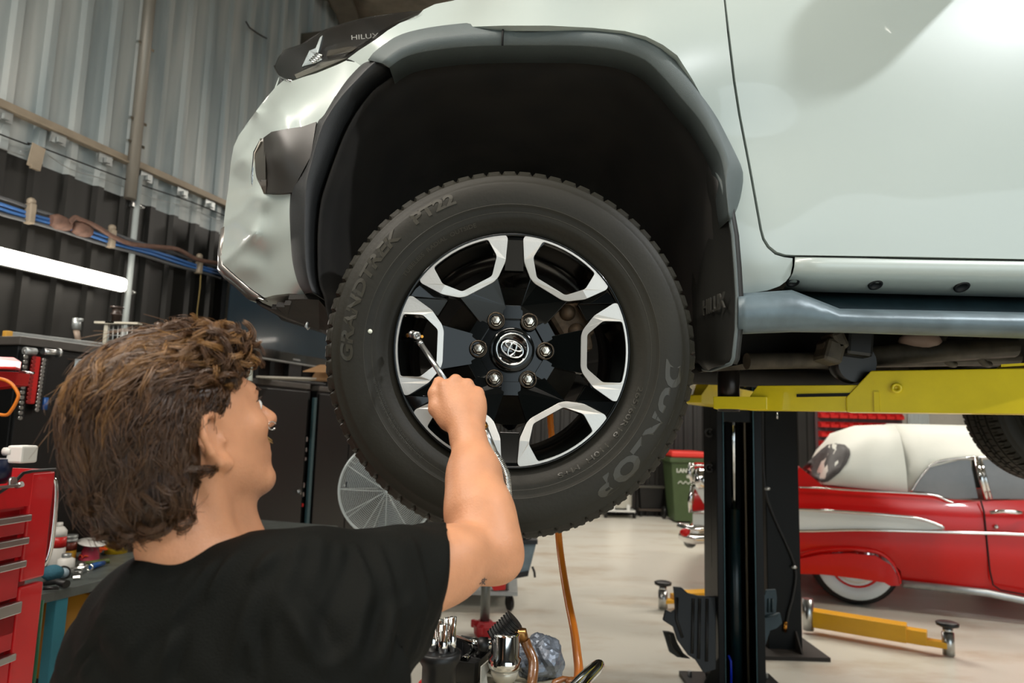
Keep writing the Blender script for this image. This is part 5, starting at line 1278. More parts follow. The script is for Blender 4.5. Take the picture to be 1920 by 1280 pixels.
mb = MB(); mb.tube([face3(86, 745, .05), face3(83, 768, .05)], .012, 10); tag(mb.build('hand_tool', mat('blue_plastic', '1f4f8f', .4)), 'blue handle hanging below the right black socket rail', 'tool')
# taped sheet, half behind the hair
mb = MB(); mb.prism([face3(141, 673, .035), face3(215, 678, .035), face3(205, 760, .035), face3(132, 744, .035)], WN*.001); sh_ = tag(mb.build('taped_sheet', mat('pale_blue_paper', 'a9b9bf', .6)), 'pale blue sheet taped on the black cabinet, half hidden by the hair', 'paper')
for i, (x0, x1, y) in enumerate(((151, 200, 682), (152, 198, 687), (150, 170, 693), (148, 195, 706), (147, 190, 714))):
    mb = MB(); mb.prism([face3(x0, y, .0365), face3(x1, y+2, .0365), face3(x1, y+3.3, .0365), face3(x0, y+1.3, .0365)], WN*.0005); mb.build('printed_line', mat('print_ink', '5a6668', .7), sh_)
# red box on a bracket, orange cable loop, white rod
rb = thing('red_tool_box', 'bright red metal box at the left edge with its lid tilted open', 'box', at(0, 720, 2.7))
mb = MB(); mb.prism([at(-70, 694, 2.7), at(35, 697, 2.7), at(30, 722, 2.7), at(-70, 735, 2.7)], (0, .07, 0)); mb.build('body', M['redplastic'], rb, bev=.004)
mb = MB(); mb.prism([at(-70, 670, 2.75), at(25, 673, 2.75), at(40, 682, 2.72), at(38, 694, 2.66), at(30, 691, 2.6), at(-70, 690, 2.6)], (0, .0, .008)); mb.build('lid', mat('red_lid', 'c8322a', .35), rb, bev=.002)
mb = MB(); mb.cyl(at(36, 697, 2.7), at(64, 699, 2.7), .005, seg=8); mb.build('lid_stay', M['chrome'], rb)
mb = MB(); mb.tube(smoothline([at(-20, 708, 2.5), at(5, 711, 2.5), at(22, 720, 2.5), at(34, 738, 2.5), at(32, 750, 2.5), at(22, 768, 2.5), at(10, 778, 2.5), at(-20, 772, 2.5)], 6), .006, 10); tag(mb.build('orange_cable', mat('orange_cable', 'd97a1c', .45)), 'orange cable looping at the left edge below the red box', 'cable')
# wire shelf rack behind the head
sk = thing('wire_rack', 'grey wire mesh rack standing on the cabinet behind the hair', 'rack', at(205, 650, 3.7))
mb = MB(); pz = lambda x, y, Y=3.75: at(x, y, Y)
mb.box((pz(190, 606)+pz(210, 605))/2, (.11, .05, .012)); mb.box((pz(201, 606)+pz(197, 650))/2, (.02, .02, (pz(201, 606)-pz(197, 650)).z)); mb.box((pz(204, 604)+pz(260, 608))/2, (.18, .05, .010)); mb.build('frame', mat('cream_bracket', 'b5b0a0', .5), sk)
for i in range(6):
    mb = MB(); mb.tube([pz(204+i*9, 606), pz(201+i*9, 660)], .003, 6); mb.build('wire', M['galv'], sk)
for i in range(3):
    mb = MB(); mb.tube([pz(203, 618+i*10), pz(256, 620+i*10)], .003, 6); mb.build('wire', M['galv'], sk)
mb = MB(); p = at(219, 585, 3.85); mb.lathe([(.022, -.06), (.024, -.02), (.030, -.018), (.030, -.01), (.022, -.008), (.024, .02), (.035, .022), (.035, .03)], p, (0, 0, 1), 16); tag(mb.build('dark_bottle', mat('dark_brown_glass', '3a2f2a', .3)), 'dark ribbed bottle on top of the wire rack', 'bottle')
mb = MB(); p = at(302, 606, 3.9); mb.cyl(p+Vector((0, 0, -.05)), p, .022, seg=16); tag(mb.build('metal_can', M['satin']), 'small shiny can peeking out above the hair', 'can')
pc_ = thing('grease_gun', 'cream and dark tool standing on the cabinet left of the wire rack', 'tool', at(145, 620, 3.6))
mb = MB(); mb.tube([at(144, 597, 3.6), at(143, 618, 3.6)], [.02, .022], 12); mb.build('head', M['galv'], pc_); mb = MB(); mb.tube([at(143, 618, 3.6), at(147, 641, 3.6)], [.016, .013], 10); mb.build('handle', mat('cream_plastic', '9a8878', .5), pc_); mb = MB(); mb.tube([at(140, 598, 3.6), at(155, 600, 3.6)], .008, 8); mb.build('spout', M['galv'], pc_)

# red tool chest at the left edge
P0 = at(97, 880, 2.15); P0.z = 0
TD = Vector((at(97, 880, 2.15).x-at(-300, 890, 1.25).x, 2.15-1.25, 0)).normalized()
TD = Vector((.12, 1, 0)).normalized(); TN = Vector((TD.y, -TD.x, 0)); RT = Matrix((TD, TN, Vector((0, 0, 1)))).transposed()
M['redpaint'] = mat('red_enamel', 'c4141b', .3, coat=.4, var=.06); M['redpaint2'] = mat('red_enamel_worn', 'b8252a', .4, var=.12)
zt = 1.4+(776-877)/1280*2.15; zm = 1.4+(777-1088)/1280*2.05
def tb_(mb, a, b, z, size, bev=0): return mb.box(P0+TD*a+TN*b+Vector((0, 0, z)), size, RT, bev)
L_ = .95
def chest(nm, label, z0, z1, drawers, open_top):
    c = thing(nm, label, 'tool chest', P0+TD*(-L_/2)+Vector((0, 0, z0)))
    mb = MB(); dep = .45
    tb_(mb, -L_/2, -dep/2-.02, (z0+z1)/2-(.05 if open_top else 0), (L_-.02, dep-.04, z1-z0-(.1 if open_top else 0)))
    if open_top:
        tb_(mb, -L_/2, -dep+.01, z1-.05, (L_, .012, .1)); tb_(mb, -L_/2, -.006, z1-.095, (L_, .012, .03)); tb_(mb, -.006, -dep/2, z1-.05, (.012, dep, .1)); tb_(mb, -L_+.006, -dep/2, z1-.05, (.012, dep, .1))
    mb.build('carcass', M['redpaint2'], c)
    for a in (-.045, -L_+.045):
        mb = MB(); tb_(mb, a, .0, (z0+z1)/2-.002, (.09, .03, z1-z0-.004), .006); mb.build('corner_post', M['redpaint'], c)
    if open_top:
        mb = MB(); mb.prism([P0+TD*a+TN*.014+Vector((0, 0, z)) for a, z in ((-.09, z1), (-.02, z1), (-.02, z1-.1), (-.4, z1-.1), (-.4, z1-.062), (-.2, z1-.055), (-.15, z1-.03), (-.12, z1-.004))], TN*-.012); mb.build('raised_corner', M['redpaint'], c)
        mb = MB(); mb.tube([P0+TD*a+TN*.012+Vector((0, 0, z)) for a, z in ((-.0, z1), (-.09, z1), (-.12, z1-.004), (-.15, z1-.03), (-.2, z1-.055), (-.4, z1-.062), (-.9, z1-.062))], .005, 8); mb.build('rubber_edging', M['black_plastic'], c)
    z = z1-(.12 if open_top else .05)
    for h in drawers:
        mb = MB(); tb_(mb, -L_/2, .006, z-h/2, (L_-.19, .018, h-.012), .003); d = mb.build('drawer', M['redpaint2'], c)
        mb = MB(); tb_(mb, -L_/2, .024, z-.012, (L_-.19, .022, .02), .003); mb.build('handle', M['satin'], d); z -= h
    return c
tc1 = chest('tool_chest', 'red top chest with silver drawer pulls at the left edge, tray full of tools', zm+.01, zt, (.065, .065, .115, .10), True)
hb_ = P0+TD*.015+TN*-.06
mb = MB(); mb.tube(smoothline([P0+TD*.0+TN*-.03+Vector((0, 0, zt-.04)), P0+TD*.035+TN*-.02+Vector((0, 0, zt-.035)), P0+TD*.045+TN*-.015+Vector((0, 0, zt-.1)), P0+TD*.045+TN*-.015+Vector((0, 0, zt-.24)), P0+TD*.03+TN*-.02+Vector((0, 0, zt-.29)), P0+TN*-.03+Vector((0, 0, zt-.285))], 6), .010, 10); mb.build('side_handle', M['chrome'], tc1)
tc2 = chest('tool_cabinet', 'red lower roller cabinet with silver drawer pulls under the red top chest', .12, zm, (.13, .13, .13, .2), False)
for a in (-.08, -L_+.08):
    for b in (-.05, -.38):
        mb = MB(); c0 = P0+TD*a+TN*b; mb.cyl(c0+Vector((0, 0, .06))-TN*.015, c0+Vector((0, 0, .06))+TN*.015, .06, seg=18); mb.box(c0+Vector((0, 0, .115)), (.06, .05, .02), RT); mb.build('castor', M['black_plastic'], tc2)
# things lying in the chest tray
def small(name, label, cat, mbf, m, group=None): 
    mb = MB(); mbf(mb); return tag(mb.build(name, m), label, cat, group)
zz = zt-.1
p = P0+TD*-.13+TN*-.06; small('battery_charger', 'small white plug-in charger sitting in the red chest tray', 'charger', lambda mb: (mb.box(at(42, 851, 2.02), (.06, .05, .05), RT, .006), mb.cyl(at(24, 846, 2.0), at(8, 846, 2.0), .012, seg=10)), mat('white_plastic', 'd9d8d2', .4))
small('screwdriver', 'steel screwdriver with a blue handle lying in the chest tray', 'tool', lambda mb: (mb.cyl(at(-20, 915, 1.95), at(30, 911, 1.95), .004, seg=8), mb.cyl(at(30, 911, 1.95), at(42, 907, 1.95), .008, seg=10)), M['satin'])
small('spanner', 'flat steel spanner lying in the chest tray below the screwdriver', 'tool', lambda mb: (mb.box(at(12, 912, 1.9), (.08, .012, .006), RT), mb.cyl(at(20, 903, 1.93), at(26, 903, 1.93), .014, seg=12)), M['satin'])
small('dark_blue_pot', 'dark blue pot standing in the chest tray at the left edge', 'pot', lambda mb: mb.lathe([(.03, 0), (.04, .02), (.04, .07), (.035, .07)], at(-12, 906, 2.0), (0, 0, 1), 20), mat('dark_blue_enamel', '131b33', .3))

# work bench along the wall
zb = .74
bp = lambda px, py: onz(px, py, zb)
B0 = bp(112, 1106); B1 = B0+WD*1.9
bench = thing('work_bench', 'worn teal and grey steel bench covered in small parts behind the shoulder', 'bench', (B0.x, B0.y, 0))
mb = MB(); ctr = B0-WD*.15; mb.prism([B0-WD*.5, B1, B1-WN*.6, B0-WD*.5-WN*.6], (0, 0, -.035)); mb.build('bench_top', mat('scuffed_bench_top', '4d5350', .5, var=.3, vscale=15), bench, bev=.003)
M['teal'] = mat('teal_paint', '1f6f80', .5, var=.15)
for a in (.02, 1.85):
    for b in (-.03, -.56):
        mb = MB(); q = B0+WD*a+WN*b; mb.box((q.x, q.y, (zb-.035)/2), (.05, .05, zb-.035), RW, .003); mb.build('leg', M['teal'], bench)
mb = MB(); q = B0+WD*.93+WN*-.3; mb.box((q.x, q.y, .2), (1.85, .52, .03), RW); mb.build('lower_shelf', M['cabtop'], bench)
M['wplast'] = mat('white_plastic', 'd9d8d2', .4)
def onb(px, py): return onz(px, py, zb)
def lathe_thing(name, label, cat, px, py, prof, m, sub=None):
    p = onb(px, py); t = thing(name, label, cat, p); mb = MB(); mb.lathe(prof, p, (0, 0, 1), 24); mb.build('body', m, t)
    for nm, pr, mm in (sub or []):
        mb = MB(); mb.lathe(pr, p, (0, 0, 1), 24); mb.build(nm, mm, t)
    return t
lathe_thing('spray_can', 'white and red spray can standing beside the red chest', 'spray can', 104, 1060, [(.030, 0), (.032, .003), (.032, .075), (.030, .078)], M['wplast'], [('red_band', [(.0322, .08), (.0322, .125)], M['redplastic']), ('upper_body', [(.0318, .125), (.0318, .15), (.02, .165), (.014, .168)], M['wplast']), ('nozzle', [(.013, .166), (.012, .185), (0, .187)], M['wplast'])])
lathe_thing('paint_tin', 'small yellow and brown tin with a stack of lids on the bench', 'tin', 125, 1052, [(.034, 0.0), (.034, .05)], mat('yellow_label', 'c99a30', .4), [('brown_label', [(.0342, .05), (.0342, .088)], mat('brown_label', '6e2f22', .4)), ('lid', [(.036, .088), (.036, .1), (.03, .1), (.03, .104), (.035, .106), (.035, .116), (0, .116)], M['galv'])])
lathe_thing('white_bottle', 'small white plastic bottle with a grey cap on the bench', 'bottle', 122, 1070, [(.030, 0), (.033, .004), (.033, .048), (.02, .056)], M['wplast'], [('cap', [(.018, .056), (.018, .072), (0, .072)], M['galv'])])
sp = onb(167, 1048); t = thing('wire_spool', 'spool wound with pink-red wire under a tilted pale flange on the bench', 'spool', sp)
mb = MB(); mb.lathe([(.045, 0)]+[(.040-.012*i/12+(.002 if i % 2 else 0), .004+i*.006) for i in range(12)], sp, (.1, 0, 1), 24); mb.build('wound_wire', mat('pink_red_wire', 'a12c44', .5), t); mb = MB(); mb.lathe([(.062, .078), (.062, .081), (0, .081)], sp, (.18, -.1, 1), 28); mb.build('flange', M['wplast'], t)
yt_ = onb(217, 1036); t = thing('yellow_tin', 'bright yellow tin with a black rim standing at the back of the bench', 'tin', yt_); mb = MB(); mb.lathe([(.050, 0), (.050, .095)], yt_, (0, 0, 1), 28); mb.build('body', mat('yellow_tin_paint', 'd8b21c', .4, var=.1), t); mb = MB(); mb.lathe([(.052, .095), (.052, .108), (.03, .11), (.03, .12), (0, .12)], yt_, (0, 0, 1), 28); mb.build('lid', M['black_plastic'], t)
small('blue_cloth', 'dark blue crumpled cloth behind the yellow tin', 'cloth', lambda mb: (mb.sphere(onb(243, 1030)+Vector((0, 0, .06)), .06, 14, 10, (1, .8, 1.1)), ), mat('navy_cloth', '141d3a', .8, bump=.6, bscale=40))
def rag(mb):
    n = 18; V = []
    a = onb(160, 1052); b = onb(262, 1020)
    for i in range(n):
        for j in range(6):
            t = i/(n-1); s_ = j/5; p = a.lerp(b, t)+WN*(-.05+.05*s_+.01*math.sin(i*2.1))+Vector((0, 0, .008+.02*abs(math.sin(i*1.7+j))+.05*t*t)); V.append(p)
    mb.add(V, [(i*6+j, (i+1)*6+j, (i+1)*6+j+1, i*6+j+1) for i in range(n-1) for j in range(5)], True)
mb = MB(); rag(mb); tag(mb.build('orange_rag', mat('orange_cloth', 'e0521c', .8), solid=.003), 'bright orange rag strewn across the back of the bench', 'cloth')
small('green_pliers', 'green handled tool lying in front of the orange rag', 'tool', lambda mb: mb.tube([onb(158, 1060)+Vector((0, 0, .01)), onb(205, 1056)+Vector((0, 0, .012))], [.008, .011], 8), mat('olive_green_plastic', '4c5a24', .5))
small('blue_socket', 'blue handled ratchet end lying on the bench', 'tool', lambda mb: (mb.tube([onb(171, 1068)+Vector((0, 0, .014)), onb(194, 1061)+Vector((0, 0, .014))], [.013, .010], 12)), mat('blue_plastic', '1f4f8f', .4))
small('steel_ring', 'shiny steel ring at the end of the blue tool', 'ring', lambda mb: mb.tube([onb(168, 1070)+Vector((.012*math.cos(t), .0, .014+.012*math.sin(t))) for t in [i*PI/10 for i in range(20)]], .004, 8, closed=True), M['chrome'])
rg3 = random.Random(5)
for i, (x, y) in enumerate(((132, 1077), (140, 1080), (137, 1071), (147, 1078), (152, 1069), (157, 1073), (149, 1064), (163, 1066), (143, 1087), (156, 1062))):
    p = onb(x, y)+Vector((0, 0, .010)); d = Vector((rg3.uniform(-1, 1), rg3.uniform(-1, 1), 0)).normalized(); tag(MB().cyl(p-d*.012, p+d*.012, .009, seg=6, smooth=False).build('loose_nut', M['satin']), 'small shiny steel fitting scattered on the bench top', 'fitting', 'loose steel fittings on the bench')
t = thing('hose_clamp', 'black ring with a pale disc face leaning beside the white bottle', 'clamp', onb(117, 1080)); c0 = onb(117, 1084)+Vector((0, 0, .022))
mb = MB(); mb.lathe([(.026, -.006), (.028, 0), (.026, .006), (.022, .006), (.022, -.006)], c0, (.5, -.8, .25), 24, caps=False); mb.build('ring', M['black_plastic'], t); mb = MB(); mb.lathe([(.021, -.004), (.021, .002), (0, .003)], c0, (.5, -.8, .25), 24); mb.build('disc', mat('pale_blue_disc', 'a9bcc6', .3), t)
small('black_pliers', 'black pliers lying across the near corner of the bench', 'tool', lambda mb: (mb.tube([bp(80, 1102)+Vector((0, 0, .014)), bp(105, 1100)+Vector((0, 0, .02)), bp(124, 1104)+Vector((0, 0, .018))], [.008, .012, .015], 10), mb.tube([bp(80, 1110)+Vector((0, 0, .014)), bp(110, 1108)+Vector((0, 0, .012))], .007, 8)), M['black_plastic'])
small('teal_cloth', 'teal blue crumpled cloth beside the red chest', 'cloth', lambda mb: mb.sphere(onb(97, 1088)+Vector((0, 0, .03)), .035, 12, 8, (1.2, 1, .9)), mat('teal_cloth', '2f6476', .8, bump=.6, bscale=50))
# green broom stick and yellow reel under the bench
small('green_pole', 'slim green pole leaning in the dark below the bench', 'pole', lambda mb: mb.tube([at(78, 1125, 2.35), at(62, 1275, 2.3), Vector((at(58, 1300, 2.3).x, 2.28, .02))], .008, 8), mat('green_paint', '1f6a48', .5))
pr = at(108, 1158, 2.9); small('yellow_reel', 'dark yellow round hose reel on the shelf under the bench', 'reel', lambda mb: mb.lathe([(.16, -.04), (.17, 0), (.16, .04), (.05, .045), (0, .045)], pr+Vector((.02, 0, -.06)), (.8, -.6, 0), 32), mat('mustard_plastic', 'b07a1c', .5))
# ---------------------------------------------------------------- vehicle lift
M['lyel'] = mat('yellow_lift_paint', 'e0c91e', .35, var=.08, vscale=10, coat=.2)
M['oyel'] = mat('amber_yellow_paint', 'e6a91c', .35, var=.06)
lift_arm = thing('lift_arm', 'yellow telescopic lift arm with its pad under the front of the truck', 'lift arm', at(1640, 740, 1.8))
def armbox(p0, p1, h, w, mbx=None, cut=0):
    d = (p1-p0); d.z = 0; d.normalize(); s_ = Vector((-d.y, d.x, 0)); mb = mbx or MB()
    a = p0; b = p1; z0 = a.z
    prof = [(0, 0), (0, h*(.35 if cut else 1)), (cut, h), ((b-a).length, h), ((b-a).length, 0)]
    pts = [a-s_*w/2+d*x+Vector((0, 0, z)) for x, z in prof]; mb.prism(pts, s_*w); return mb
q0 = at(1341, 767, 1.95); q1 = at(1405, 768, 1.92); q2 = at(1590, 772, 1.80); q3 = at(1925, 777, 1.60); qz = q1.z
for q in (q0, q1, q2, q3): q.z = qz
d_ = (q3-q1); L3 = d_.length; d_.normalize()
h1 = at(1405, 727, 1.92).z-qz; h2 = at(1660, 697, 1.76).z-qz; 
mb = MB(); armbox(q0, q1+d_*.05, .034, .09, mb); mb.build('pad_plate', M['lyel'], lift_arm, bev=.002)
mb = MB(); armbox(q1-Vector((0, 0, .002)), q1+d_*.6, h1+.006, .075, mb, .03); mb.build('inner_stage', M['lyel'], lift_arm, bev=.002)
mb = MB(); armbox(q2-Vector((0, 0, .004)), q1+d_*1.25, h2+.003, .10, mb, .06); mb.build('outer_stage', M['lyel'], lift_arm, bev=.003)
s_ = Vector((-d_.y, d_.x, 0))
mb = MB(); a = q1+d_*.13-s_*.0385+Vector((0, 0, h1*.55)); mb.prism([a, a+d_*.32+Vector((0, 0, .006)), a+d_*.32+Vector((0, 0, .015)), a+Vector((0, 0, .008))], s_*-.0015); mb.build('slot', M['seal'], lift_arm)
mb = MB(); c0 = at(1647, 736, 1.72); mb.lathe([(.012, 0), (.013, .008), (.006, .009), (.006, .002), (0, .002)], q2+d_*.115-s_*.052+Vector((0, 0, h2*.55)), -s_, 20); mb.build('lock_bolt', M['lyel'], lift_arm)
mb = MB(); a = q2+d_*.07-s_*.052; mb.box(a+Vector((0, 0, .022)), (.012, .006, .05), Matrix((d_, s_, Vector((0, 0, 1)))).transposed()); mb.build('stop_tab', M['lyel'], lift_arm)
mb = MB(); a = q0.lerp(q1, .5)+Vector((0, 0, .034)); a = Vector((at(1366, 720, 1.93).x, 1.93, a.z)); mb.cyl(a-Vector((0, 0, .04)), (a.x, a.y, 1.612), .030, seg=24); mb.lathe([(.045, 0), (.047, .012), (.02, .014)], (a.x, a.y, 1.598), (0, 0, 1), 24); mb.build('screw_pad', mat('dark_steel_post', '2c2724', .3, .6), lift_arm)
mb = MB(); mb.prism([q2+d_*.33+s_*x*.05+Vector((0, 0, h2+.003)) for x in (-1, 1)]+[q1+d_*1.25+s_*x*.05+Vector((0, 0, h2+.035)) for x in (1, -1)], (0, 0, .006)); mb.build('gusset', M['lyel'], lift_arm)
# column of this arm, just outside the frame to the right
base = q1+d_*1.25
colN = thing('lift_column', 'dark lift column on the near side of the truck', 'lift column', (base.x+.12, base.y-.05, 0))
mb = MB(); mb.box((base.x+.17, base.y-.08, 1.9), (.3, .3, 3.8)); mb.box((base.x+.17, base.y-.08, .01), (.5, .5, .02)); mb.build('post', M['black_metal'], colN, bev=.01)
# far column (open C section towards the truck)
Yc = 3.84; cx0 = at(1345, 1000, Yc).x; cx1 = at(1432, 1000, Yc).x; Hc_ = 3.9
col = thing('lift_column', 'black two post lift column with a chrome ram, in front of the red car', 'lift column', ((cx0+cx1)/2, Yc+.1, 0))
mb = MB()
for xa, xb, ya, yb_ in ((cx0, cx0+.035, Yc, Yc+.25), (cx1-.045, cx1, Yc, Yc+.25), (cx0, cx1, Yc+.24, Yc+.26)):
    mb.box(((xa+xb)/2, (ya+yb_)/2, Hc_/2+.01), (xb-xa, yb_-ya, Hc_))
mb.build('post', M['black_metal'], col, bev=.004)
for x in (cx0+.038, cx1-.048): 
    mb = MB(); mb.box((x, Yc+.003, Hc_/2), (.005, .008, Hc_-.05)); mb.build('lit_edge', mat('blue_lit_edge', '2c4a50', .3, .3), col)  # strips along the flange edges, the bluish light on them put into the colour
mb = MB(); rx = at(1376, 900, Yc+.1).x; mb.cyl((rx, Yc+.10, .03), (rx, Yc+.10, 1.4+(807-945)/1280*3.94), .033, seg=20); mb.build('ram_cylinder', mat('dark_green_blue_paint', '0f2226', .3), col)
mb = MB(); mb.cyl((rx, Yc+.10, .9), (rx, Yc+.10, 1.85), .016, seg=16); mb.build('ram_rod', M['chrome'], col)
mb = MB(); mb.box(((cx0+cx1)/2, Yc+.10, 1.66), (.2, .16, .4)); mb.build('carriage', M['black_metal'], col, bev=.006)
mb = MB(); mb.cyl((cx1-.075, Yc+.06, .03), (cx1-.078, Yc+.06, 3.8), .007, seg=8); mb.build('steel_cable', mat('brownish_cable', '5a5144', .4, .4), col)
mb = MB(); mb.tube([(rx-.045, Yc+.05, .05), (rx-.045, Yc+.05, .17), (rx-.055, Yc+.06, .2)], .007, 8); mb.build('blue_hose', mat('cobalt_blue', '1a34c8', .4), col)
mb = MB(); mb.box(((cx0+cx1)/2, Yc+.1, .012), (.52, .45, .024)); mb.prism([Vector((cx0, Yc, .02)), Vector((cx0-.13, Yc-.05, .02)), Vector((cx0, Yc, .2))], (0, .012, 0)); mb.build('base_plate', M['black_metal'], col)
for x, y in ((cx0-.09, Yc-.06), (cx1+.09, Yc-.06), (cx0-.09, Yc+.25), (cx1+.09, Yc+.25)):
    mb = MB(); mb.cyl((x, y, .02), (x, y, .05), .012, seg=6, smooth=False); mb.build('anchor_bolt', M['galv'], col)
mb = MB(); xl = at(1333, 900, Yc+.12).x; mb.box((xl+.012, Yc+.16, 1.6), (.03, .1, 1.9)); mb.build('side_plate', M['black_metal'], col)
for y_ in (810, 876):
    mb = MB(); p = at(1329, y_, Yc+.12); mb.lathe([(.03, -.01), (.03, .012), (.014, .014), (.014, .0), (0, 0)], (p.x, Yc+.1, p.z), (-.35, -1, 0), 20); mb.build('side_bolt', M['black_plastic'], col)
mb = MB(); zt_ = 1.4+(807-955)/1280*3.96; mb.box((xl+.022, Yc+.14, zt_/2), (.045, .06, zt_)); tag(mb.build('door_stop_post', mat('khaki_post', '7d7666', .6)), 'beige square post hugging the left side of the black lift column', 'post')
# far arms of this lift, raised with the truck
far = thing('lift_arm', 'yellow lift arm reaching from the black column to the far side of the truck', 'lift arm', at(1420, 735, 3.5))
a = at(1291, 750, 3.1); b = at(1400, 752, 3.85); a.z = b.z = 1.53
mb = MB(); armbox(a, Vector((b.x, b.y, a.z)), .10, .12, mb, .12); mb.prism([a+Vector((.02, .03, .10)), a+Vector((.16, .10, .17)), a+Vector((.2, .12, .10))], (0, .05, 0)); mb.build('inner_stage', M['lyel'], far, bev=.003)
mb = MB(); mb.box(a+Vector((-.03, 0, .05)), (.05, .07, .09), None, .006); mb.build('pad_plate', mat('dark_steel_post', '2c2724'), far)
far2 = thing('lift_arm', 'second yellow lift arm seen as a slim bar right of the black column', 'lift arm', at(1450, 716, 3.6))
mb = MB(); mb.tube([at(1395, 718, 3.6), at(1440, 713, 3.5), at(1462, 715, 3.45), at(1505, 724, 3.3)], [.02, .02, .018, .014], 8); mb.build('arm_bar', M['lyel'], far2); mb = MB(); mb.box(at(1443, 722, 3.5), (.03, .04, .07)); mb.build('pad_plate', M['lyel'], far2)

# neighbouring lift: second column, its floor arms
Y2 = 4.62; x0 = at(1437, 1000, Y2).x; x1 = at(1500, 1000, Y2).x
col2 = thing('lift_column', 'broad black lift column of the next bay with a thin hose on its face', 'lift column', ((x0+x1)/2, Y2+.1, 0))
mb = MB(); mb.box(((x0+x1)/2, Y2+.14, 1.95), (x1-x0, .28, 3.9)); mb.build('post', mat('black_column_paint', '070807', .5, spec=.2, var=.2), col2, bev=.006)
mb = MB(); mb.box(((x0+x1)/2-.0, Y2+.1, .012), (x1-x0+.22, .5, .024)); mb.prism([Vector((x1-.05, Y2-.01, .02)), Vector((x1-.05, Y2-.11, .02)), Vector((x1-.05, Y2-.01, .14))], (.01, 0, 0)); mb.build('base_plate', mat('dirty_base_plate', '2a241f', .7), col2)
P_ = [at(x, y, Y2-.012) for x, y in ((1432, 700), (1430, 800), (1433, 900), (1444, 950), (1470, 1010), (1487, 1050), (1492, 1080), (1486, 1120), (1478, 1150), (1473, 1185))]
mb = MB(); mb.tube(smoothline(P_, 5), .008, 8); mb.build('hydraulic_hose', M['black_plastic'], col2)
for x, y in ((1439, 916), (1489, 1063)): mb = MB(); p = at(x, y, Y2-.02); mb.sphere(p, .011, 10, 8, (1.8, 1, 1)); mb.build('hose_clip', M['satin'], col2)
mb = MB(); mb.cyl(at(1473, 1165, Y2-.012), at(1472, 1184, Y2-.012), .012, seg=12); mb.build('hose_fitting', mat('brass', 'c98a3c'), col2)
mb = MB(); mb.tube([at(1457, 772, Y2-.015), at(1457, 785, Y2-.02)], .006, 8); mb.build('hook', M['chrome'], col2)
def floor_arm(label, a, b, zc, hh, post):
    t = thing('floor_arm', label, 'lift arm', (a+b)/2); a = Vector((a.x, a.y, zc)); b = Vector((b.x, b.y, zc)); d = (b-a).normalized(); L_ = (b-a).length
    mb = MB(); armbox(a, a+d*L_*.72, hh, .12, mb); mb.build('outer_stage', M['oyel'], t, bev=.004)
    mb = MB(); armbox(a+d*L_*.70, a+d*L_*.86, hh*.8, .09, mb, 0); armbox(a+d*L_*.84, b, hh*.35, .07, mb); mb.build('inner_stage', M['oyel'], t, bev=.004)
    mb = MB(); mb.cyl((b.x, b.y, .01), (b.x, b.y, zc+.10), .036, seg=20); mb.lathe([(.030, 0), (.030, .03)], (b.x, b.y, zc+.10), (0, 0, 1), 20); mb.build('screw_post', M['satin'], t)
    mb = MB(); mb.lathe([(.03, 0), (.065, .012), (.068, .03), (.055, .036), (0, .036)], (b.x, b.y, zc+.13), (0, 0, 1), 28); mb.build('rubber_pad', M['black_plastic'], t)
    return t
e0 = onz(1520, 1158, .1); e1 = onz(1778, 1206, .08)
fa1 = floor_arm('yellow lift arm resting low on the floor in front of the red car', e0, e1, .05, .11, None)
mb = MB(); p = onz(1515, 1160, .1); mb.cyl((p.x, p.y, .025), (p.x, p.y, .24), .038, seg=20); mb.build('hinge_pin', M['satin'], fa1)
e2 = onz(1243, 1118, .1); e3 = onz(1370, 1112, .1)
fa2 = floor_arm('yellow floor arm with a round black pad, left of the black lift column', Vector((e3.x, e3.y, 0)), e2, .05, .08, None)

# black plastic guards leaning on the column foot
def guard(name, label, pl, Y, m, ribs, lean=.0):
    t = thing(name, label, 'guard', at(pl[0][0], pl[0][1], Y)); mb = MB(); mb.prism([at(x, y, Y+(y-1100)*-.0006) for x, y in pl], (0, .02, 0)); mb.build('sheet', m, t, bev=.004)
    for r in ribs: mb = MB(); mb.tube([at(x, y, Y-.004+(y-1100)*-.0006) for x, y in r], .008, 8); mb.build('rib', m, t)
    return t
guard('splash_guard', 'black moulded plastic guard leaning on the left foot of the lift column', [(1263, 1100), (1278, 1101), (1290, 1112), (1310, 1117), (1343, 1118), (1343, 1255), (1320, 1262), (1304, 1237), (1290, 1228), (1270, 1200), (1262, 1175), (1243, 1163), (1248, 1143), (1258, 1148), (1266, 1143), (1264, 1110)], 3.90, mat('worn_black_moulding', '121211', .5, var=.3), [[(1270, 1120), (1268, 1160), (1280, 1195)], [(1300, 1122), (1298, 1225)], [(1312, 1122), (1310, 1235)], [(1326, 1122), (1325, 1240)]])
guard('splash_guard', 'curved olive-black strip guard lying at the foot of the column', [(1243, 1183), (1254, 1184), (1264, 1187), (1270, 1205), (1282, 1225), (1295, 1235), (1270, 1232), (1255, 1222), (1250, 1205)], 4.12, mat('olive_black_strip', '33322a', .5), [[(1254, 1190), (1262, 1215), (1280, 1230)]])
guard('splash_guard', 'dusty blue-black moulded guard leaning on the right foot of the lift column', [(1433, 1118), (1437, 1106), (1455, 1105), (1457, 1120), (1455, 1150), (1463, 1149), (1467, 1168), (1456, 1178), (1444, 1182), (1434, 1213), (1433, 1213)], 4.13, mat('dusty_blue_black', '2c4148', .5, var=.25), [[(1442, 1122), (1441, 1148)], [(1448, 1122), (1448, 1148)], [(1432, 1156), (1458, 1152)]])

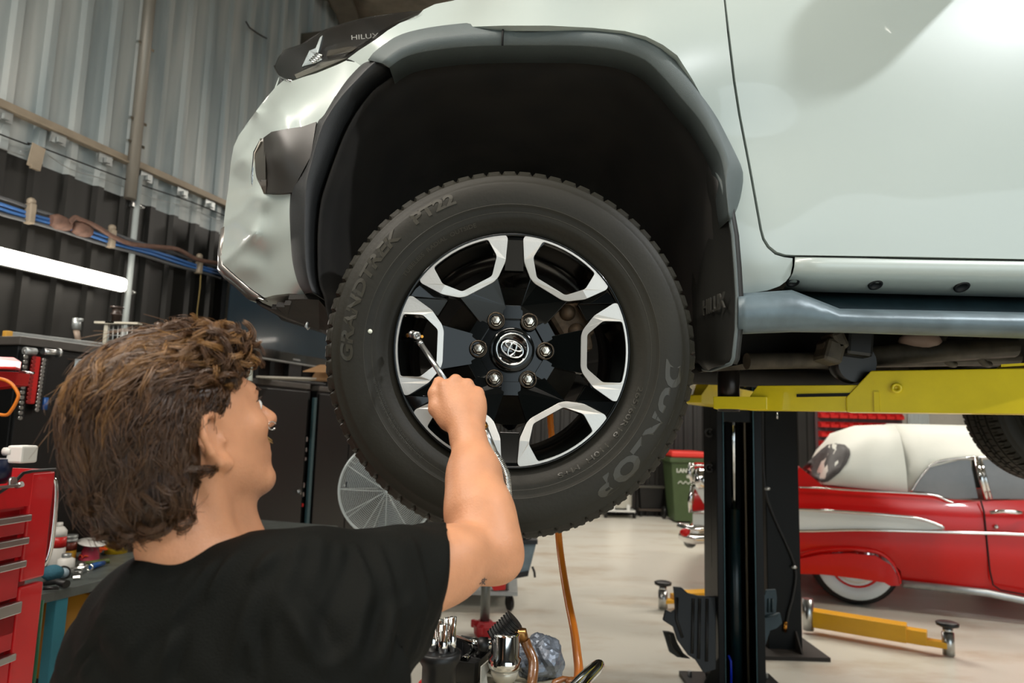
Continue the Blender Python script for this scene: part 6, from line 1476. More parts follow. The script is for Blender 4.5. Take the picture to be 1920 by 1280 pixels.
# ---------------------------------------------------------------- classic red convertible
M['carred'] = mat('classic_red_paint', 'c60c07', .28, coat=.25, spec=.3); M['carwhite'] = mat('white_car_paint', 'd9dcd8', .3, coat=.6); M['vinyl'] = mat('white_vinyl_top', 'd8dad0', .55, bump=.05, bscale=40)
car = thing('red_convertible', 'classic red convertible with a white folding top and whitewall tyres', 'car', (3.4, 6.0, 0))
yaw = math.radians(-20); CD = Vector((math.cos(yaw), math.sin(yaw), 0)); CN = Vector((CD.y, -CD.x, 0))      # CD to the front of the car, CN towards the viewer
if CN.y > 0: CN = -CN
CO = onz(1605, 1134, 0)+CN*.07                    # foot point on the near side plane
def cp(px, py, off=0): return onplane(px, py, CO+CN*off, CN)
def carside(name, pl, off, th, m, parent=None, bulge=None, step=.05, bev=0):
    W_ = [cp(x, y, 0) for x, y in pl]; loc_ = [((w-CO).dot(CD), w.z) for w in W_]
    P, T, n = fill2d(loc_, step); me = bpy.data.meshes.new(name)
    me.from_pydata([tuple(CO+CD*p.x+Vector((0, 0, p.y))+CN*(off+(bulge(p.x, p.y) if bulge else 0))) for p in P], [], [tuple(t) for t in T])
    bm = bmesh.new(); bm.from_mesh(me); bmesh.ops.recalc_face_normals(bm, faces=bm.faces)
    if sum((f.normal*f.calc_area() for f in bm.faces), Vector()).dot(CN) < 0: bmesh.ops.reverse_faces(bm, faces=bm.faces)
    r = bmesh.ops.extrude_edge_only(bm, edges=[e for e in bm.edges if e.is_boundary])
    for v in [g for g in r['geom'] if isinstance(g, bmesh.types.BMVert)]: v.co -= CN*th
    for f in bm.faces: f.smooth = True
    for e in bm.edges:
        if len(e.link_faces) == 2 and e.calc_face_angle(0) > math.radians(50): e.smooth = False
    bm.to_mesh(me); bm.free(); me.materials.append(m); o = bpy.data.objects.new(name, me); COL.objects.link(o); par(o, parent or car); return o
zs = lambda px, py: cp(px, py).z
ztop = zs(1650, 922); zlow = zs(1750, 1096)
def bul(x, z):     # body side: rounded shoulder on top, tuck-under below
    t = (z-.25)/(max(.3, ztop-.25)); return .05-.10*max(0, t-.72)**1.5*4-.08*max(0, .35-t)**1.2*2
side = [(1300, 868), (1400, 872), (1500, 878), (1545, 912), (1600, 916), (1690, 925), (1752, 930), (1776, 940), (1790, 943), (1838, 939), (1920, 938), (2300, 935), (2300, 1180), (1925, 1127), (1850, 1112), (1692, 1095), (1688, 1070), (1670, 1050), (1640, 1036), (1600, 1031), (1560, 1034), (1520, 1042), (1500, 1048), (1400, 1040), (1350, 1020), (1310, 1005), (1300, 950), (1304, 905)]
carside('body_side', side, 0, .10, M['carred'], bulge=bul)
carside('rear_wheel_skirt', [(1500, 1044), (1540, 1036), (1590, 1034), (1640, 1039), (1668, 1056), (1682, 1080), (1684, 1094), (1665, 1094), (1655, 1088), (1600, 1080), (1540, 1073), (1500, 1072), (1440, 1068), (1440, 1056)], .055, .04, M['carred'], bulge=lambda x, z: .03)
mb = MB(); pts = [cp(x, y, .085) for x, y in ((1502, 1040), (1540, 1031), (1590, 1028), (1640, 1034), (1668, 1050), (1684, 1075), (1688, 1094))]; mb.tube(smoothline(pts, 4), .010, 8); mb.build('skirt_lip', M['carred'], car)
# white spear with chrome borders
carside('side_spear', [(1300, 962), (1400, 957), (1500, 956), (1600, 962), (1672, 967), (1715, 972), (1752, 982), (1768, 990), (1650, 993), (1500, 992), (1300, 985)], .062, .03, M['carwhite'], bulge=lambda x, z: 0)
def chline(name, pts, r, off, parent=car, m='chrome'):
    mb = MB(); mb.tube(smoothline([cp(x, y, off) for x, y in pts], 4), r, 8); return mb.build(name, M[m], parent)
chline('chrome_spear_top', [(1300, 960), (1400, 955), (1500, 955), (1600, 960), (1672, 966), (1720, 971), (1755, 982), (1770, 989)], .012, .075)
chline('chrome_spear_bottom', [(1300, 986), (1400, 990), (1500, 995), (1600, 993), (1700, 995), (1840, 999), (1920, 1002), (2300, 1022)], .014, .075)
chline('chrome_belt', [(1498, 913), (1545, 915), (1600, 919), (1700, 924), (1752, 928), (1775, 938), (1788, 942)], .008, .03)
chline('fin_chrome', [(1290, 872), (1400, 873), (1497, 878)], .010, .03)
mb = MB(); strip_ = [(1692, 1090), (1850, 1107), (1925, 1122), (2300, 1175)]; pts = [cp(x, y+4, .035) for x, y in strip_]
mb.tube(pts, .030, 8); mb.build('sill_trim', M['galv'], car)
# door gap, handle, lock
mb = MB(); mb.tube([cp(x, y, .058) for x, y in ((1839, 938), (1845, 960), (1850, 1010), (1856, 1070), (1862, 1096), (1876, 1106), (1925, 1115), (2200, 1150))], .006, 6); mb.build('door_gap', M['seal'], car)
mb = MB(); mb.tube([cp(1856, 961, .10), cp(1880, 958, .12), cp(1905, 960, .12), cp(1925, 962, .08)], [.016, .014, .018, .012], 10); mb.build('door_handle', M['chrome'], car)
mb = MB(); mb.sphere(cp(1868, 987, .07), .018, 10, 8); mb.build('door_lock', M['chrome'], car)
# main volume
def cl(x, b, z): return CO+CD*x-CN*b+Vector((0, 0, z))
xr = (cp(1304, 960)-CO).dot(CD); xf = 3.6
zb_ = zs(1600, 915)
mb = MB(); mb.prism([cl(xr+.12, .05, z) for z in ()] or [cl(xr+.15, .06, .42), cl(-.42, .06, .42), cl(-.42, .06, .72), cl(.44, .06, .72), cl(.44, .06, .28), cl(xf, .06, .28), cl(xf, .06, zb_-.06), cl(xr+.15, .06, zb_-.05)], -CN*1.76); mb.build('body', M['carred'], car)
mb = MB(); mb.prism([cl(xr-.02, .0, .5), cl(xr+.3, .0, .5), cl(xr+.3, .0, zb_+.08), cl(xr+.05, .0, zb_+.10)], -CN*.14); mb.build('tail_fin', M['carred'], car, bev=.03)
mb = MB(); mb.prism([cl(xr-.02, 1.76, .5), cl(xr+.3, 1.76, .5), cl(xr+.3, 1.76, zb_+.08), cl(xr+.05, 1.76, zb_+.10)], -CN*.14); mb.build('tail_fin', M['carred'], car, bev=.03)
for i in range(1): pass
# tail: chrome, lamp, bumper
pt = lambda px, py, off=.0: cp(px, py, off)
mb = MB(); c0 = cp(1304, 898, .0); mb.lathe([(.09, -.05), (.11, 0), (.11, .06), (.085, .09), (.07, .06)], c0+CD*.08, -CD, 20); mb.build('tail_lamp_ring', M['chrome'], car)
mb = MB(); mb.lathe([(.075, .04), (.05, .075), (0, .085)], c0+CD*.08, -CD, 18); mb.build('tail_lamp', mat('pale_lamp_glass', '9fb0b8', .15, coat=1), car)
mb = MB(); mb.tube([cp(1297, 868, .05), cp(1292, 885, .06), cp(1300, 905, .05)], .02, 8); mb.tube([cp(1300, 910, .05), cp(1294, 935, .05), cp(1296, 960, .05)], .022, 8); mb.build('tail_chrome', M['chrome'], car)
mb = MB(); mb.tube(smoothline([cp(1278, 1000, .06), cp(1300, 1008, .09), cp(1345, 1006, .09), cp(1400, 1004, .08)], 4), .055, 10); mb.tube([cl(xr-.05, .0, .42), cl(xr-.10, .5, .42), cl(xr-.10, 1.3, .42), cl(xr-.05, 1.8, .42)], .06, 10); mb.build('rear_bumper', M['chrome'], car)
mb = MB(); mb.tube(smoothline([cp(1272, 985, .04), cp(1300, 992, .09), cp(1350, 988, .09)], 4), .03, 10); mb.build('bumper_bar', M['chrome'], car)
mb = MB(); mb.sphere(cp(1284, 998, .12), .035, 12, 8, (1.3, 1, 1)); mb.build('reflector', M['carred'], car)
mb = MB(); mb.prism([cp(1302, 912, .065), cp(1322, 912, .065), cp(1345, 975, .065), cp(1345, 985, .065), cp(1330, 962, .065)], CN*.01); mb.build('fin_trim', M['carwhite'], car)
# folding top
tl = [(1497, 872), (1530, 868)]
def topline(px, py, b):     # project on side plane pushed inwards by b
    return onplane(px, py, CO-CN*b, CN)
def gpt(x, b, z): return cl(x, b, z)
X_ = lambda px, py: (cp(px, py)-CO).dot(CD)
xs_ = [X_(1500, 885), X_(1560, 830), X_(1640, 815), X_(1720, 812), X_(1860, 812), 2.6]
zr = zs(1700, 928)
# roof silhouettes: near edge (b=.12), centre (b=.9)
secs = []      # each section: base z, shoulder z, roof z
pxs = [(1545, 913, 1566, 822), ]
cols = []
def roofsec(x, zbase, zsh, ztp, wi=.16):
    r = [gpt(x, .04, zbase), gpt(x, .06, zbase+(zsh-zbase)*.5), gpt(x, wi-.02, zsh), gpt(x, wi+.10, zsh+(ztp-zsh)*.6), gpt(x, .5, ztp-.01), gpt(x, .9, ztp), gpt(x, 1.3, ztp-.01), gpt(x, 1.7-.0, zsh+(ztp-zsh)*.6), gpt(x, 1.82, zsh), gpt(x, 1.84, zbase)]; return r
zc_ = zs(1800, 812)
zq = lambda py, px=1650: zs(px, py)
S_ = [roofsec(X_(1535, 912), zq(913), zq(905), zq(898), .2), roofsec(X_(1560, 880), zq(914), zq(868), zq(846), .2), roofsec(X_(1585, 850), zq(916), zq(848), zq(812), .2), roofsec(X_(1630, 830), zq(918), zq(838), zq(796), .2), roofsec(X_(1700, 830), zq(922), zq(838), zq(792), .18)]
mb = MB(); V = [p for r in S_ for p in r]; n = 10; mb.add(V, [(i*n+k, i*n+k+1, (i+1)*n+k+1, (i+1)*n+k) for i in range(len(S_)-1) for k in range(n-1)], True); rear_top = mb.build('rear_top', M['vinyl'], car, solid=.01)
xz = [X_(1700, 830), X_(1745, 830), X_(1800, 832), X_(1860, 832), 2.3, 3.0]
secs = []
for x, zl in zip(xz, [zq(922), zq(872), zq(856), zq(853), zq(851), zq(851)]):
    zsh = max(zl+.01, zq(838)); secs.append([gpt(x, .05, zl), gpt(x, .08, (zl+zsh)/2), gpt(x, .18, zsh), gpt(x, .28, zq(812)), gpt(x, .5, zq(795)), gpt(x, .9, zq(790)), gpt(x, 1.3, zq(795)), gpt(x, 1.6, zq(812)), gpt(x, 1.76, zsh), gpt(x, 1.8, zl)])
mb = MB(); V = [p for r in secs for p in r]; mb.add(V, [(i*n+k, i*n+k+1, (i+1)*n+k+1, (i+1)*n+k) for i in range(len(secs)-1) for k in range(n-1)], True); mb.build('roof_top', M['vinyl'], car, solid=.01)
# side glass
M['cglass'] = mat('smoky_window_glass', '5d5a56', .12, coat=.5, var=.25, vscale=3)
carside('quarter_window', [(1710, 922), (1722, 900), (1745, 874), (1770, 864), (1822, 859), (1838, 935), (1790, 936)], -.06, .006, M['cglass'])
carside('door_window', [(1842, 858), (1920, 858), (2150, 860), (2230, 935), (1920, 936), (1856, 936)], -.06, .006, M['cglass'])
chline('quarter_window_edge', [(1708, 922), (1722, 899), (1745, 872), (1770, 862), (1822, 857)], .008, -.04)
mb = MB(); mb.tube([cp(1830, 858, -.03), cp(1850, 936, -.0)], .020, 8); mb.tube([cp(1838, 858, -.03), cp(1858, 936, -.0)], .012, 8); mb.build('window_pillar', M['chrome'], car)
chline('roof_rail', [(1822, 857), (1920, 858), (2150, 859)], .010, -.03)
# rear window set in the sloping back of the top, outline on the corner
def decal(name, outline, target, m, lift=.006, step=5, parent=None, th=.004):
    bv = BVHTree.FromPolygons([v.co.copy() for v in target.data.vertices], [tuple(p.vertices) for p in target.data.polygons]); P, T, n = fill2d(outline, step); V = []; last = None
    for q_ in P:
        d = ray(q_.x, q_.y).normalized(); h = bv.ray_cast(CAMP, d)
        V.append((h[0]-d*lift) if h[0] is not None else None)
    ok = [v for v in V if v is not None]; me = bpy.data.meshes.new(name)
    for i, v in enumerate(V):
        if v is None: V[i] = min(((w-Vector(at(P[i].x, P[i].y, w.y))).length, w) for w in ok if True)[1] if False else at(P[i].x, P[i].y, min(ok, key=lambda w: abs(proj(w)[0]-P[i].x)+abs(proj(w)[1]-P[i].y)).y)
    mb = MB(); mb.add(V, [tuple(t) for t in T], True); return mb.build(name, m, parent, solid=th)
decal('rear_window', [(1503, 880), (1508, 873), (1540, 843), (1552, 834), (1568, 831), (1584, 834), (1593, 842), (1594, 852), (1588, 868), (1574, 886), (1552, 903), (1540, 904), (1520, 892)], rear_top, mat('smoky_rear_plastic', '3c3837', .55, coat=0, var=.3, vscale=5), .01, 8, car)
# deck in front of the window
mb = MB(); mb.prism([cl(xr+.1, .06, zb_-.03), cl(X_(1545, 912), .06, zb_+.0), cl(X_(1545, 912), 1.78, zb_+.0), cl(xr+.1, 1.78, zb_-.03)], (0, 0, .03)); mb.build('boot_lid', M['carred'], car, bev=.01)
carside('shoulder', [(1440, 868), (1500, 876), (1545, 912), (1500, 914), (1440, 914)], .0, .3, M['carred'])
# wheels
def cwheel(x, b, face):
    w_ = bpy.data.objects.new('wheel', None); COL.objects.link(w_); w_.location = cl(x, b, .355); par(w_, car); c0 = cl(x, b, .355); ax = CN*face
    mb = MB(); mb.lathe([(.19, .07), (.25, .10), (.31, .095), (.345, .06), (.358, 0), (.345, -.08), (.25, -.1)], c0, ax, 48); t_ = mb.build('tyre', mat('blackwall_rubber', '161514', .5), w_)
    mb = MB(); mb.lathe([(.205, .085), (.215, .104), (.30, .101), (.305, .094)], c0, ax, 48); mb.build('whitewall', mat('whitewall', 'd9e0e0', .5), w_)
    mb = MB(); mb.lathe([(.205, .09), (.205, .1), (.19, .1), (.18, .08)], c0, ax, 40); mb.build('rim', M['carred'], w_)
    mb = MB(); mb.lathe([(.18, .085), (.17, .10), (.14, .09), (.10, .12), (.05, .13), (0, .13)], c0, ax, 40); hcap = mb.build('hubcap', M['chrome'], w_)
cwheel(0, .11, 1); cwheel(0, 1.7, -1); cwheel(2.92, .11, 1); cwheel(2.92, 1.7, -1)

# ---------------------------------------------------------------- back of the hall
YW = YB-.09
def bk(px, py, Y=11.2): return at(px, py, Y)
bn = onz(1282, 977, 0); bn = Vector((bn.x, bn.y, 0)); sc_ = bn.y/1280
wb_t, wb_b, hb = 62*sc_, 46*sc_, 1.06
binn = thing('wheelie_bin', 'green wheelie bin with a red lid against the dark back wall', 'bin', bn)
def bin_body(mb, c, wt, wbm, h, d): 
    P = [Vector((-wbm/2, -d*.4, 0)), Vector((wbm/2, -d*.4, 0)), Vector((wbm/2, d*.4, 0)), Vector((-wbm/2, d*.4, 0))]; Q = [Vector((-wt/2, -d/2, h)), Vector((wt/2, -d/2, h)), Vector((wt/2, d/2, h)), Vector((-wt/2, d/2, h))]
    mb.add([c+p for p in P+Q], [(0, 1, 2, 3), (4, 5, 6, 7), (0, 1, 5, 4), (1, 2, 6, 5), (2, 3, 7, 6), (3, 0, 4, 7)])
M['bingreen'] = mat('dark_green_bin_plastic', '3f5230', .5, var=.08)
mb = MB(); bin_body(mb, bn+Vector((0, 0, .03)), wb_t, wb_b, hb-.14, .6); mb.build('body', M['bingreen'], binn, bev=.01)
mb = MB(); mb.box(bn+Vector((0, 0, hb-.10)), (wb_t+.05, .66, .07), None, .01); mb.build('rim', M['bingreen'], binn)
mb = MB(); mb.box(bn+Vector((.0, .0, hb-.01)), (wb_t-.0, .64, .10), None, .03); mb.build('lid', mat('red_lid_plastic', 'd8362c', .45), binn)
for s2 in (-1, 1): mb = MB(); c0 = bn+Vector((s2*wb_t*.48, .25, .1)); mb.cyl(c0-Vector((.02, 0, 0)), c0+Vector((.02, 0, 0)), .1, seg=18); mb.build('wheel', M['black_plastic'], binn)
for i, (tx_, sz) in enumerate((('LANDFILL', .085), ('to', .07))):
    V, F = text_mesh(tx_, sz, .004, 1.0, .002); c0 = bn+Vector((-.0, -.30+.0, .80-.085*i)); mb = MB(); mb.add([c0+Vector((v.x, -v.z-.008*(i*.5), v.y)) for v in V], F); mb.build('bin_lettering', mat('white_print', 'd9ddd2', .5), binn)
mb = MB(); mb.tube(smoothline([bn+Vector((-.16+.04*i, -.285, .62+.018*(1 if i % 2 else -1))) for i in range(9)], 5), .006, 6); mb.build('script_mark', mat('white_print', 'd9ddd2', .5), binn)
# dark trolley bin and white drum on a dolly
tb2 = onz(1217, 966, 0); t = thing('black_tub_trolley', 'black plastic tub on a small wheeled dolly at the back wall', 'trolley', tb2)
mb = MB(); bin_body(mb, tb2+Vector((0, 0, .12)), .40, .34, .36, .4); mb.build('tub', M['black_plastic'], t, bev=.01)
mb = MB(); mb.box(tb2+Vector((0, 0, .48)), (.44, .42, .03), None, .005); mb.build('rim', mat('dark_grey_plastic', '4b4a42', .5), t)
mb = MB(); mb.box(tb2+Vector((0, 0, .11)), (.42, .4, .03)); mb.build('dolly', mat('brown_dolly', '4a4038', .6), t)
for s2 in (-1, 1): mb = MB(); c0 = tb2+Vector((s2*.17, -.16, .045)); mb.cyl(c0-Vector((.015, 0, 0)), c0+Vector((.015, 0, 0)), .045, seg=14); mb.build('castor', M['black_plastic'], t)
dr = onz(1160, 969, 0); t = thing('white_drum', 'white plastic drum on a pale wheeled dolly, partly behind the tyre', 'drum', dr)
mb = MB(); mb.lathe([(.19, .16), (.21, .18), (.21, .75), (.19, .8), (0, .8)], dr, (0, 0, 1), 28); mb.build('body', mat('white_drum_plastic', 'c9c8be', .5), t)
mb = MB(); mb.box(dr+Vector((0, 0, .12)), (.46, .44, .03)); mb.box(dr+Vector((-.12, -.2, .17)), (.05, .03, .1)); mb.box(dr+Vector((.12, -.2, .17)), (.05, .03, .1)); mb.build('dolly', M['carwhite'], t)
for s2 in (-1, 1): mb = MB(); c0 = dr+Vector((s2*.23, -.12, .07)); mb.cyl(c0-Vector((.02, 0, 0)), c0+Vector((.02, 0, 0)), .07, seg=14); mb.build('wheel', M['black_plastic'], t)
# red parts bins on a panel
a = bk(1530, 771, YW); b = bk(1697, 854, YW); a2 = bk(1530, 900, YW)
rack = thing('bin_panel', 'louvred wall panel carrying rows of small red parts bins', 'panel', ((a.x+b.x)/2, YW, a2.z))
x0_, x1_ = a.x, b.x; zt2 = bk(1600, 772, YW).z; zb2 = zt2-1.0
mb = MB(); mb.box(((x0_+x1_)/2, YW+.05, (zt2+zb2)/2), (x1_-x0_, .03, zt2-zb2)); mb.build('backing', mat('maroon_grey_panel', '59484a', .5), rack)
M['binred'] = mat('red_bin_plastic', 'd3231f', .4)
ncol = 9; nrow = 6; cw = (x1_-x0_-.06)/ncol; rh = .158
mbp = MB(); w_, h_, dd = cw*.86, .095, .13
mbp.add([Vector(v) for v in [(-w_/2, 0, 0), (w_/2, 0, 0), (w_/2, -dd, 0), (-w_/2, -dd, 0), (-w_/2, 0, h_), (w_/2, 0, h_), (w_/2, -dd*.6, h_), (-w_/2, -dd*.6, h_), (w_/2, -dd, h_*.5), (-w_/2, -dd, h_*.5)]], [(0, 1, 2, 3), (0, 4, 5, 1), (1, 5, 6, 8, 2), (0, 3, 9, 7, 4), (3, 2, 8, 9)])
pb0 = mbp.build('parts_bin', M['binred'], None, solid=.004)
first = True
for r in range(nrow):
    for c in range(ncol):
        o = pb0 if first else pb0.copy()
        if not first: COL.objects.link(o)
        first = False
        o.location = (x0_+.03+cw*(c+.5), YW+.03, zt2-.11-rh*r+.0)
        tag(o, 'small red parts bin hooked in the rows of the wall panel', 'parts bin', 'red parts bins on the wall panel')
# pale wall section trims right of the panel
xa = bk(1698, 800, YB).x
wlt = MB(); wlt.box((xa+.45, YB-.02, Hc/2), (.9, .04, Hc)) if False else None
sil = corrugated('trim_4', (xa+.02, YB-.045, 0), Vector((1, 0, 0)), Vector((0, -1, 0)), .30, 0, 3.2, .075, .02, M['conduit'], top=.3); tag(sil, kind='structure')
mb = MB(); xk = bk(1818, 800, YB).x; mb.box((xk+.10, YB-.06, 1.6), (.20, .12, 3.2)); tag(mb.build('trim_5', M['black_metal']), kind='structure')
mb = MB(); xk2 = bk(1846, 800, YB).x; mb.box((xk2+.14, YB-.04, 1.6), (.30, .08, 3.2)); tag(mb.build('trim_6', mat('brown_door_panel', '7a6156', .5)), kind='structure')

# ---------------------------------------------------------------- fan
fc_ = at(727, 918, 3.6); fr = 88/1280*3.6
fan = thing('pedestal_fan', 'round wire guard pedestal fan standing behind the tyre', 'fan', (fc_.x, fc_.y+.08, 0))
fdir = Vector((.12, -1, 0)).normalized(); fu = Vector((0, 0, 1)); fs = fdir.cross(fu).normalized()
M['fanw'] = mat('pale_wire', 'c3cccc', .35, .3)
mb = MB(); mb.tube([fc_+fs*fr*math.cos(t)+fu*fr*math.sin(t) for t in [i*2*PI/64 for i in range(64)]], .006, 8, closed=True); mb.build('guard_rim', M['fanw'], fan)
mb = MB()
for k in range(1, 27):
    r = fr*k/27; dep_ = .07*(1-(k/27)**2.5)
    mb.tube([fc_+fdir*dep_+fs*r*math.cos(t)+fu*r*math.sin(t) for t in [i*2*PI/40 for i in range(40)]], .0017, 4, closed=True)
for k in range(12):
    t = k*PI/6; mb.tube([fc_+fdir*.07*(1-s2**2.5)+(fs*math.cos(t)+fu*math.sin(t))*fr*s2 for s2 in (0, .3, .6, .8, 1)], .002, 4)
tag(mb.build('wire_guard', M['fanw'], fan), kind='stuff')
mb = MB()
for k in range(10):
    t = k*PI/5; mb.tube([fc_-fdir*.08*(1-s2**2.5)+(fs*math.cos(t)+fu*math.sin(t))*fr*s2 for s2 in (0, .4, .8, 1)], .0018, 4)
mb.build('rear_guard', M['fanw'], fan)
for k in range(3):
    t0 = k*2*PI/3+.4; mb = MB(); P4 = [fc_+(fs*math.cos(t0+a)+fu*math.sin(t0+a))*fr*r+fdir*(dz) for a, r, dz in ((-.15, .18, .02), (-.35, .85, .03), (.0, .92, .01), (.35, .85, -.02), (.15, .18, -.015))]; mb.prism(P4, fdir*.002); mb.build('blade', mat('grey_fan_blade', '3b4144', .4), fan)
mb = MB(); mb.lathe([(.05, -.01), (.055, .03), (.05, .12), (.03, .14), (0, .14)], fc_, -fdir, 20); mb.build('motor', M['black_plastic'], fan)
mb = MB(); pp_ = fc_-fdir*.1; mb.cyl((pp_.x, pp_.y, .03), (pp_.x, pp_.y, fc_.z), .016, seg=12); mb.build('pole', M['chrome'], fan)
mb = MB(); mb.lathe([(.2, 0), (.2, .015), (.04, .04), (.03, .06)], (pp_.x, pp_.y, 0), (0, 0, 1), 28); mb.build('base', M['black_plastic'], fan)

# ---------------------------------------------------------------- under the arm: trolley with grey caddy, screw stand
cst = onz(955, 1143, 0)
tr_ = thing('engine_trolley', 'red and silver workshop trolley on castors seen below the elbow', 'trolley', cst)
mb = MB(); mb.tube([(cst.x-.02, cst.y+.02, .1), (cst.x-.03, cst.y+.02, .62)], .018, 8); mb.build('upright', M['galv'], tr_)
mb = MB(); mb.prism([at(918, 1090, 5.25), at(948, 1082, 5.25), at(948, 1106, 5.25), at(925, 1108, 5.25)], (0, .3, 0)); mb.build('tray', M['redplastic'], tr_, bev=.01)
for dx, dy in ((0, 0), (-.5, .1), (-.45, .5), (.0, .45)):
    mb = MB(); c0 = cst+Vector((dx, dy, .055)); mb.cyl(c0-Vector((.014, .006, 0)), c0+Vector((.014, .006, 0)), .055, seg=20); mb.box(c0+Vector((-.01, 0, .055)), (.04, .05, .03), None, .006); mb.build('castor', M['black_plastic'], tr_)
mb = MB(); mb.box(cst+Vector((-.24, .25, .13)), (.6, .6, .03)); mb.build('chassis', M['galv'], tr_)
gc = thing('oil_caddy', 'grey-blue plastic caddy with black corners hanging beside the red trolley', 'caddy', at(985, 1050, 4.9))
mb = MB(); mb.prism([at(950, 1020, 4.9), at(1006, 1018, 4.9), at(992, 1072, 4.9), at(958, 1082, 4.9), at(950, 1060, 4.9)], (0, .25, 0)); mb.build('body', mat('grey_blue_plastic', '6f8089', .45, var=.15, vscale=20), gc, bev=.01)
mb = MB(); mb.prism([at(948, 1012, 4.88), at(1008, 1012, 4.88), at(1008, 1020, 4.88), at(948, 1020, 4.88)], (0, .3, 0)); mb.build('rim', M['black_plastic'], gc); mb = MB(); mb.prism([at(955, 1076, 4.89), at(992, 1070, 4.89), at(990, 1080, 4.89), at(956, 1086, 4.89)], (0, .27, 0)); mb.build('foot_strip', M['black_plastic'], gc)
mb = MB(); mb.sphere(at(985, 1008, 4.95), .045, 14, 8); mb.build('cap', M['black_plastic'], gc)
mb = MB(); mb.tube([at(998, 1062, 4.86), at(1002, 1072, 4.86), at(1003, 1082, 4.86)], .008, 8); mb.build('latch', M['black_plastic'], gc)
sb = onz(908, 1192, 0); st_ = thing('screw_stand', 'steel post stand with a red collar foot on the floor', 'stand', sb)
mb = MB(); mb.cyl((sb.x, sb.y, .02), (sb.x, sb.y, .62), .032, seg=20); mb.build('post', mat('dull_steel', '6f7270', .3, .8), st_)
mb = MB(); mb.lathe([(.06, 0), (.07, .02), (.075, .07), (.05, .10), (.04, .10)], sb, (0, 0, 1), 8, smooth=False); 
for k in range(3):
    t = k*2.1+.3; mb.box(sb+Vector((.08*math.cos(t), .08*math.sin(t), .06)), (.08, .03, .05), Matrix.Rotation(t, 3, 'Z'), .006)
mb.build('collar', mat('crimson_paint', 'a8141f', .4), st_)
# orange hose hanging down from the lift
hp_ = [(1040, 900, 2.05), (1046, 985, 1.98), (1050, 1030, 1.95), (1058, 1085, 1.88), (1066, 1130, 1.80), (1076, 1180, 1.72), (1082, 1225, 1.62), (1085, 1262, 1.52), (1078, 1300, 1.45), (1060, 1325, 1.42)]
pts = smoothline([at(1030, 760, 2.1)]+[at(*p) for p in hp_], 26); rs = [.0092+.0009*(i % 2) for i in range(len(pts))]
mb = MB(); mb.tube(pts, rs, 12); tag(mb.build('orange_air_hose', mat('amber_ribbed_hose', 'cf7420', .35, coat=.2)), 'orange ribbed hose hanging down from behind the tyre', 'hose')

# ---------------------------------------------------------------- tool stand in the foreground
zt3 = .955
def ot(px, py, z=zt3): return onz(px, py, z)
tcn = ot(945, 1292); stand = thing('tool_stand', 'small stand with a stained cream top carrying tools in the foreground', 'stand', (tcn.x, tcn.y, 0))
M['cream'] = mat('oil_stained_cream_top', 'aba48f', .5, var=.3, vscale=30)
mb = MB(); mb.prism([ot(848, 1262), ot(862, 1240), ot(905, 1222), ot(1005, 1240), ot(1050, 1275), ot(1080, 1340), ot(1050, 1420), ot(820, 1420), ot(800, 1330)], (0, 0, -.012)); mb.build('top', M['cream'], stand, bev=.003)
mb = MB(); mb.cyl((tcn.x, tcn.y-.02, .05), (tcn.x, tcn.y-.02, zt3-.012), .025); mb.build('pole', M['galv'], stand)
for k in range(4):
    t = k*PI/2+.5; mb = MB(); mb.box((tcn.x+.13*math.cos(t), tcn.y-.02+.13*math.sin(t), .06), (.28, .04, .04), Matrix.Rotation(t, 3, 'Z'), .006); mb.cyl((tcn.x+.25*math.cos(t), tcn.y-.035+.25*math.sin(t), .025), (tcn.x+.25*math.cos(t), tcn.y-.005+.25*math.sin(t), .025), .025, seg=14); mb.build('foot', M['black_metal'], stand)
# chrome handle at the right of the stand
ha = [at(1060, 1300, 1.18), at(1092, 1268, 1.22), at(1120, 1245, 1.26), at(1124, 1251, 1.25), at(1100, 1279, 1.21), at(1085, 1310, 1.16)]
mb = MB(); mb.tube(smoothline(ha, 8), .0075, 12); mb.build('handle', M['chrome'], stand)
# black tray with white side bracket
ty = ot(890, 1236); tray = thing('parts_tray', 'deep black plastic tray on the stand with ratchets lying in it', 'tray', ty)
tz = zt3+.040
R8 = [(853, 1196), (866, 1190), (922, 1200), (928, 1208), (926, 1214), (898, 1240), (890, 1243), (842, 1237), (838, 1232)]
top_ = [onz(x, y, tz) for x, y in R8]; cen = sum(top_, Vector())/len(top_); bot = [cen+(p-cen)*.88+Vector((0, 0, -.038)) for p in top_]; n = len(R8)
mb = MB(); tin = [cen+(p-cen)*.95 for p in top_]; bin_ = [cen+(p-cen)*.84+Vector((0, 0, -.034)) for p in top_]
mb.add(top_+bot+tin+bin_, [(i, (i+1) % n, n+(i+1) % n, n+i) for i in range(n)]+[(2*n+i, 3*n+i, 3*n+(i+1) % n, 2*n+(i+1) % n) for i in range(n)]+[(i, 2*n+i, 2*n+(i+1) % n, (i+1) % n) for i in range(n)]+[tuple(range(n, 2*n)), tuple(range(3*n, 4*n))], False); mb.build('shell', M['black_plastic'], tray, bev=.0015)
mb = MB(); 
bA = onz(926, 1218, tz)+Vector((.004, -.002, -.004)); bB = onz(897, 1243, tz)+Vector((.004, -.004, -.004)); mb.prism([bA, bB, bB+Vector((0, -.002, -.034)), bB+Vector((.012, -.003, -.034)), bB.lerp(bA, .25)+Vector((.002, -.002, -.016)), bA+Vector((0, 0, -.012))], (.002, -.001, 0)); mb.build('side_bracket', mat('white_steel_bracket', 'bdbcb4', .45), tray)
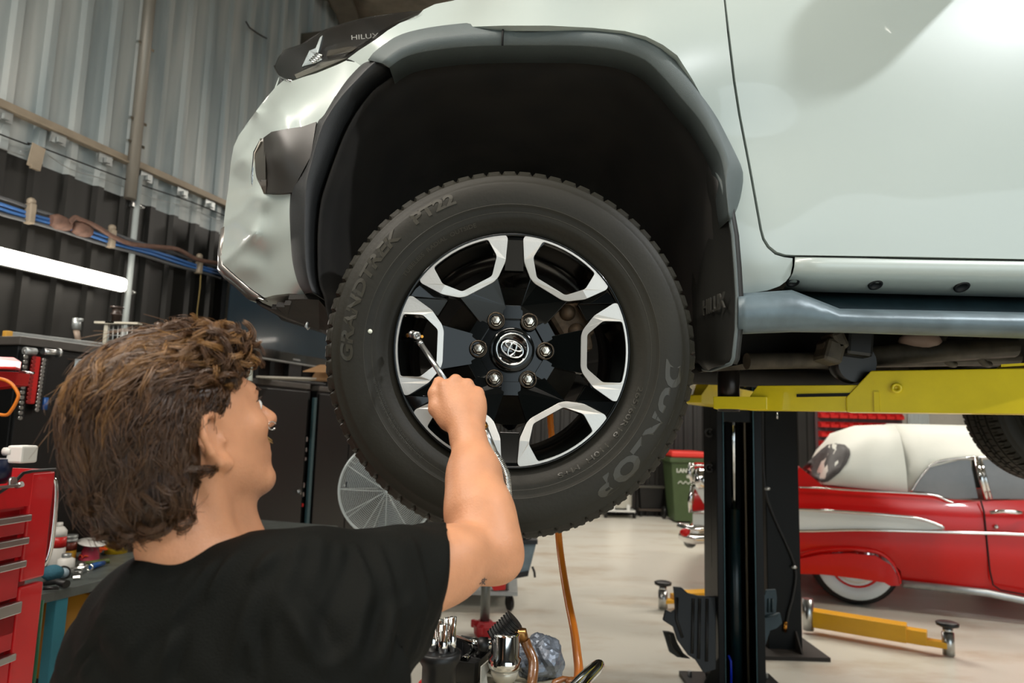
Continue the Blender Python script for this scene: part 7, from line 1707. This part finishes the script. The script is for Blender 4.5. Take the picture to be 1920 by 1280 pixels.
# ratchets
def ratchet(label, p0, p1, group=None):
    t = thing('ratchet', label, 'ratchet', p0); d = (p1-p0).normalized(); mb = MB(); mb.tube([p0, p0.lerp(p1, .3), p0.lerp(p1, .33), p0.lerp(p1, .8)], [.0068, .0062, .0042, .0040], 12); mb.build('handle', M['chrome'], t)
    mb = MB(); mb.tube([p0.lerp(p1, .78), p0.lerp(p1, .88), p1, p1+d*.012], [.006, .0105, .011, .006], 12); mb.build('head', M['chrome'], t)
    mb = MB(); mb.cyl(p1, p1+Vector((0, 0, -.016)), .0065, seg=12); mb.build('drive', M['satin'], t); return t
ratchet('chrome ratchet resting across the rim of the black tray', at(822, 1184, 1.25), at(898, 1208, 1.34))
ratchet('short chrome ratchet lying inside the black tray', onz(870, 1238, zt3+.03), onz(893, 1214, zt3+.03))
for i, (x, y) in enumerate(((855, 1231), (848, 1228))): p = onz(x, y, zt3+.012); tag(MB().cyl(p, p+Vector((0, 0, .014)), .006, seg=12).build('socket', M['satin']), 'tiny steel socket standing in a corner of the black tray', 'socket', 'tiny sockets in the tray')
# socket holder column, half behind the shirt
sc = at(823, 1262, 1.18); sh2 = thing('socket_holder', 'black round base holding upright chrome sockets beside the shirt', 'socket holder', (sc.x, sc.y, zt3))
mb = MB(); mb.lathe([(.028, zt3-sc.z+.001), (.028, .012), (.034, .022), (.036, .034), (.03, .036)], (sc.x, sc.y, sc.z-.0), (0, 0, 1), 28); mb.build('base', M['black_plastic'], sh2)
for i, (dx, dy, r, h) in enumerate(((-.012, 0, .009, .055), (.006, -.008, .0085, .05), (.012, .010, .008, .055), (-.004, .016, .008, .05), (.02, -.002, .007, .06))):
    mb = MB(); c0 = Vector((sc.x+dx, sc.y+dy, sc.z+.03)); mb.lathe([(r, 0), (r, h*.5), (r*.86, h*.52), (r*.86, h), (r*.6, h), (r*.6, h-.008), (0, h-.008)], c0, (0, 0, 1), 18); mb.build('socket', M['chrome'], sh2)
mb = MB(); mb.tube([at(790, 1275, 1.2), at(805, 1300, 1.2), at(812, 1340, 1.2)], .006, 8); tag(mb.build('red_hose', M['redplastic']), 'short bit of red hose left of the socket holder', 'hose')
# air filter regulator: chrome barrel, black knob, brass elbow and brown hose
rp = Vector((at(946, 1262, 1.24).x, 1.24, zt3)); rg_ = thing('air_regulator', 'polished air filter regulator with a ribbed black knob standing on the stand', 'regulator', rp)
s3 = 1.26/1280
mb = MB(); mb.lathe([(.010, 0), (.012, .006), (.018, .012), (.023, .020), (.0245, .032)], rp, (.0, 0, 1), 32); mb.build('bowl', mat('cream_bowl', 'b9b4a4', .3, .3), rg_)
mb = MB(); mb.lathe([(.026, .032), (.029, .036), (.029, .050), (.025, .054), (.025, .088), (.022, .092), (0, .092)], rp, (0, 0, 1), 36); mb.cyl(rp+Vector((0, 0, .070)), rp+Vector((-.045, 0, .070)), .008, seg=12); mb.build('barrel', M['chrome'], rg_)
mb = MB(); mb.tube([rp+Vector((-.03, 0, .070)), rp+Vector((-.045, 0, .070)), rp+Vector((-.048, 0, .070))], [.012, .012, .006], 12); mb.build('side_port', M['black_plastic'], rg_)
ka = at(962, 1188, 1.25)-at(925, 1208, 1.25); ka.normalize(); k0 = at(940, 1190, 1.24); kn = (at(950, 1168, 1.24)-at(930, 1195, 1.24)).normalized()
mb = MB(); kax = (at(968, 1200, 1.24)-at(935, 1175, 1.24)).normalized(); cK = at(947, 1178, 1.24)
kd = (at(960, 1160, 1.24)-at(928, 1192, 1.24)).normalized(); prof_ = []
for i in range(9): prof_ += [(.0185, -.025+i*.0055), (.0158, -.025+i*.0055+.001), (.0158, -.025+i*.0055+.003), (.0185, -.025+i*.0055+.004)]
mb.lathe(prof_, cK, kd, 28, smooth=False); mb.build('knob', M['black_plastic'], rg_)
M['brassd'] = mat('tarnished_brass', '8a6236', .3, .9)
mb = MB(); mb.tube([rp+Vector((.004, 0, .088)), rp+Vector((.008, 0, .108)), at(966, 1184, 1.25), at(978, 1186, 1.25), at(984, 1204, 1.25)], [.008, .009, .010, .011, .008], 12); mb.build('elbow', M['brassd'], rg_)
mb = MB(); mb.tube(smoothline([at(984, 1200, 1.25), at(990, 1215, 1.25), at(1000, 1240, 1.24), at(998, 1275, 1.22), at(990, 1330, 1.2)], 16), [.0085+.0008*(i % 2) for i in range(65)], 12); mb.build('brown_hose', mat('amber_ribbed_hose_dark', '6e431c', .3, coat=.5), rg_)
# ball of foil / crumpled cloth
def blob(c, r, seed, sc=(1, 1, 1)):
    rr2 = random.Random(seed); mb = MB(); bm = bmesh.new(); bmesh.ops.create_icosphere(bm, subdivisions=4, radius=r)
    offs = [(Vector((rr2.gauss(0, 1), rr2.gauss(0, 1), rr2.gauss(0, 1))).normalized(), rr2.uniform(.02, .14), rr2.uniform(6, 14)) for _ in range(14)]
    for v in bm.verts:
        n_ = v.co.normalized(); k = 1.0
        for d, a, f in offs: k -= a*max(0, math.cos(n_.dot(d)*f))*.5
        v.co = Vector((v.co.x*sc[0], v.co.y*sc[1], v.co.z*sc[2]))*k*1.2
    bm.verts.index_update(); mb.add([c+v.co for v in bm.verts], [tuple(v.index for v in f.verts) for f in bm.faces], False); bm.free(); return mb
fo_ = ot(1010, 1268)+Vector((.0, 0, .032)); blob(fo_, .040, 3, (1.15, 1, .95)).build('crumpled_foil_cloth', mat('silvery_crumpled_cloth', '6f7680', .35, .6, var=.4, vscale=60))
tag(bpy.data.objects['crumpled_foil_cloth'], 'crumpled silvery rag ball behind the brown hose on the stand', 'rag')
mb = MB(); mb.tube([at(1035, 1295, 1.2), at(1040, 1279, 1.21), at(1055, 1273, 1.22), at(1068, 1275, 1.22), at(1080, 1284, 1.21), at(1080, 1300, 1.2)], [.0055]*6, 10); mb.cyl(at(1070, 1272, 1.215), at(1072, 1290, 1.205), .009, seg=12); tag(mb.build('hose_coil', mat('amber_brown_hose', '7a4a22', .3, coat=.4)), 'brown hose loop curling at the foot of the chrome handle', 'hose')
LAMPS = [(-2.4, .2, PI/2, 110), (-.9, .4, 0, 70), (0.6, -2.6, 0, 70), (4.9, 3.6, 0, 100), (2.4, 7.2, 0, 110), (6.0, 7.2, 0, 110), (1.0, 9.6, 0, 100)]  # unseen battens, all assumed; the first is added to brighten the upper left wall
hbp = Vector((3.1, -.1, 4.4)); hb3 = thing('assumed_high_bay_lamp', 'assumed round high bay lamp hanging out of view, casting the mirror shadow on the truck door', 'light', hbp)  # assumed lamp out of view, placed to throw the mirror shadow on the door
mb = MB(); mb.lathe([(.04, .25), (.06, .2), (.16, .02), (.17, 0), (.165, 0), (.15, .02), (.05, .18), (.0, .19)], hbp, (0, 0, 1), 32); mb.build('shade', M['galv'], hb3)
mb = MB(); mb.cyl(hbp+Vector((0, 0, .25)), (hbp.x, hbp.y, Hc), .01, seg=8); mb.build('hanger', M['galv'], hb3)
CARRY = [('lamp', wallpt(120, 510, .2), (PI/2, 0, math.atan2(WD.y, WD.x)+PI), 1.2, .08, 10, (1, .95, .88)),
  ('lamp', (4.45, -5.9, 2.2), (PI/2, 0, PI), 7.8, 4.2, 300, (.82, .94, 1)),  # assumed daylight through the roller door, made with an area lamp
  ('lamp', hbp-Vector((0, 0, .03)), (0, 0, 0), .16, .16, 170, (.95, .98, 1))]
EXPO = -0.12

bt = thing('tube_light', 'unseen tube light added high on the pale back wall beyond the truck, to reflect in the television', 'light', (8.6, YB-.1, 3.3))  # assumed lamp out of view, added so the television screen mirrors a tube
mb = MB(); mb.box((8.6, YB-.04, 3.3), (1.5, .06, .12), None, .01); mb.build('housing', M['galv'], bt)
mb = MB(); mb.box((8.6, YB-.09, 3.3), (1.46, .05, .10), None, .02); mb.build('diffuser', M['tube'], bt)
# ---------------------------------------------------------------- world, lights, camera
wd = bpy.data.worlds.new('World'); SC.world = wd; wd.use_nodes = True
bg = wd.node_tree.nodes['Background']; bg.inputs['Color'].default_value = (.80, .93, 1, 1); bg.inputs['Strength'].default_value = 2.5
for (x, y, rz, pw) in LAMPS: batten(x, y, rz, pw)
for c in CARRY: area(*c)
cam = bpy.data.cameras.new('camera'); co = bpy.data.objects.new('camera', cam); COL.objects.link(co)
mx = Matrix((Rt, Up, -Fw)).transposed().to_4x4(); mx.translation = CAMP; co.matrix_world = mx
cam.lens = 24; cam.sensor_width = 36; cam.sensor_fit = 'HORIZONTAL'; cam.clip_start = .05
cam.dof.use_dof = True; cam.dof.focus_distance = 1.4; cam.dof.aperture_fstop = 4.5
SC.camera = co
vs = SC.view_settings; vs.view_transform = 'Standard'; vs.look = 'None'; vs.exposure = EXPO; vs.gamma = 1; vs.use_curve_mapping = False
